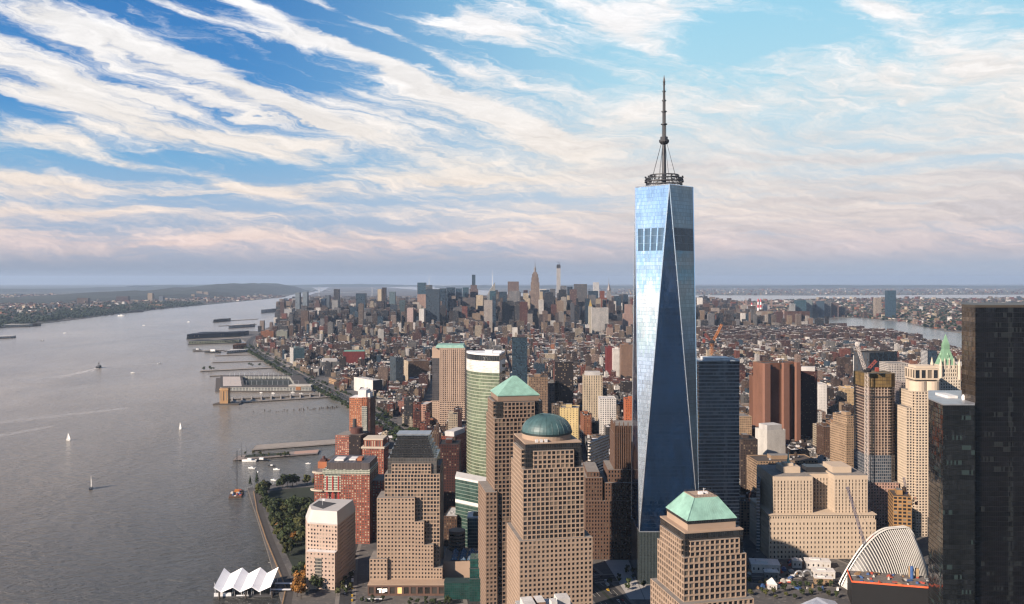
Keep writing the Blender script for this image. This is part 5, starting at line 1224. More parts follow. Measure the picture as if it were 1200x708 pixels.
# pencil tower under completion
r = skyline_spire('pencil_skyscraper', 'pencil thin white residential tower with dark unfinished top and crane', 654.5, 7000, None, None); reg('pencil thin tower', 654, 330)
m = MB(); m.box(-15,15,-15,15,0,408, bay=4.6, flo=8, col=(.52,.50,.49), par=(.6,.6,.3)); m.build('wall', [CITY], r)
m = MB(); m.box(-15.4,15.4,-15.4,15.4,408,430); m.box(-13,13,-13,13,430,438); m.build('unfinished_top', STEEL, r)
m = MB(); m.tube((4,0,438),(4,0,452),1.4,5); m.tube((-12,0,460),(10,0,449),1.2,5); m.build('crane', STEEL, r)
# crystal topped tower
r = skyline_spire('crystal_skyscraper', 'crystal topped pale glass skyscraper with slanted roof and thin spire', 576, 5950, None, None); reg('crystal topped tower', 576, 335)
m = MB(); m.box(-28,26,-25,25,0,215, bay=4, flo=6, col=(.34,.36,.36), par=(.8,.6,.6)); m.build('wall', [CITY], r)
m = MB()
q0 = [(-28,-25,215),(26,-25,215),(26,25,215),(-28,25,215)]; q1 = [(-8,-18,252),(24,-20,300),(24,22,300),(-12,20,252)]
for i in range(4): m.poly([q0[i],q0[(i+1)%4],q1[(i+1)%4],q1[i]], col=(.48,.46,.42), par=(.85,.7,.3), uv=[(0,0),(12,0),(12,12),(0,12)])
m.poly(q1, col=(.3,.35,.36)); m.build('crystal_top', [CITY], r)
m = MB(); m.cyl(6,0,2,.5,270,385,6); m.build('spire', WHITEM, r)
# gold pyramid tower
r = skyline_spire('gilded_pyramid_tower', 'small cream tower with gilded pyramid roof below the navy slabs', 691.8, 5000, None, None)
m = MB(); m.box(-11,11,-11,11,0,165, bay=4, flo=5, col=(.5,.46,.38), par=(.4,.5,0)); m.build('wall', [CITY], r)
m = MB(); q = [(-9,-9),(9,-9),(9,9),(-9,9)]
for i in range(4): m.poly([(*q[i],165),(*q[(i+1)%4],165),(0,0,205)])
m.build('gilded_roof', plain('gilding', (.55,.36,.10), .35, .7), r)
# masts on named towers
def add_part(objname, build, name, mat, idx=0):
    for o in list(bpy.data.objects):
        if o.get('label') == objname:
            m = MB(); build(m); m.build(name, mat, o); return o
add_part('grey tower with thin white mast standing behind the wide dark slab', lambda m: m.cyl(0,0,1.6,.4,282,360,6), 'mast', WHITEM)
add_part('tower with teal top half and pink lower half left of wide dark slab', lambda m: m.box(-29.2,29.2,-25.6,25.5,215,296, bay=6, flo=6, col=(.03,.10,.12), par=(.9,.8,1)), 'teal_top', [CITY])
# long span bridge up the river, and the cantilever bridge over the east river
r = thing('suspension_bridge', 'distant grey suspension bridge crossing the river at the wooded cliff', 'bridge', (PX(374,17000),17000,0))
xa, xb = 0, PX(436,17000)-PX(374,17000)
for x in (xa, xb):
    m = MB()
    for dx_ in (-12,12): m.tube((x+dx_,0,0),(x+dx_*.7,0,172),4,4)
    for z in (75,120,165): m.box(x-12,x+12,-3,3,z,z+8)
    m.build('tower', GALV, r)
m = MB(); m.box(xa-260,xb+240,-14,14,62,70); m.build('deck', plain('bridge_deck', (.2,.22,.24), .8), r)
m = MB()
for y in (-12,12):
    pp = [(xa+(xb-xa)*k/24, y, 75+97*(2*k/24-1)**2) for k in range(25)]
    for a, b in zip(pp, pp[1:]): m.tube(a,b,1.6,4)
    m.tube((xa,y,172),(xa-240,y,70),1.6,4); m.tube((xb,y,172),(xb+230,y,70),1.6,4)
m.build('cable', GALV, r)
r = thing('cantilever_bridge', 'long tan steel cantilever bridge with twin spired towers over the east river', 'bridge', (PX(842,9300),9300,0))
BR = plain('bridge_tan', (.26,.18,.15), .7)
m = MB(); x1 = PX(918,9300)-PX(842,9300); m.box(-320,x1,-12,12,42,56); m.build('deck', BR, r)
for x in (-225, 0, 290, 560):
    m = MB()
    for y in (-10,10): m.box(x-7,x+7,y-4,y+4,0,98); m.cyl(x,y,4,.3,98,120,6)
    m.box(x-6,x+6,-10,10,85,90); m.build('tower', BR, r)
m = MB()
for xa, xb in ((-225,0),(0,290),(290,560)):
    for y in (-10,10):
        n = 10; pp = [(xa+(xb-xa)*k/n, y, 58+36*abs(2*k/n-1)**1.4) for k in range(n+1)]
        for k in range(n): m.tube(pp[k],pp[k+1],1.6,4); m.tube(pp[k],(pp[k+1][0],y,56),1.1,3)
m.build('truss', BR, r)
for i, px in enumerate((881,888.5,891.5)):
    Y_ = 9000; r = thing('power_station_chimney', ['red and white striped chimney standing apart on the left of the three','red and white striped chimney, middle of the three','red and white striped chimney, last of the three toward the glass towers'][i], 'chimney', (PX(px,Y_),Y_,3), 0, 'striped power station chimneys')
    for k in range(4):
        m = MB(); m.cyl(0,0,11-k*1.2,9.8-k*1.2,(30 if i else 20)*k,(30 if i else 20)*(k+1),10); m.build('stack_band', plain('stack_red',(.5,.05,.05),.8) if k % 2 else WHITEM, r)
r = thing('power_station', 'pale power station building at the foot of the striped chimneys', B, (PX(893,9050),9080,3)); m = MB(); m.box(-70,80,-20,40,0,50, bay=12, flo=14, col=(.40,.37,.36), par=(.3,.5,0)); m.build('wall', [CITY], r); m = MB(); m.box(10,60,-10,30,50,70, col=(.3,.28,.28)); m.build('boiler_house', [CITY], r)
# ================================================================ WATERFRONT
TIMB = plain('pier_timber', (.10,.08,.065), .9, amt=.3, scale=.3); PDECK = plain('pier_deck', (.33,.29,.25), .9, amt=.2, scale=.1)
def gpt(px, py, z=0): Y = GY(py, z); return Vector((PX(px,Y), Y, z))
# ferry landing with folded white roof
p0, p1 = gpt(262,690), gpt(326,684)
r = thing('ferry_terminal', 'floating ferry terminal under a folded white zigzag canopy', 'ferry terminal', (PX(290,900),898,0), rad(3)); reg('white ferry terminal', 290, 680)
W2, D2, zr = 28, 16, 9.5
m = MB(); m.box(-W2-1,W2+1,-D2-2,D2+2,-.5,1.4); m.build('pontoon', plain('pontoon', (.10,.10,.105), .7), r)
m = MB(); m.box(-W2+2,W2-2,-D2+3,D2-3,1.4,zr-2, bay=4, flo=5); m.build('glazed_hall', [curtain('dark_hall_glass', (.015,.018,.02), (.05,.05,.05), .9, .9, .1, 0, 1.5)], r)
m = MB(); n = 3; bw = 2*W2/n
for k in range(n):
    x0 = -W2+k*bw; xm_ = x0+bw*.42; x1 = x0+bw
    A0, A1 = (x0,-D2-3,zr+1.2), (x0,D2+3,zr+8.5)
    V0, V1 = (xm_,-D2-5,zr-3.0), (xm_,D2-1,zr+3.6)
    B0, B1 = (x1,-D2-3,zr+1.2), (x1,D2+3,zr+8.5)
    for q in ([A0,V0,V1,A1],[V0,B0,B1,V1]):
        m.poly(q); m.poly([(x,y,z-.35) for x,y,z in q][::-1])
    for q in ([A0,V0],[V0,B0]): m.poly([(q[0][0],q[0][1],q[0][2]-.35),(q[1][0],q[1][1],q[1][2]-.35),q[1],q[0]])
m.build('folded_canopy', plain('white_fabric', (.97,.97,.97), .6, amt=.04), r)
m = MB()
for k in range(n):
    x0 = -W2+k*bw; xm_ = x0+bw*.42
    for y in (-D2,D2): m.tube((xm_,y,1.4),(xm_,y,zr-1),.28,6); m.tube((x0+1,y,1.4),(x0,y,zr+5),.22,6); m.tube((x0+bw-1,y,1.4),(x0+bw,y,zr+5),.22,6)
m.build('column', WHITEM, r)
m = MB(); m.box(-6,6,-D2-2.2,-D2-2.0,1.4,2.6); m.tube((1,-D2-2.4,1.4),(1,-D2-2.4,6.5),.2,4); m.tube((1,-D2-2.4,6.5),(5,-D2-2.4,1.6),.2,4); m.tube((5,-D2-2.4,1.4),(5,-D2-2.4,6.5),.2,4); m.build('white_gate_frame', WHITEM, r)
m = MB(); m.box(-W2,-W2+17,-D2-2,-D2-1.7,1.4,5); m.build('white_fence_panel', WHITEM, r)
m = MB()
for k in range(3): m = MB(); m.cyl(W2-50+k*26,-D2-5,.9,.9,-2,6.5,8); m.build('mooring_pile', TIMB, r)
for k, yy in enumerate((-8,10)):
    g_ = thing('gangway', ['white covered gangway joining the ferry terminal to shore, lower one','white covered gangway joining the ferry terminal to shore, upper one'][k], 'gangway', (PX(290,900)+W2+7,898+yy,1.5))
    m = MB(); m.box(-9,12,-1.4,1.4,0,.4); m.build('walkway', PDECK, g_); m = MB(); m.box(-9,12,-1.7,1.7,2.8,3.2); m.build('canopy', WHITEM, g_)

def pier(label, pts, z=2.2, deck=PDECK, rail=True, name='pier'):
    """pts: quay outline in plan"""
    cx_ = sum(p[0] for p in pts)/len(pts); cy_ = sum(p[1] for p in pts)/len(pts)
    r = thing(name, label, 'pier', (cx_,cy_,0)); q = [(p[0]-cx_, p[1]-cy_) for p in pts]
    if sum(q[i][0]*q[(i+1)%len(q)][1]-q[(i+1)%len(q)][0]*q[i][1] for i in range(len(q))) < 0: q = q[::-1]
    m = MB(); m.prism(q, z-.9, z); m.build('deck', deck, r)
    m = MB()
    for i in range(len(q)):
        a, b = Vector(q[i]), Vector(q[(i+1)%len(q)]); L = (b-a).length; n = max(2, int(L/9))
        for k in range(n): c = a.lerp(b, k/n)*.99; m.tube((c.x,c.y,-2),(c.x,c.y,z-.9),.7,5)
    m.box(-1,1,-1,1,-2,z-.9); m.prism([(x*.96,y*.96) for x,y in q], -1, z-1.0); m.build('pile', TIMB, r)
    if rail:
        m = MB()
        for i in range(len(q)):
            a, b = Vector(q[i])*.985, Vector(q[(i+1)%len(q)])*.985; L = (b-a).length; n = max(1, int(L/10))
            m.tube((a.x,a.y,z+1.1),(b.x,b.y,z+1.1),.12,3)
            for k in range(n): c = a.lerp(b, k/n); m.tube((c.x,c.y,z),(c.x,c.y,z+1.1),.1,3)
        m.build('railing', STEEL, r)
    return r
def quad(px0, py0, px1, py1, depth, skew=0):
    a, b = gpt(px0,py0), gpt(px1,py1); return [(a.x,a.y),(b.x,b.y),(b.x+skew,b.y+depth),(a.x+skew,a.y+depth)]
pier('bare pale concrete pier north of the planted pier', quad(295,529,402,521,50,-6), 2.6)
pier('planted pier with trees and pale sports court by the red brick apartments', quad(273,541,372,533,38,-4), 2.6, deck=plain('pier_path',(.30,.25,.22),.9)); reg('planted pier', 320, 530)
a = gpt(274,538); m = MB()
lw = quad(286,538.2,338,534.5,24,-4); m.poly([(x,y,2.62) for x,y in lw]); kind(m.build('lawn', GRASS), 'structure')
lw = quad(344,534,372,532,26,-4); m = MB(); m.poly([(x,y,2.62) for x,y in lw]); tag(m.build('sports_court', plain('pink_court', (.42,.27,.21), .9, amt=.1)), 'pale pink sports court near the shore end of planted pier', 'sports court')
for k, (px, h) in enumerate(((283,26),(288.5,27))):
    q = gpt(px,537); m = MB(); m.tube((0,0,0),(0,0,h),.35,6,r1=.15); m.tube((-3,0,h*.7),(3,0,h*.72),.15,4); m.box(-1,1,-.6,.6,0,2)
    o = m.build('ship_mast', STEEL); o.location = (q.x,q.y,2.6); tag(o, ['tall dark mast at the outer end of the planted pier, nearer the river','tall dark mast on the planted pier beside its trees'][k], 'mast')
# tunnel vent tower on its pier, twin catwalk pier
p_ = pier('twin strip pier linking the brick vent tower to shore, inner strip', quad(262,474,394,466,13,-3), 3.2); pier('twin strip pier linking the brick vent tower to shore, outer strip', quad(262,469.5,392,462.5,10,-3), 3.2)
for k in range(11):
    a, b = gpt(272+k*11.4,472.6-k*.66), gpt(272+k*11.4,467.5-k*.62); m = MB(); m.tube((a.x,a.y,2.8),(b.x,b.y,2.8),2.6,4); o = m.build('cross_walk', PDECK); tag(o, 'short pale cross walk tying the two strips of the twin pier', 'walkway', 'cross walks of the twin pier')
q = gpt(260,475); foot(q.x-30,q.x+30,q.y-20,q.y+40)
r = thing('vent_tower', 'tan brick ventilation tower standing in the river at a pier end', 'tower', (q.x+2,q.y+16,0)); reg('river vent tower', 260, 465)
m = MB(); m.prism([(-26,-14),(40,-14),(40,12),(-20,14)], -1, 3.4); m.build('base', TIMB, r)
m = MB(); m.box(-10,11,-9,11,3.4,42, bay=7, flo=36, col=(.45,.27,.13), par=(.32,.62,0), roof=(.3,.22,.15)); m.box(-11,12,-10,12,38,40.5, col=(.5,.33,.18)); m.build('brick_shaft', [CITY], r)
# square shed pier with sports field
a, b = gpt(258,459), gpt(372,455); foot(a.x-10,b.x+20,a.y-20,a.y+340)
r = thing('shed_pier', 'huge square pier shed with dark sports field in its open middle', 'pier', ((a.x+b.x)/2,a.y,0)); reg('square pier shed', 310, 445)
hw_ = (b.x-a.x)/2; d_ = 318
PSH = plain('pier_shed_white', (.48,.47,.43), .8)
q4 = lambda x0,x1,y0,y1,k=.0: [(x0+k*y0,y0),(x1+k*y0,y0),(x1+k*y1,y1),(x0+k*y1,y1)]   # the quay runs askew
sk = -.33
m = MB(); m.prism(q4(-hw_-14,hw_+6,-14,d_+10,sk), -1, 2.4); m.build('deck', TIMB, r)
m = MB()
for q in (q4(-hw_,hw_,0,60,sk), q4(-hw_,-hw_+70,60.2,d_-30,sk), q4(-hw_,hw_,d_-29.8,d_,sk), q4(hw_-40,hw_,60.2,d_-30,sk)):
    m.prism(q, 2.4, 12, bay=9, flo=5, col=(.46,.46,.42), par=(.75,.5,.5), roof=(.13,.115,.105))
m.build('shed', [CITY], r)
m = MB(); m.poly([(x,y,3.0) for x,y in q4(-hw_+70,hw_-40,60,d_-30,sk)]); m.build('sports_field', plain('turf_field', (.018,.032,.022), .95), r)
m = MB(); m.poly([(x,y,12.1) for x,y in q4(-hw_+8,-hw_+62,30,d_-40,sk)]); m.build('pale_roof_field', plain('pale_roof_field', (.48,.42,.38), .9), r)
m = MB()
for k in range(14):
    x = -hw_+30+k*(2*hw_-60)/13
    for y in (66,d_-36): m.tube((x+sk*y,y,3),(x+sk*y,y,24),.5,4)
    if k < 13:
        for y in (66,d_-36): m.tube((x+sk*y,y,23),(x+(2*hw_-60)/13+sk*y,y,23),.35,3)
m.build('net_posts', GALV, r)
m = MB(); m.box(hw_-70,hw_-6,20,50,12,16, col=(.5,.47,.42)); m.box(hw_-44,hw_-30,-1.2,0,4,14, col=(.4,.18,.08)); m.build('rooftop_block', [CITY], r)
# pile field rows
for k in range(74):
    t = random.random() ** .7; px = 283+t*115; 
    if random.random() < .35 and px < 350: continue
    q = gpt(px, 484.5-(px-283)*.06+random.uniform(-1.2,1.2)); m = MB(); h = random.uniform(1.5,4.2); m.tube((0,0,-2),(random.uniform(-.4,.4),0,h),random.uniform(.7,1.3),5)
    o = m.build('old_pile', TIMB); o.location = q; tag(o, 'rotten timber pile stub standing in the water in front of twin pier', 'pile', 'old pier piles')
# far piers
for px0, py0, px1, py1, dep, lab in [(234,436,345,430.5,30,'long dark pier with a tree clump at its outer end'),(248,425.5,330,423,10,'thin broken pier line north of the tree clump pier'),(262,412,300,409.5,30,'short dark pier beside the moored barges'),(242,399.5,292,396,60,'pier beside blue shed carrying brown buildings'),(248,377.5,300,374.5,90,'far dark pier reaching into the river below wooded shore'),(226,412.5,262,411,24,'stubby mooring pier left of the short dark pier'),(252,417.5,318,415.5,16,'narrow dark pier between the thin broken pier and short dark pier'),(246,441.5,262,440.8,14,'short dark jetty off the outer corner of the square pier shed'),(256,382.5,300,380.5,30,'low dark finger pier just beyond the dark blue pier shed')]:
    pier(lab, quad(px0,py0,px1,py1,dep,-4), 3, rail=False)
def shed(label, px0, py0, px1, py1, dep, h, wall, roof, name='pier_shed', par=(.4,.4,0)):
    a, b = gpt(px0,py0), gpt(px1,py1); r = thing(name, label, 'shed', ((a.x+b.x)/2,(a.y+b.y)/2,0)); hw_ = (b.x-a.x)/2; sl = (b.y-a.y)/2
    q = [(-hw_,-sl),(hw_,sl),(hw_-6,sl+dep),(-hw_-6,-sl+dep)]
    m = MB(); m.prism([(x*1.03,y*1.0-2) for x,y in q], -1, 3, col=(.07,.06,.055)); m.build('base', [CITY], r)
    m = MB(); m.prism(q, 3, 3+h, bay=12, flo=h, col=rc(wall), par=par, roof=rc(roof)); m.build('wall', [CITY], r)
    m = MB(); k = .5
    for f in (.25,.5,.75): m.prism([(x*.9, y*.1+dep*f) for x,y in q], 3+h, 3+h+2, col=rc(roof)); 
    m.build('roof_monitor', [CITY], r); return r
shed('long pale green pier shed facing the camera on the far riverside', 221,404,280,402,60,13,(.36,.38,.26),(.06,.07,.09))
shed('long dark blue pier shed just behind the pale green one', 219,397.5,286,394,110,22,(.025,.04,.09),(.03,.045,.085))
shed('low white pier shed behind the moored barges', 266,414.5,290,412.5,36,9,(.55,.53,.5),(.5,.5,.5)); shed('orange pier building beside the low white shed', 273,410,288,408.5,30,20,(.40,.16,.06),(.2,.1,.06))
shed('long white far pier shed below the brown riverside tower', 268,385,296,383,80,16,(.52,.5,.47),(.5,.48,.46)); shed('dark pier shed on the far riverside, beyond the blue one', 250,378,268,376.5,70,18,(.10,.08,.08),(.2,.2,.2))
shed('white domed looking pier hall far up the riverside', 306,367,328,365,120,30,(.6,.6,.6),(.66,.66,.66))
shed('long pale terminal shed on the far western bank', 0,384,34,383,80,14,(.46,.46,.42),(.42,.42,.40)); shed('small brown shed at the end of the western terminal', 33,383,44,382,60,14,(.2,.13,.1),(.2,.18,.16)); shed('low pale quay shed in front of the western terminal', -12,397.5,14,396.5,50,9,(.5,.5,.5),(.5,.5,.5)); shed('dark wharf building at the far western point', 150,366.5,166,365.5,60,16,(.2,.17,.15),(.3,.29,.28))

# ---------------------------------------------------------------- boats
HULLW = plain('boat_white', (.72,.72,.70), .45); HULLD = plain('boat_dark', (.03,.035,.045), .5); HULLR = plain('boat_red', (.32,.05,.03), .5); SAIL = plain('sail_cloth', (.82,.81,.78), .8); WAKE = plain('wake_foam', (.42,.40,.37), .8, amt=.5, scale=.08)
def hull_mb(L, Wd, h):
    m = MB(); st = [(-.5,.78),(-.3,1),(.05,1),(.3,.72),(.44,.34),(.5,.02)]
    for (t0,w0),(t1,w1) in zip(st, st[1:]):
        for s in (-1,1):
            a = (s*Wd/2*w0*.8, t0*L, -.5); b = (s*Wd/2*w1*.8, t1*L, -.5); c = (s*Wd/2*w1, t1*L, h*(1+.35*max(0,t1))); d = (s*Wd/2*w0, t0*L, h*(1+.35*max(0,t0)))
            m.poly([a,b,c,d] if s > 0 else [b,a,d,c])
        m.poly([(-Wd/2*w0,t0*L,h*.85),(Wd/2*w0,t0*L,h*.85),(Wd/2*w1,t1*L,h*.85),(-Wd/2*w1,t1*L,h*.85)])
    m.poly([(-Wd/2*.62,-L/2,-.5),(Wd/2*.62,-L/2,-.5),(Wd/2*.78,-L/2,h),(-Wd/2*.78,-L/2,h)]); return m
def sailboat(label, px, py, H_, rot, group='sailing boats on the river'):
    q = gpt(px,py); r = thing('sailboat', label, 'sailboat', q, rad(rot), group); L = H_*.75
    hull_mb(L, L*.3, L*.09).build('hull', HULLD if 'dark' in label else HULLW, r)
    m = MB(); m.tube((0,L*.08,0),(0,L*.08,H_),.14,5); m.tube((0,L*.08,H_*.12),(0.2,-L*.42,H_*.12),.1,4); m.build('mast', GALV, r)
    m = MB(); a, b, c = (.05,L*.06,H_*.14),(.9,-L*.4,H_*.14),(.05,L*.06,H_*.98); mid = (.9,-L*.22,H_*.5)
    m.poly([a,b,mid,c]); m.poly([c,mid,b,a]); m.build('mainsail', SAIL, r)
    m = MB(); a, b, c = (0,L*.46,H_*.06),(1.2,L*.02,H_*.12),(0,L*.1,H_*.85); m.poly([a,b,c]); m.poly([c,b,a]); m.build('jib', SAIL, r)
sailboat('white sailboat near mid river, farther left of the two big ones', 80, 516, 15, 70)
sailboat('sailboat with dark hull and tall narrow sail, lowest of the sailing boats', 106.5, 573, 22, 20)
sailboat('small white sailboat out from the tip of the planted pier', 211, 503, 15, 40)
def foam_mat(name='wake_foam_trail', amt=1.0):
    m, t, b = new_mat(name); b.inputs['Base Color'].default_value = (.75,.74,.72,1); b.inputs['Roughness'].default_value = .7
    u, v, _ = t.sep(t.n('ShaderNodeUVMap', uv_map='UVMap').outputs[0]); pos = t.n('ShaderNodeNewGeometry').outputs['Position']
    n = t.noise(pos, .09, 6, .7); edge = t.m('MULTIPLY', t.m('MULTIPLY', u, t.m('SUBTRACT', 1.0, u)), 4.0)
    t.put(b.inputs['Alpha'], t.m('MULTIPLY', t.m('MULTIPLY', t.mr(n, .36, .68), edge), t.m('MULTIPLY', t.m('POWER', t.m('SUBTRACT', 1.0, v), .7), amt))); return m
FOAM = foam_mat(); FAINT = foam_mat('faint_wake_trail', .34)
def trail_sheet(q, rot, L0, L, w0, w1, z=.09, mat=None):
    m = MB(); n = 16
    for k in range(n):
        t0, t1 = k/n, (k+1)/n; a, b = w0+(w1-w0)*t0, w0+(w1-w0)*t1; y0, y1 = -L0-L*t0, -L0-L*t1; s0, s1 = 6*math.sin(t0*5), 6*math.sin(t1*5)
        m.poly([(-a+s0*t0,y0,z),(-b+s1*t1,y1,z),(b+s1*t1,y1,z),(a+s0*t0,y0,z)], 0, [(0,t0),(0,t1),(1,t1),(1,t0)])
    kind(m.build('wake', mat or FOAM, None, q, rot), 'stuff')
def motorboat(label, px, py, L, rot, dark=False, wake=0, cat='motorboat', name='motorboat', group=None, dz=1.0):
    L *= .75 if cat == 'motorboat' else 1
    if wake: trail_sheet(gpt(px,py), rad(rot), L*.3, wake*1.5, L*.12, L*.5)
    q = gpt(px,py); r = thing(name, label, cat, q, rad(rot), group)
    hull_mb(L, L*.3, L*.10*dz).build('hull', HULLD if dark else HULLW, r)
    m = MB(); m.box(-L*.09,L*.09,-L*.18,L*.12,L*.085*dz,L*.21*dz); m.build('cabin', HULLW, r)
    m = MB(); m.box(-L*.092,L*.092,L*.10,L*.122,L*.13*dz,L*.19*dz); m.build('windscreen', STEEL, r)
    if wake:
        m = MB(); n = 14
        for s in (-1,1):
            for k in range(n):
                t0, t1 = k/n, (k+1)/n; f = lambda t: (s*(L*.12+t*wake*.10), -L*.4-t*wake)
                a, b = f(t0), f(t1); w0, w1 = .7*(1-t0)+.2, .7*(1-t1)+.2; m.poly([(a[0]-w0,a[1],.06),(a[0]+w0,a[1],.06),(b[0]+w1,b[1],.06),(b[0]-w1,b[1],.06)])
        for k in range(n):
            t0, t1 = k/n, (k+1)/n; w0, w1 = L*.12*(1-t0*.8), L*.12*(1-t1*.8); a, b = -L*.45-t0*wake*.55, -L*.45-t1*wake*.55; m.poly([(-w0,a,.05),(w0,a,.05),(w1,b,.05),(-w1,b,.05)])
        kind(m.build('wake', WAKE, None, q, rad(rot)), 'stuff')
    return r
MO = 'boats moored in the inlet'
motorboat('white cabin boat moored nearest the park point in the inlet', 295, 549, 18, 75, group=MO)
motorboat('dark hulled boat moored highest in the inlet below the planted pier', 318, 546.5, 18, 85, True, group=MO)
motorboat('white boat moored in the inlet middle beside dark hulled boat', 324, 550.5, 16, 80, group=MO)
motorboat('small white boat close to the red brick apartments in the inlet', 361, 543.5, 12, 85, group=MO)
motorboat('small boat moored against the park edge in the inlet', 320.5, 563, 14, 70, group=MO)
motorboat('white boat standing upright to the view off the park point', 302, 553.5, 12, 10, group=MO)
for k, (px, py) in enumerate([(306,460.5),(320,461),(340,463.5),(343,460),(353,461.5)]): motorboat(['small moored boat nearest the square shed, westmost of its basin','white moored boat second from the west in the shed basin','dark moored boat lowest in the shed basin','white moored boat under the shed middle','small white boat eastmost in the shed basin'][k], px, py, 15, 60+k*9, k == 2, group='boats moored beside the square pier shed')
# tug-like ferry with wide wake
q = gpt(116,431); r = thing('ferry_boat', 'dark ferry boat mid river with white bow wave and long wake', 'ferry', q, rad(8)); reg('ferry boat', 116, 430)
hull_mb(42,14,5).build('hull', HULLD, r); m = MB(); m.box(-5.5,5.5,-14,9,4,8); m.box(-3,3,-4,6,8,11); m.build('cabin', plain('ferry_grey', (.16,.16,.17), .5), r)
m = MB(); m.cyl(0,-3,1.6,1.4,13,19,8); m.tube((0,3,13),(0,3,24),.3,5); m.build('funnel', STEEL, r)
m = MB(); n = 24
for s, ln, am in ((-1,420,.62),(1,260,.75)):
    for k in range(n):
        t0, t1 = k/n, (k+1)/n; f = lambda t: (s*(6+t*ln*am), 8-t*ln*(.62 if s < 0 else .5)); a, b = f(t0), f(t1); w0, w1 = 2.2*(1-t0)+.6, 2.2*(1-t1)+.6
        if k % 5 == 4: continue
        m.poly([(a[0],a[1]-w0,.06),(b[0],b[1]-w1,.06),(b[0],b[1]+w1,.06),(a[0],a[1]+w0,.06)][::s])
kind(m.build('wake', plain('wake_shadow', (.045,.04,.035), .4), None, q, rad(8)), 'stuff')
m = MB()
for k in range(60):
    t = random.random()**.7; x = random.gauss(0, 3+t*9); y = -16-t*170; s = random.uniform(1.2,3.4)*(1-t*.6)
    m.poly([(x-s,y-s*3,.07),(x+s,y-s*2.4,.07),(x+s*.6,y+s*3,.07),(x-s*.8,y+s*2,.07)])
for s in (-1,1): m.poly([(s*6,12,.08),(s*16,0,.08),(s*15,-6,.08),(s*6,4,.08)][::s])
kind(m.build('foam', plain('wake_white', (.6,.58,.55), .8, amt=.4, scale=.1), None, q, rad(8)), 'stuff')
trail_sheet(gpt(116,431), rad(4), 18, 330, 5, 22); trail_sheet(gpt(60,500), rad(-24), 0, 420, 12, 40, mat=FAINT); trail_sheet(gpt(150,478), rad(-40), 0, 500, 14, 46, mat=FAINT)
motorboat('tiny white launch to the right of the ferry wake', 155.5, 437, 18, 95, wake=60, group='small launches on the river')
motorboat('tiny white launch crossing beyond the ferry boat', 187, 426, 20, -60, wake=150, group='small launches on the river')
motorboat('dark small boat far out near the western bank', 49.5, 399.5, 24, 90, True, group='small launches on the river')
motorboat('speeding white launch with long streak of wake near western bank', 76, 390.5, 24, 100, wake=420, group='small launches on the river')
motorboat('white launch following the far shore, nearest the far piers', 221, 377.5, 30, 80, wake=300, group='small launches on the river')
motorboat('white launch farther out on the streaked reach of river', 168.5, 381.5, 24, 90, wake=200, group='small launches on the river')
motorboat('long white excursion boat docked on the far western bank', 142, 370.5, 60, 88, cat='ship', name='excursion_boat')
motorboat('grey barge like ship far up the river below the wooded cliff', 328, 354, 90, 85, True, cat='ship', name='cargo_ship')
motorboat('red hulled tug moored beside the far dark pier', 231, 410.8, 40, 92, True, cat='tug', name='tug_boat')
motorboat('long dark moored barge ship by the far short pier', 249, 413.5, 70, 90, True, cat='ship', name='moored_ship')
motorboat('white tour boat moored beside the planted pier', 292, 540.8, 26, 85, cat='boat', name='tour_boat')
motorboat('second tour boat moored behind the white one at planted pier', 306, 540, 26, 85, True, cat='boat', name='tour_boat')
# crane barge
q = gpt(277,580); r = thing('crane_barge', 'rusty work barge loaded with gear and a tall lattice crane boom', 'barge', q, rad(12))
m = MB(); m.box(-9,9,-20,20,-.5,2.2); m.build('hull', plain('barge_rust', (.14,.075,.045), .9, amt=.4, scale=.3), r)
m = MB(); m.truss((0,8,3.5),(-1,20,62), 1.6, 2.6, r=.14); m.build('boom', STEEL, r)
m = MB(); m.box(-3,3,3,10,2.2,6.5); m.build('crane_house', CRO, r)
for k in range(24):
    m = MB(); a, b, c = random.uniform(.5,2), random.uniform(.5,2.4), random.uniform(.6,2.2); m.box(-a,a,-b,b,0,c)
    if k % 2: m.box(-a*.6,a*.6,-b*.5,b*.6,c,c*1.4)
    o = m.build('deck_cargo', bits[k % 5]); w_ = rotp(random.uniform(-7,7), random.uniform(-18,18), rad(12)); o.location = (q.x+w_[0], q.y+w_[1], 2.22); tag(o, 'crate or gear heap lying on the rusty crane barge', 'cargo', 'gear on the crane barge')

# ---------------------------------------------------------------- trees
def leaf_mat(name, a, b):
    m, t, bs = new_mat(name)
    r1 = t.n('ShaderNodeNewGeometry').outputs['Random Per Island']; r2 = t.n('ShaderNodeObjectInfo').outputs['Random']
    c = t.mix(r1, a, b); k = t.mr(r2, 0, 1, .7, 1.3); t.put(bs.inputs['Base Color'], t.mix(1.0, c, t.xyz(k,k,k), 'MULTIPLY')); bs.inputs['Roughness'].default_value = .7
    bs.inputs['Specular IOR Level'].default_value = .25
    return m
LEAF = leaf_mat('leaves_dark_green', (.010,.019,.006), (.034,.046,.013)); LEAFY = leaf_mat('leaves_olive', (.024,.032,.008), (.062,.060,.015)); LEAFO = leaf_mat('leaves_autumn', (.10,.045,.01), (.22,.10,.02)); LEAFC = leaf_mat('leaves_conifer', (.008,.018,.009), (.022,.036,.016))
BARK = plain('bark', (.06,.045,.035), .95)
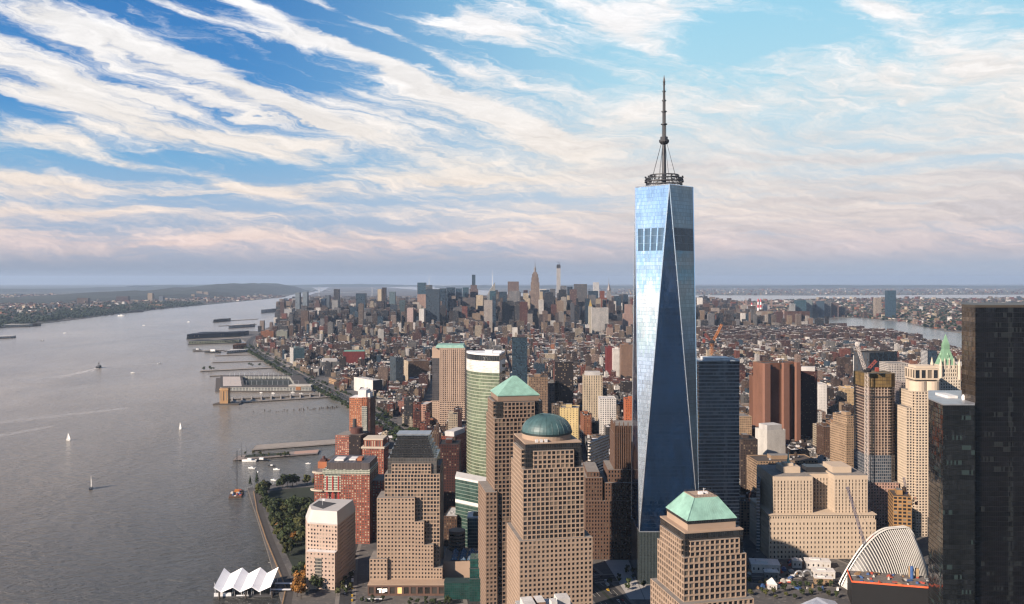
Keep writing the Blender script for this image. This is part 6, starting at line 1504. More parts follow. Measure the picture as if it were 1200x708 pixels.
def crown_mb(hc, rx, rz, n, leaf, rs):
    m = MB(); cl = []
    for k in range(9):
        a = rs.uniform(0, 6.283); rr = rs.uniform(.2,.75)*rx; cl.append((rr*math.cos(a), rr*math.sin(a), hc+rs.uniform(-.5,.6)*rz, rs.uniform(.32,.55)*rx))
    for k in range(n):
        c = rs.choice(cl); v = Vector((rs.gauss(0,1), rs.gauss(0,1), rs.gauss(0,1))).normalized()*c[3]*rs.uniform(.75,1.08)
        p = Vector(c[:3])+v; nrm = (v.normalized()+Vector((rs.uniform(-.6,.6),rs.uniform(-.6,.6),rs.uniform(-.2,.7)))).normalized(); x = nrm.orthogonal().normalized(); y = nrm.cross(x); s = leaf*rs.uniform(.6,1.3)
        m.poly([tuple(p-x*s-y*s*.6), tuple(p+x*s-y*s*.8), tuple(p+x*s*.8+y*s), tuple(p-x*s*.7+y*s*.9)])
    return m
def tree_proto(kind_, rs):
    h = rs.uniform(8.5,12)
    r = bpy.data.objects.new('broadleaf_tree' if kind_ != 'conifer' else 'conifer_tree', None); COL.objects.link(r)
    m = MB(); m.tube((0,0,0),(0,0,h*.5),.32,6,r1=.2)
    for k in range(4):
        a = k*1.6+rs.random(); m.tube((0,0,h*.38),(2*math.cos(a),2*math.sin(a),h*.62),.14,4,r1=.06)
    m.build('trunk', BARK, r)
    if kind_ == 'conifer':
        m = MB()
        for k in range(330):
            t = rs.random()**.8; a = rs.uniform(0,6.283); rr = (1-t)*3.4*rs.uniform(.6,1.05); p = Vector((rr*math.cos(a), rr*math.sin(a), 2+t*15)); s = .8*(1.1-t*.6); dv = Vector((math.cos(a),math.sin(a),-.5)); y = Vector((-math.sin(a),math.cos(a),.2))
            m.poly([tuple(p-y*s), tuple(p+dv*s*1.2), tuple(p+y*s), tuple(p-dv*s*.4+Vector((0,0,s)))])
    else: m = crown_mb(h*.68, h*.42, h*.36, 380, .62, rs)
    m.build('crown', {'green':LEAF,'olive':LEAFY,'autumn':LEAFO,'conifer':LEAFC}[kind_], r); return r
rs = random.Random(5)
PROTO = {k: [tree_proto(k, rs) for _ in range(3 if k != 'conifer' else 1)] for k in ('green','olive','autumn','conifer')}
used_p = set()
def plant(kind_, x, y, z, label, group, s=1.0):
    p = rs.choice(PROTO[kind_]); sc = s*rs.uniform(.8,1.2)
    if p.name not in used_p:
        used_p.add(p.name); o = p; o.location = (x,y,z); o.rotation_euler.z = rs.uniform(0,6.28); o.scale = (sc,)*3; o['label'] = label; o['group'] = group
    else: o = dup(p, (x,y,z), rs.uniform(0,6.28), label, group, (sc,sc,sc*rs.uniform(.9,1.15)))
    o['category'] = 'tree'; return o
def inside(p, poly):
    x, y = p; c = False; n = len(poly)
    for i in range(n):
        (x0,y0),(x1,y1) = poly[i], poly[(i+1)%n]
        if (y0 > y) != (y1 > y) and x < (x1-x0)*(y-y0)/(y1-y0)+x0: c = not c
    return c
park = [(-372,1290),(-378,1318),(-330,1352),(-258,1352),(-238,1240),(-232,1080),(-206,960),(-192,868),(-212,868),(-226,910),(-286,1068),(-333,1192)]
lawn_clear = [(-352,1225),(-300,1215),(-268,1215),(-276,1335),(-325,1340),(-358,1312)]
path_clear = [(-262,960),(-235,930),(-222,985),(-250,1040)]
def scat(poly, n, dmin, avoid=()):
    xs = [p[0] for p in poly]; ys = [p[1] for p in poly]; out = []; tries = 0
    while len(out) < n and tries < 9000:
        tries += 1; p = (rs.uniform(min(xs),max(xs)), rs.uniform(min(ys),max(ys)))
        if inside(p, poly) and not any(inside(p, a) for a in avoid) and all((p[0]-q[0])**2+(p[1]-q[1])**2 > dmin*dmin for q in out): out.append(p)
    return out
PK = 'trees of the riverside park'
for x, y in scat(park, 190, 6.4, (lawn_clear,path_clear)):
    au = y < 930 and rs.random() < .5 and x < -205 or rs.random() < .02
    k = 'autumn' if au else rs.choice(['green','green','olive']); plant(k, x, y, 2.45, {'green':'dark green broadleaf tree in the riverside park','olive':'olive green broadleaf tree in the riverside park','autumn':'orange leaved autumn tree in the riverside park'}[k], PK+', '+k, 1.45)
for (px, py), lb in zip([(293,571),(301,569)], ['taller dark conifer at the point of the park lawn','dark conifer beside the taller one at the park point']): q = gpt(px,py); plant('conifer', q.x, q.y, 2.4, lb, 'conifers at the park point', 1.15)
for k in range(16):
    q = gpt(rs.uniform(284,342), 0+rs.uniform(533.8,537.4)); plant(rs.choice(['green','olive']), q.x, q.y, 2.6, 'small round tree growing on the planted pier', 'trees on the planted pier', .55)
for k in range(7): q = gpt(rs.uniform(236,256), 435.0-rs.uniform(0,1.0)); plant('green', q.x, q.y, 3, 'dark tree in the clump at the end of the long pier', 'trees on the long dark pier', .9)
for k in range(8): q = gpt(rs.uniform(290,312), 430.5-rs.uniform(0,1.5)); plant('green', q.x, q.y, 3, 'dark tree on the shore half of the long pier', 'trees on the shore half of the long pier', .8)
# highway trees: medians and river side of the road
wp = dense(WSTR, 10)
hw = []
for d, lab, g_, kinds in ((0,'tree on the grass median of the riverside highway','highway median trees',('green','olive')),(-25,'street tree on the river side of the highway','trees on the river side of the highway',('green',)),(24,'street tree on the city side of the highway','trees on the city side of the highway',('green','olive')),(-34,'tree in the green strip between highway and river','trees in the riverside strip',('green','olive'))):
    op = off(wp, d)
    for (x, y) in op:
        if d == 0 and y > 2000 and rs.random() < .6: continue
        if d == 24 and rs.random() < .55: continue
        if y < 1480 or y > 4300: continue
        if y > 2500 and rs.random() < .3: continue
        if rs.random() < .22: continue
        pxx = 600+F*x/y; pyy = Y0+F*HC/y
        if 505 < pxx < 640 and pyy > 505: continue
        hw.append((y, rs.choice(kinds), x+rs.uniform(-2,2), y+rs.uniform(-4,4), lab, g_))
for x, y in scat([(215,870),(330,862),(330,905),(222,915)], 26, 7): plant(rs.choice(['green','green','olive']), x, y, 2.45, 'young memorial plaza tree beside the clipped green pyramid tower', 'plaza trees', .62)
for x, y in scat([(95,905),(128,880),(140,905),(126,960)], 10, 6): plant('green', x, y, 2.45, 'small street tree at the base of the tall glass skyscraper', 'trees at the skyscraper base', .6)
for x, y in scat([(-150,855),(-60,848),(-60,860),(-150,866)], 16, 4): plant('green', x, y, 2.45, 'clipped street tree in front of the brown podium', 'trees along the podium', .5)
for x, y in scat([(-175,870),(-158,870),(-180,1020),(-196,1020)], 16, 7): plant(rs.choice(['green','olive']), x, y, 2.45, 'street tree in the shaded street by the stepped granite tower', 'shaded street trees', .7)
hw.sort()
N_TREES = sum(1 for o in COL.objects if o.get('category') == 'tree')
for t_ in hw[:max(0, 296-N_TREES)]: plant(t_[1], t_[2], t_[3], 2.5, t_[4], t_[5], .8)
HWREST = hw[max(0, 296-N_TREES):]
for k_ in PROTO.values():
    for p in k_:
        if p.name not in used_p:
            for ch in list(p.children): bpy.data.objects.remove(ch)
            bpy.data.objects.remove(p)
# far dark woods on the western shore read as one mass
def woods(name, pts_fn, n, size, mat, seed=3):
    r_ = np.random.default_rng(seed); P = pts_fn(r_, n); m = MB()
    for x, y, z in P:
        for k in range(5):
            s = size*r_.uniform(.5,1); ox, oy, oz = r_.normal(0,size*.7,3); a = r_.uniform(0,3.14)
            c, s_ = math.cos(a)*s, math.sin(a)*s; zz = z+abs(oz)+s*.6
            m.poly([(x+ox-c,y+oy-s_,zz-s*.7),(x+ox+c,y+oy+s_,zz-s*.5),(x+ox+c*.7,y+oy+s_*.7,zz+s*.7),(x+ox-c*.8,y+oy-s_*.8,zz+s*.5)])
            m.poly([(x+ox-s,y+oy-s,zz),(x+ox+s,y+oy-s*.8,zz+s*.2),(x+ox+s*.8,y+oy+s,zz+s*.4),(x+ox-s,y+oy+s*.9,zz+s*.2)])
    return kind(m.build(name, mat), 'stuff')
def njp(r_, n):
    out = []
    while len(out) < n:
        y = r_.uniform(4800,11500); e = np.interp(y, [4600,5690,7250,8640,11700], [-5000,-3330,-3540,-3700,-3990]); x = e-r_.gamma(1.3, 260)-20
        if x > -.62*y-300: out.append((x,y,2+min(24,(e-x)*.06)))
    return out
woods('woods', njp, 1500, 11, LEAFC)
woods('highway_trees', lambda r_, n: [(t_[2],t_[3],3) for t_ in HWREST], 0, 3.6, LEAF, 2)
# ================================================================ THE CITY FABRIC
rs = random.Random(21)
GA = rad(2.1); cG, sG = math.cos(GA), math.sin(GA)
def g2w(x, y): return (x*cG-y*sG, x*sG+y*cG)
PAL = [((.22,.07,.048),15,'red brick'),((.11,.045,.038),10,'dark red'),((.14,.088,.064),16,'brown'),((.085,.058,.05),11,'dark brown'),((.31,.225,.155),15,'tan'),((.50,.42,.31),8,'cream'),((.62,.59,.55),9,'white'),((.23,.225,.22),10,'grey'),((.09,.09,.095),8,'dark grey'),((.33,.13,.065),2.5,'orange brick'),((.34,.24,.19),6,'pinkish'),((.05,.085,.12),4,'blue glass')]
PW = [p[1] for p in PAL]
ROOFS = [((.48,.46,.44),24,'pale roof'),((.24,.23,.23),20,'grey roof'),((.05,.05,.055),30,'black roof'),((.13,.105,.09),18,'brown roof'),((.72,.71,.69),11,'bright white roof'),((.24,.08,.055),3,'red roof')]
RW = [r[1] for r in ROOFS]
bx = []     # x0,x1,y0,y1 (grid frame), h, wall, roof, wu, wv, bay, flo
def west_x(y): return np.interp(y, [600,854,1193,1313,1400,1802,2155,2391,3154,3560,4094,4680,5400,6400,7600,9000,12000,17000,24000],[-205,-224,-347,-395,-318,-333,-397,-483,-781,-950,-1192,-1425,-1560,-1690,-2050,-2400,-3000,-4000,-5200])
def east_x(y): return np.interp(y, [600,2600,3700,4680,5200,5900,6900,7800,9000,10600,12500,15500,19000,26000],[1500,1700,1950,2150,2050,1880,1930,2040,2250,2500,2200,500,-800,-2600])
ws_y = [p[1] for p in WSTR]; ws_x = [p[0] for p in WSTR]
def road_x(y): return np.interp(y, ws_y, ws_x)
FOOT_A = np.array(FOOT)
def blocked(x0, x1, y0, y1): return bool(np.any((FOOT_A[:,0] < x1) & (FOOT_A[:,1] > x0) & (FOOT_A[:,2] < y1) & (FOOT_A[:,3] > y0)))
def pick_h(x, y):
    u = rs.random()
    if y < 1250: return rs.uniform(14,34) if u < .8 else rs.uniform(34,60)
    if y < 2100: return rs.uniform(14,30) if u < .84 else rs.uniform(30,62)
    if y < 3300: return rs.uniform(11,22) if u < .92 else rs.uniform(22,52)
    if y < 4500:
        if x > 900: return rs.uniform(12,20) if u < .93 else rs.uniform(24,46)
        return rs.uniform(12,22) if u < .88 else rs.uniform(24,50)
    if y < 5300:
        if x > 1100: return rs.uniform(22,44)
        return rs.uniform(14,34) if u < .8 else rs.uniform(34,80)
    if y < 7400:
        core = math.exp(-((x-150)/900)**2)
        if x > 1500: return rs.uniform(18,50) if u < .85 else rs.uniform(50,110)
        return rs.uniform(24,66)+core*rs.uniform(0,110) if u < .72 else rs.uniform(60,110)+core*rs.uniform(20,125)
    if y < 10500: return rs.uniform(20,60) if u < .8 else rs.uniform(60,120)
    return rs.uniform(12,34)
def zone_pal(x, y):
    if 4350 < y < 5300 and x > 1000 and rs.random() < .75: return rs.choice([(.12,.058,.05),(.10,.055,.05),(.15,.08,.066),(.085,.05,.045)])
    return None
def mid_pal(): return rs.choice([(.02,.035,.06),(.03,.04,.055),(.05,.06,.075),(.09,.09,.1),(.12,.085,.075),(.08,.055,.05),(.3,.235,.19),(.22,.17,.14),(.4,.36,.32),(.2,.2,.21),(.16,.11,.09)])
def add_lot(x0, x1, y0, y1, h, far):
    cx_, cy_ = g2w((x0+x1)/2, (y0+y1)/2)
    if cx_ < west_x(cy_)+14 or cx_ > east_x(cy_)-14: return
    if abs(cx_) > .64*cy_+90: return
    if cy_ < 1420 and cx_ < road_x(cy_)+40: return
    if cy_ < 7000:
        rx = road_x(cy_)
        if x0 < 0 or True:
            if g2w(x0,y0)[0]-30 < rx < g2w(x1,y0)[0]+30: return
        if cx_ < rx and cy_ > 1320: 
            if rs.random() < .85 and cy_ < 3900: return
    wx0, wx1 = min(g2w(x0,y0)[0], g2w(x0,y1)[0]), max(g2w(x1,y0)[0], g2w(x1,y1)[0])
    if blocked(wx0, wx1, g2w(x0,y0)[1], g2w(x1,y1)[1]): return
    i = rs.choices(range(len(PAL)), PW)[0]; wc = zone_pal(cx_, cy_) or (mid_pal() if cy_ > 5150 and rs.random() < .7 else PAL[i][0]); nm = PAL[i][2]
    v = rs.uniform(.6,1.05) if rs.random() < .8 else rs.uniform(1,1.2); j = rs.choices(range(len(ROOFS)), RW)[0]
    if far and j == 4: j = 1
    glassy = nm == 'blue glass'
    bx.append([x0, x1, y0, y1, h, tuple(min(.8,c*v) for c in wc), ROOFS[j][0], (.8 if glassy else rs.choice([.42,.5,.58,.66])), (.7 if glassy else rs.choice([.5,.58,.66])), rs.uniform(2.6,4), rs.uniform(3.1,3.9), 1.0 if glassy else 0.0, nm, ROOFS[j][2]])
def fill_block(X0, X1, Y0_, Y1_, far):
    if rs.random() < .012: return
    two = (Y1_-Y0_) > 34
    rows = [(Y0_, (Y0_+Y1_)/2-1.5), ((Y0_+Y1_)/2+1.5, Y1_)] if two else [(Y0_, Y1_)]
    ym = (Y0_+Y1_)/2; xm = (X0+X1)/2; wxm, wym = g2w(xm, ym)
    for a, b in rows:
        x = X0
        while x < X1-4:
            big = rs.random() < (.10 if wym < 4500 else .22)
            wd = rs.uniform(22,46) if big else rs.uniform(7,20) if wym < 4600 else rs.uniform(10,28)
            if far: wd *= 1.25
            wd = min(wd, X1-x)
            if X1-x-wd < 5: wd = X1-x
            h = pick_h(wxm, wym)*(1.15 if big else 1)
            if wd < 10: h = min(h, 24+.3*h) if wym < 4600 else h
            set_ = rs.uniform(0,5) if rs.random() < .5 else 0
            yy0, yy1 = (a, b-set_) if a == Y0_ else (a+set_, b)
            if two and rs.random() < .05 and a == Y0_: yy1 = Y1_
            add_lot(x, x+wd-.05, yy0, yy1, h, far); x += wd
Y = 1075.0
while Y < 2050:
    bh = rs.uniform(46,58); X = -420+rs.uniform(0,30)
    while X < 1450:
        bw = rs.uniform(70,110); fill_block(X, X+bw, Y, Y+bh, False); X += bw+rs.choice([12,14,18])
    Y += bh+rs.choice([11,13,15])
AVES = []
Y = 2050.0
while Y < 7600:
    bh = 60.0 if Y > 3900 else rs.uniform(50,64); X = -2100.0; k = 0
    while X < 2700:
        bw = 245 if Y > 3900 else (118 if k % 2 else 92); bw = bw if X < 1300 else bw*.8
        fill_block(X, X+bw, Y, Y+bh, Y > 5200); X += bw+(28 if Y > 3900 else (28 if k % 3 == 0 else 13)); k += 1
    Y += bh+17
while Y < 15500:
    X = -4200.0
    while X < 2800:
        fill_block(X, X+230, Y, Y+120, True); X += 262
    Y += 150
print('lots', len(bx))
# ---- which lots show: a coarse depth-ordered picture of the whole city
W_, H_ = 1200, 708
order = sorted(range(len(bx)), key=lambda i: -g2w((bx[i][0]+bx[i][1])/2, bx[i][2])[1])
items = [('b', i, g2w((bx[i][0]+bx[i][1])/2, bx[i][2])[1]) for i in range(len(bx))]+[('o', k, OCC[k][3]) for k in range(len(OCC))]
BIG = [(743,818,215,911),(595,693,500,740),(571,637,468,840),(804,882,610,560),(768,804,640,575),(433,520,545,893),(820,867,424,1010),(686,745,515,990),(545,592,415,1055),(503,547,412,1852),(353,414,590,890),(364,440,535,1050),(392,424,512,1255),(426,448,520,1185),(411,436,470,1445),(903,1028,565,992),(1013,1050,442,1090),(1063,1107,434,1075),(1104,1128,410,1120),(1127,1200,360,719),(1088,1143,470,712),(980,1080,625,880),(533,575,560,1000),(1006,1085,670,830)]
OCC2 = OCC+BIG; items = [t for t in items if t[0] == 'b']+[('o', k, OCC2[k][3]) for k in range(len(OCC2))]
items.sort(key=lambda t: -t[2])
ids = np.full((H_, W_), -1, np.int32); scr = {}
for typ, i, yy in items:
    if typ == 'o':
        a, b, t, _ = OCC2[i]; base = min(H_, int(Y0+F*HC/yy)); ids[max(0,int(t)):base, max(0,int(a)):max(0,int(b))] = -2; continue
    x0, x1, y0, y1, h = bx[i][:5]; p0, p1 = g2w(x0,y0), g2w(x1,y0); q0, q1 = g2w(x0,y1), g2w(x1,y1)
    a, b = 600+F*p0[0]/p0[1], 600+F*p1[0]/p1[1]; tf = Y0+F*(HC-2.4-h)/yy; tb = Y0+F*(HC-2.4-h)/q0[1]; base = Y0+F*HC/yy
    lo, hi = min(tf,tb), base
    if b < 0 or a > W_ or lo > H_: continue
    ids[max(0,int(lo)):min(H_,int(hi)), max(0,int(round(a))):max(0,int(round(b)))] = i; scr[i] = ((a+b)/2, (tf+hi)/2, tf)
cnts = np.bincount(ids[ids >= 0].ravel(), minlength=len(bx))
N_IND = 165
top = [int(i) for i in np.argsort(-cnts)[:N_IND]]; tops = set(top)
# ---- everything else: one mass
def fabric(idx, name):
    n = len(idx); A_ = [bx[i] for i in idx]
    V = []; Fc = []; UV = []; CO = []; PA = []
    for (x0,x1,y0,y1,h,wc,rfc,wu,wv,bay,flo,gl,_,_) in A_:
        b0 = len(V); c = [(x0,y0),(x1,y0),(x1,y1),(x0,y1)]; near = y0 < 3600
        V += [(*g2w(*p),2.4) for p in c]+[(*g2w(*p),2.4+h) for p in c]
        for k in range(4):
            k2 = (k+1)%4; L = (x1-x0) if k % 2 == 0 else (y1-y0); nb, nf_ = max(1,round(L/bay)), max(1,round(h/flo))
            blank = (k % 2 == 1 and near and rs.random() < .5) 
            Fc.append((b0+k,b0+k2,b0+4+k2,b0+4+k)); UV += [(k*31,0),(k*31+nb,0),(k*31+nb,nf_),(k*31,nf_)]; CO.append(wc); PA.append((0,0,0) if blank else (wu,wv,gl))
        if near and min(x1-x0,y1-y0) > 4:
            k = .45; q = [(x0+k,y0+k),(x1-k,y0+k),(x1-k,y1-k),(x0+k,y1-k)]
            V += [(*g2w(*p),2.4+h) for p in q]+[(*g2w(*p),1.5+h) for p in q]
            for k in range(4):
                k2 = (k+1)%4; Fc.append((b0+4+k,b0+4+k2,b0+8+k2,b0+8+k)); Fc.append((b0+8+k2,b0+8+k,b0+12+k,b0+12+k2)[::1]); UV += [(0,0)]*8; CO += [wc]*2; PA += [(0,0,0)]*2
            Fc.append((b0+12,b0+13,b0+14,b0+15)); UV += [(0,0)]*4; CO.append(rfc); PA.append((0,0,0))
        else:
            Fc.append((b0+4,b0+5,b0+6,b0+7)); UV += [(0,0)]*4; CO.append(rfc); PA.append((0,0,0))
        # roof clutter
        if y0 < 5200:
            for _ in range(2 if y0 < 3600 else 1):
                if rs.random() < .75:
                    w2, d2 = (x1-x0), (y1-y0); s1, s2 = min(w2*.4, rs.uniform(1.6,6)), min(d2*.4, rs.uniform(1.6,6)); cx_, cy_ = rs.uniform(x0+s1,x1-s1), rs.uniform(y0+s2,y1-s2); hh = rs.uniform(1.2,4.4)
                    cc = rs.choice([wc,(.5,.49,.47),(.3,.3,.3),(.12,.09,.075),(.62,.6,.58)])
                    b1 = len(V); c2 = [(cx_-s1/2,cy_-s2/2),(cx_+s1/2,cy_-s2/2),(cx_+s1/2,cy_+s2/2),(cx_-s1/2,cy_+s2/2)]
                    V += [(*g2w(*p),1.4+h) for p in c2]+[(*g2w(*p),2.4+h+hh) for p in c2]
                    for k in range(4): k2 = (k+1)%4; Fc.append((b1+k,b1+k2,b1+4+k2,b1+4+k)); UV += [(0,0)]*4; CO.append(cc); PA.append((0,0,0))
                    Fc.append((b1+4,b1+5,b1+6,b1+7)); UV += [(0,0)]*4; CO.append(rs.choice([(.4,.39,.37),cc,(.1,.1,.1)])); PA.append((0,0,0))
    me = bpy.data.meshes.new(name); me.from_pydata(V, [], Fc); me.materials.append(CITY)
    ul = me.uv_layers.new(name='UVMap'); ul.data.foreach_set('uv', np.array(UV,'f').ravel())
    a = me.attributes.new('Col','FLOAT_COLOR','FACE'); a.data.foreach_set('color', np.array([(*c,1) for c in CO],'f').ravel())
    a = me.attributes.new('Par','FLOAT_VECTOR','FACE'); a.data.foreach_set('vector', np.array(PA,'f').ravel()); me.update()
    o = bpy.data.objects.new(name, me); COL.objects.link(o); return o
rest = [i for i in range(len(bx)) if i not in tops]
kind(fabric(rest, 'city_blocks'), 'stuff')
# ---- boroughs across the rivers
def borough(name, cond, n, y0, y1, x0, x1, hs, seed, pal=None):
    r_ = np.random.default_rng(seed); V = []; Fc = []; UV = []; CO = []; PA = []; k_ = 0
    while k_ < n:
        y = y0*(y1/y0)**r_.random(); x = r_.uniform(x0, x1)
        if abs(x) > .63*y+100 or not cond(x, y): continue
        k_ += 1; s = 1+ (y-y0)/9000; w_, d_ = r_.uniform(9,30)*s, r_.uniform(9,26)*s; h = hs(r_, x, y); a = r_.uniform(-.5,.5); c, s_ = math.cos(a), math.sin(a)
        p = [(x+u*c-v*s_, y+u*s_+v*c) for u, v in ((-w_/2,-d_/2),(w_/2,-d_/2),(w_/2,d_/2),(-w_/2,d_/2))]; b0 = len(V); zb_ = 3+(terr(x,y) if name == 'western_town' else 0)
        V += [(*q,zb_) for q in p]+[(*q,zb_+h) for q in p]; wc = PAL[r_.choice(len(PAL), p=np.array(PW)/sum(PW))][0]; rc_ = ROOFS[r_.choice(4)][0]
        for k in range(4): k2 = (k+1)%4; Fc.append((b0+k,b0+k2,b0+4+k2,b0+4+k)); UV += [(0,0),(4,0),(4,3),(0,3)]; CO.append(wc); PA.append((.35,.5,0))
        Fc.append((b0+4,b0+5,b0+6,b0+7)); UV += [(0,0)]*4; CO.append(rc_); PA.append((0,0,0))
    me = bpy.data.meshes.new(name); me.from_pydata(V, [], Fc); me.materials.append(CITY)
    ul = me.uv_layers.new(name='UVMap'); ul.data.foreach_set('uv', np.array(UV,'f').ravel())
    a = me.attributes.new('Col','FLOAT_COLOR','FACE'); a.data.foreach_set('color', np.array([(*c,1) for c in CO],'f').ravel())
    a = me.attributes.new('Par','FLOAT_VECTOR','FACE'); a.data.foreach_set('vector', np.array(PA,'f').ravel()); me.update()
    o = bpy.data.objects.new(name, me); COL.objects.link(o); kind(o, 'stuff')
def terr(x, y):
    e = np.interp(y, [4600,5690,7250,8640,11700,15600,25000], [-5000,-3330,-3540,-3700,-3990,-4150,-5400]); return float(np.clip((e-x-150)*.06, 0, 26))
borough('eastern_borough', lambda x, y: inside((x,y), QU), 8500, 5400, 15000, 2000, 10000, lambda r_, x, y: r_.uniform(6,16) if r_.random() < .95 else r_.uniform(20,50), 4)
borough('far_eastern_borough', lambda x, y: inside((x,y), FARL), 1500, 18000, 30000, 500, 19000, lambda r_, x, y: r_.uniform(8,30), 6)
borough('western_town', lambda x, y: inside((x,y), NJ) and x < np.interp(y,[4600,5690,7250,8640,11700],[-5000,-3330,-3540,-3700,-3990])-(260 if y < 9000 else 60), 3600, 5200, 17000, -10000, -3000, lambda r_, x, y: r_.uniform(7,18) if r_.random() < .93 else r_.uniform(18,40), 8)
# dark street trees through the low blocks, read as masses
def stp(r_, n):
    out = []
    while len(out) < n:
        y = r_.uniform(1500,4800); x = r_.uniform(-.6*y,.62*y)
        if x < west_x(y)+40 or x > east_x(y)-40: continue
        cl = r_.integers(0, 9)
        out += [(x+sG*-k*9+r_.normal(0,2), y+k*9, 3) for k in range(r_.integers(3,16))]
    return out
woods('street_trees', stp, 1500, 4.2, LEAF, 5)
def qtp(r_, n):
    out = []
    while len(out) < n:
        y = r_.uniform(5400,14500); x = r_.uniform(1800,.63*y)
        if inside((x,y), QU): out.append((x,y,3))
    return out
woods('borough_trees', qtp, 1600, 12, LEAFC, 9)
# ---- the largest lots as buildings of their own
def lm(px, py):
    best = min(LAND, key=lambda l: abs(l[1]-px)*1.0+abs(l[2]-py)*.8); dx_, dy_ = px-best[1], py-best[2]
    rel = ('left of' if dx_ < 0 else 'right of') if abs(dx_) > abs(dy_)*.7 else ('beyond' if dy_ < 0 else 'below')
    return best[0], rel
lab = {}
for i in top:
    px, py, tf = scr[i]; h = bx[i][4]; size = 'low' if h < 20 else 'mid-rise' if h < 45 else 'tall'; wd = bx[i][1]-bx[i][0]
    form = 'loft' if wd > 22 else 'row house' if h < 18 and wd < 12 else 'block'
    a, rel = lm(px, py); lab.setdefault((bx[i][12], size, form, rel, a), []).append(i)
labels = {}
ORD = ['first','second','third','fourth','fifth','sixth','seventh','eighth','ninth','tenth']
for key, ii in lab.items():
    c, size, form, rel, a = key
    sub = {}
    for i in ii: sub.setdefault(bx[i][13], []).append(i)
    for rf_, jj in sub.items():
        jj.sort(key=lambda i: scr[i][0])
        for k, i in enumerate(jj):
            if len(jj) == 1: labels[i] = f'{size} {c} {form}, {rf_}, {rel} the {a}'
            else: labels[i] = f'{size} {c} {form}, {rf_}, {rel} {a}, {ORD[min(k,9)]} from left'
for i in top:
    x0,x1,y0,y1,h,wc,rfc,wu,wv,bay,flo,gl,nm,rn = bx[i]
    cx_, cy_ = g2w((x0+x1)/2, (y0+y1)/2); w2, d2 = (x1-x0)/2, (y1-y0)/2
    words_ = labels[i].split()
    r = thing('city_building', ' '.join(words_[:16]), B, (cx_,cy_,2.4), GA, 'larger buildings of the city blocks')
    m = MB(); pts = [(-w2,-d2),(w2,-d2),(w2,d2),(-w2,d2)]
    for k in range(4): m.side(pts[k], pts[(k+1)%4], 0, h, 0, wc, (wu,wv,gl) if (k % 2 == 0 or rs.random() < .6) else (0,0,0), bay, flo, k*31)
    k_ = .5; q = [(-w2+k_,-d2+k_),(w2-k_,-d2+k_),(w2-k_,d2-k_),(-w2+k_,d2-k_)]
    for k in range(4):
        m.poly([(*pts[k],h),(*pts[(k+1)%4],h),(*q[(k+1)%4],h),(*q[k],h)], col=wc); m.poly([(*q[(k+1)%4],h),(*q[k],h),(*q[k],h-1),(*q[(k+1)%4],h-1)], col=wc)
    m.build('wall', [CITY], r)
    m = MB(); m.poly([(*p,h-1) for p in q], col=rfc)
    for _ in range(3): x, y = rs.uniform(-w2*.75,w2*.75), rs.uniform(-d2*.75,d2*.75); s = rs.uniform(.6,1.4); m.box(x-s,x+s,y-s,y+s,h-1,h+rs.uniform(.2,1.2), col=rs.choice([(.5,.5,.5),(.2,.2,.2)]))
    m.build('roof', [CITY], r)
    if w2 > 4: m = MB(); bw = min(w2*.4, 4); x = rs.uniform(-w2*.5,w2*.5); m.box(x-bw,x+bw,-d2*.1,d2*.5,h-1,h+rs.uniform(2.5,4.5), col=wc, roof=RF['g']); m.build('roof_bulkhead', [CITY], r)
    if rs.random() < .45 and w2 > 5: tank_mb(rs.uniform(-w2*.6,w2*.6), -d2*.4, h-1, .9).build('water_tank', [CITY], r)
# ================================================================ SMALL THINGS IN THE STREETS
def car_proto(name, col, van=False):
    m, t, b = new_mat('paint_'+name); b.inputs['Base Color'].default_value = (*col,1); b.inputs['Roughness'].default_value = .3
    mb = MB(); L, Wd = (4.6,1.85) if not van else (6.5,2.2)
    prof = [(-L/2,.35),(L/2,.35),(L/2,.8),(L*.28,.95),(L*.12,1.45),(-L*.3,1.45),(-L*.42,.95),(-L/2,.9)] if not van else [(-L/2,.4),(L/2,.4),(L/2,1.2),(L*.36,1.5),(L*.3,2.5),(-L/2,2.5)]
    n = len(prof)
    for i in range(n):
        (a,c),(d,e) = prof[i], prof[(i+1)%n]; glass = (not van and i in (3,5)) or (van and i == 3)
        mb.poly([(-Wd/2,a,c),(Wd/2,a,c),(Wd/2,d,e),(-Wd/2,d,e)][::-1], 1 if glass else 0)
    for s in (-1,1):
        q = [(s*Wd/2,y,z) for y,z in prof]; mb.poly(q if s > 0 else q[::-1], 0)
        if not van: q = [(s*(Wd/2+.01),y,z) for y,z in [(L*.24,.97),(L*.11,1.38),(-L*.29,1.38),(-L*.38,.97)]]; mb.poly(q[::-1] if s < 0 else q, 1)
    for y in (-L*.31,L*.31):
        for s in (-1,1): mb.tube((s*(Wd/2-.22),y,.34),(s*(Wd/2+.02),y,.34),.34,10,2)
    o = mb.build(name, [m, CROWN_P, TYRE]); return o
CROWN_P = plain('car_glass', (.012,.013,.015), .08); TYRE = plain('tyre', (.015,.015,.015), .9)
CARS = [car_proto('taxi',(.62,.38,.03)), car_proto('car',(.6,.6,.6)), car_proto('car',(.025,.025,.03)), car_proto('car',(.22,.23,.25)), car_proto('car',(.30,.03,.025)), car_proto('van',(.62,.62,.6),True), car_proto('truck',(.5,.48,.44),True)]
CN = ['yellow taxi','white car','black car','grey car','red car','white van','pale truck']; usedc = set()
def put_car(k, x, y, ang, where, z=2.42):
    p = CARS[k]
    if k in usedc: o = p.copy(); COL.objects.link(o)
    else: o = p; usedc.add(k)
    o.location = (x,y,z); o.rotation_euler = (0,0,ang); tag(o, f'{CN[k]} {where}', CN[k].split()[-1], f'{CN[k]}s {where}')
rs = random.Random(77)
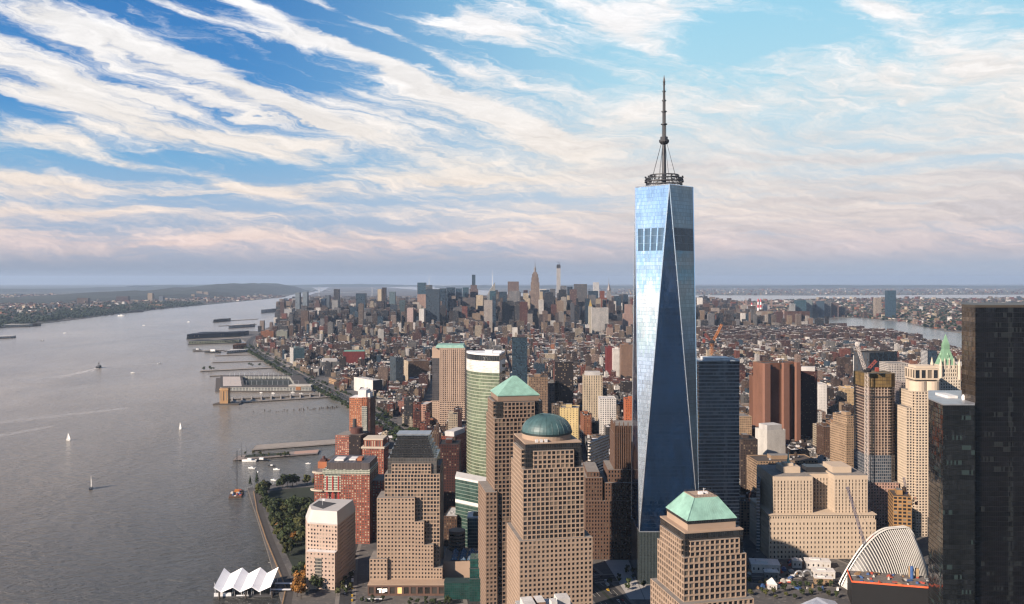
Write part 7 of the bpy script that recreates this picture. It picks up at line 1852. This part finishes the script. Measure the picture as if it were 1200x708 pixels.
for d in (-14.5,-11,-6.5,6.5,11,14.5):
    op = off(dense(WSTR, 8), d)
    for i in range(0, len(op)-1):
        x, y = op[i]
        if not (860 < y < 2700) or rs.random() > (.32 if y < 1010 else .12): continue
        a = math.atan2(op[i+1][1]-y, op[i+1][0]-x)-math.pi/2+(0 if d > 0 else math.pi)
        put_car(rs.choices(range(7),[3,4,5,4,1,2,1])[0], x, y, a, 'driving on the avenue beside the tall glass skyscraper' if y < 1100 else 'on the avenue behind the curved glass tower' if y < 1600 else 'on the riverside highway below the green roofed tan tower' if y < 2000 else 'on the riverside highway beside the big white depot' if y < 2450 else 'on the riverside highway near the square pier shed')
for _ in range(26): t = rs.random(); put_car(rs.choices(range(7),[2,4,5,4,1,2,1])[0], -160-t*28+rs.choice([-3.5,3.5]), 860+t*160, rad(10)+rs.choice([0,math.pi]), 'in the shaded street beside the stepped granite tower', 2.45)
for _ in range(22): t = rs.random(); put_car(rs.choices(range(7),[2,4,5,4,1,2,1])[0], 292-t*40+rs.choice([-4,0,4])-12, 950+t*180, rad(12)+rs.choice([0,math.pi]), 'in the shaded street left of the cream limestone block', 2.45)
for _ in range(12): t = rs.random(); put_car(rs.choices(range(7),[1,3,3,3,1,3,4])[0], 262+t*80, 900+rs.uniform(-8,40), rs.uniform(0,6.28), 'parked on the building site in front of the limestone block', 2.45)
# site huts and sheds between the limestone block and the nearest tower
for k, (px, py, w_, d_, h, wl, lb) in enumerate([(899,668,30,20,9,'white','large white roofed site shed in front of the limestone block'),(905,676,14,9,8,'grey','grey site shed beside the large white roofed one'),(960,663,26,12,8,'white','long pale site shed below the limestone block'),(967,674,22,12,7,'white','white site cabin below the long pale shed'),(966,681,18,8,6,'tan','tan site cabin lowest in the building site'),(935,662,10,8,8,'white','white site cabin left of the arched pipes'),(906,687,9,9,5,'white','white peaked tent in the building site')]):
    Y_ = GY(py+4, 2.4); r = thing('site_shed', lb, 'shed', (PX(px,Y_),Y_+d_/2,2.45), rad(-8)); 
    m = MB(); m.box(-w_/2,w_/2,-d_/2,d_/2,0,h, bay=5, flo=h, col=rc(wl), par=(.3,.3,0)); m.build('wall', [CITY], r)
    m = MB(); q = [(-w_/2-.4,-d_/2-.4),(w_/2+.4,-d_/2-.4),(w_/2+.4,d_/2+.4),(-w_/2-.4,d_/2+.4)]
    if 'tent' in lb:
        for i in range(4): m.poly([(*q[i],h),(*q[(i+1)%4],h),(0,0,h+6)])
    else:
        m.prism(q, h, h+.5); m.box(-w_*.3,w_*.1,-d_*.2,d_*.3,h+.5,h+1.8)
    m.build('roof', ROOFW, r)
r = thing('arched_pipes', 'pair of thick grey arched pipes on the building site', 'pipe', (PX(946,930),932,2.45)); 
for k in range(2):
    m = MB(); pp = [(-8+k*9+5*math.cos(a)*1.0, k*1.5, 1+6*math.sin(a)) for a in [math.pi*j/10 for j in range(11)]]
    for a, b in zip(pp, pp[1:]): m.tube(a,b,.9,8)
    m.build('pipe', GALV, r)
r = thing('museum_pavilion', 'low angular silver roofed pavilion at the bottom edge of plaza', 'pavilion', (PX(968,800),812,2.45), rad(6))
m = MB(); m.box(-22,19,-10,12,0,7, bay=4, flo=7); m.build('glass_wall', [GREENG], r)
m = MB(); P_ = [(-24,-12,8),(22,-12,7),(20,14,13),(3,15,17),(-24,12,9)]; m.poly(P_); m.poly([(x,y,z-.8) for x,y,z in P_][::-1])
for i in range(5): a, b = P_[i], P_[(i+1)%5]; m.poly([(a[0],a[1],a[2]-.8),(b[0],b[1],b[2]-.8),b,a])
m.build('folded_roof', plain('silver_roof', (.42,.44,.48), .35, .5), r)
for k in range(70):
    x, y = rs.uniform(245,345), rs.uniform(895,985)
    if any(f[0] < x < f[1] and f[2] < y < f[3] for f in FOOT): continue
    m = MB(); a, b, c = rs.uniform(.6,3.4), rs.uniform(.6,2.4), rs.uniform(.6,2.8); m.box(-a,a,-b,b,0,c); m.box(-a*.5,a*.6,-b*.7,b*.5,c,c*1.5)
    o = m.build('site_material', bits[k % 5]); o.location = (x,y,2.46); o.rotation_euler.z = rs.uniform(0,3); tag(o, 'crate or pile of site material before the cream limestone block', 'materials', 'materials on the building site')
# nearest white roof at the bottom edge
r = thing('white_rooftop_building', 'white rooftop with dark vents and tanks at the bottom in front of domed tower', B, (PX(640,600),606,2.4), rad(11)); foot(0,60,585,640)
m = MB(); m.box(-19,19,-13,13,0,91, bay=4, flo=4, col=(.5,.48,.45), par=(.5,.5,0), roof=(.55,.54,.52)); m.build('wall', [CITY], r)
for k, (x0,x1,y0,y1,h) in enumerate([(-17,-9,-8,6,5),(-7,-1,-4,9,4),(2,6,-9,-2,5.5),(8,17,-2,9,4.5),(-4,1,-11,-6,3)]): m = MB(); m.box(x0,x1,y0,y1,91,91+h, col=(.62,.6,.57) if k != 1 else (.3,.18,.12), roof=(.6,.58,.55)); m.build('roof_bulkhead', [CITY], r)
m = MB()
for k in range(9): x, y = rs.uniform(-16,16), rs.uniform(-10,10); m.cyl(x,y,.9,.9,91,94,8)
m.build('vent', STEEL, r)
# bright cross shaped canopy and tarmac dock by the podium
r = thing('cross_canopy', 'small white cross shaped canopy on the street before the podium', 'canopy', (PX(437,862),862,5)); m = MB(); m.box(-9,9,-1,1,0,.5); m.box(-1.2,1.2,-6,6,.02,.52); m.build('canopy', WHITEM, r); m = MB(); m.tube((0,0,-2.5),(0,0,0),.3,6); m.build('post', STEEL, r)
# people are too small to see; cafe tents at highway
for k in range(5):
    q = gpt(462-k*4, 512-k*2.0, 2.4); r = thing('white_pavilion', ['white angular pavilion roof beside the highway bridge, biggest','white angular pavilion roof next to the biggest one','white angular roof near the orange brick tower foot','small white angular roof at the highway trees','smallest white angular roof by the highway'][k], 'pavilion', (q.x-8,q.y-30,2.45), rad(20*k)); s = 9-k*1.2
    m = MB(); m.poly([(-s,-s*.6,5),(s,-s*.6,4),(s*.8,s*.6,7),(-s*.9,s*.5,6)]); m.poly([(-s,-s*.6,4.7),(-s*.9,s*.5,5.7),(s*.8,s*.6,6.7),(s,-s*.6,3.7)]); m.build('roof', ROOFW, r)
    m = MB(); m.box(-s*.7,s*.7,-s*.4,s*.35,0,4, bay=2, flo=4, col=(.4,.38,.35), par=(.6,.7,0)); m.build('wall', [CITY], r)

# ================================================================ HAZE
def haze():
    m = bpy.data.materials.new('haze_air'); m.use_nodes = True; t = NT(m.node_tree); t.N.clear()
    v = t.n('ShaderNodeVolumePrincipled'); v.inputs['Color'].default_value = (.50,.64,.84,1); v.inputs['Density'].default_value = HAZE_D; v.inputs['Anisotropy'].default_value = .2
    try: v.inputs['Density Attribute'].default_value = ''
    except Exception: pass
    t.L.new(v.outputs[0], t.n('ShaderNodeOutputMaterial').inputs['Volume'])
    mb = MB(); mb.box(-61000,61000,-61000,61000,-4,560,bottom=True)
    kind(mb.build('haze', m), 'stuff')
HAZE_D = 2.1e-5
haze()
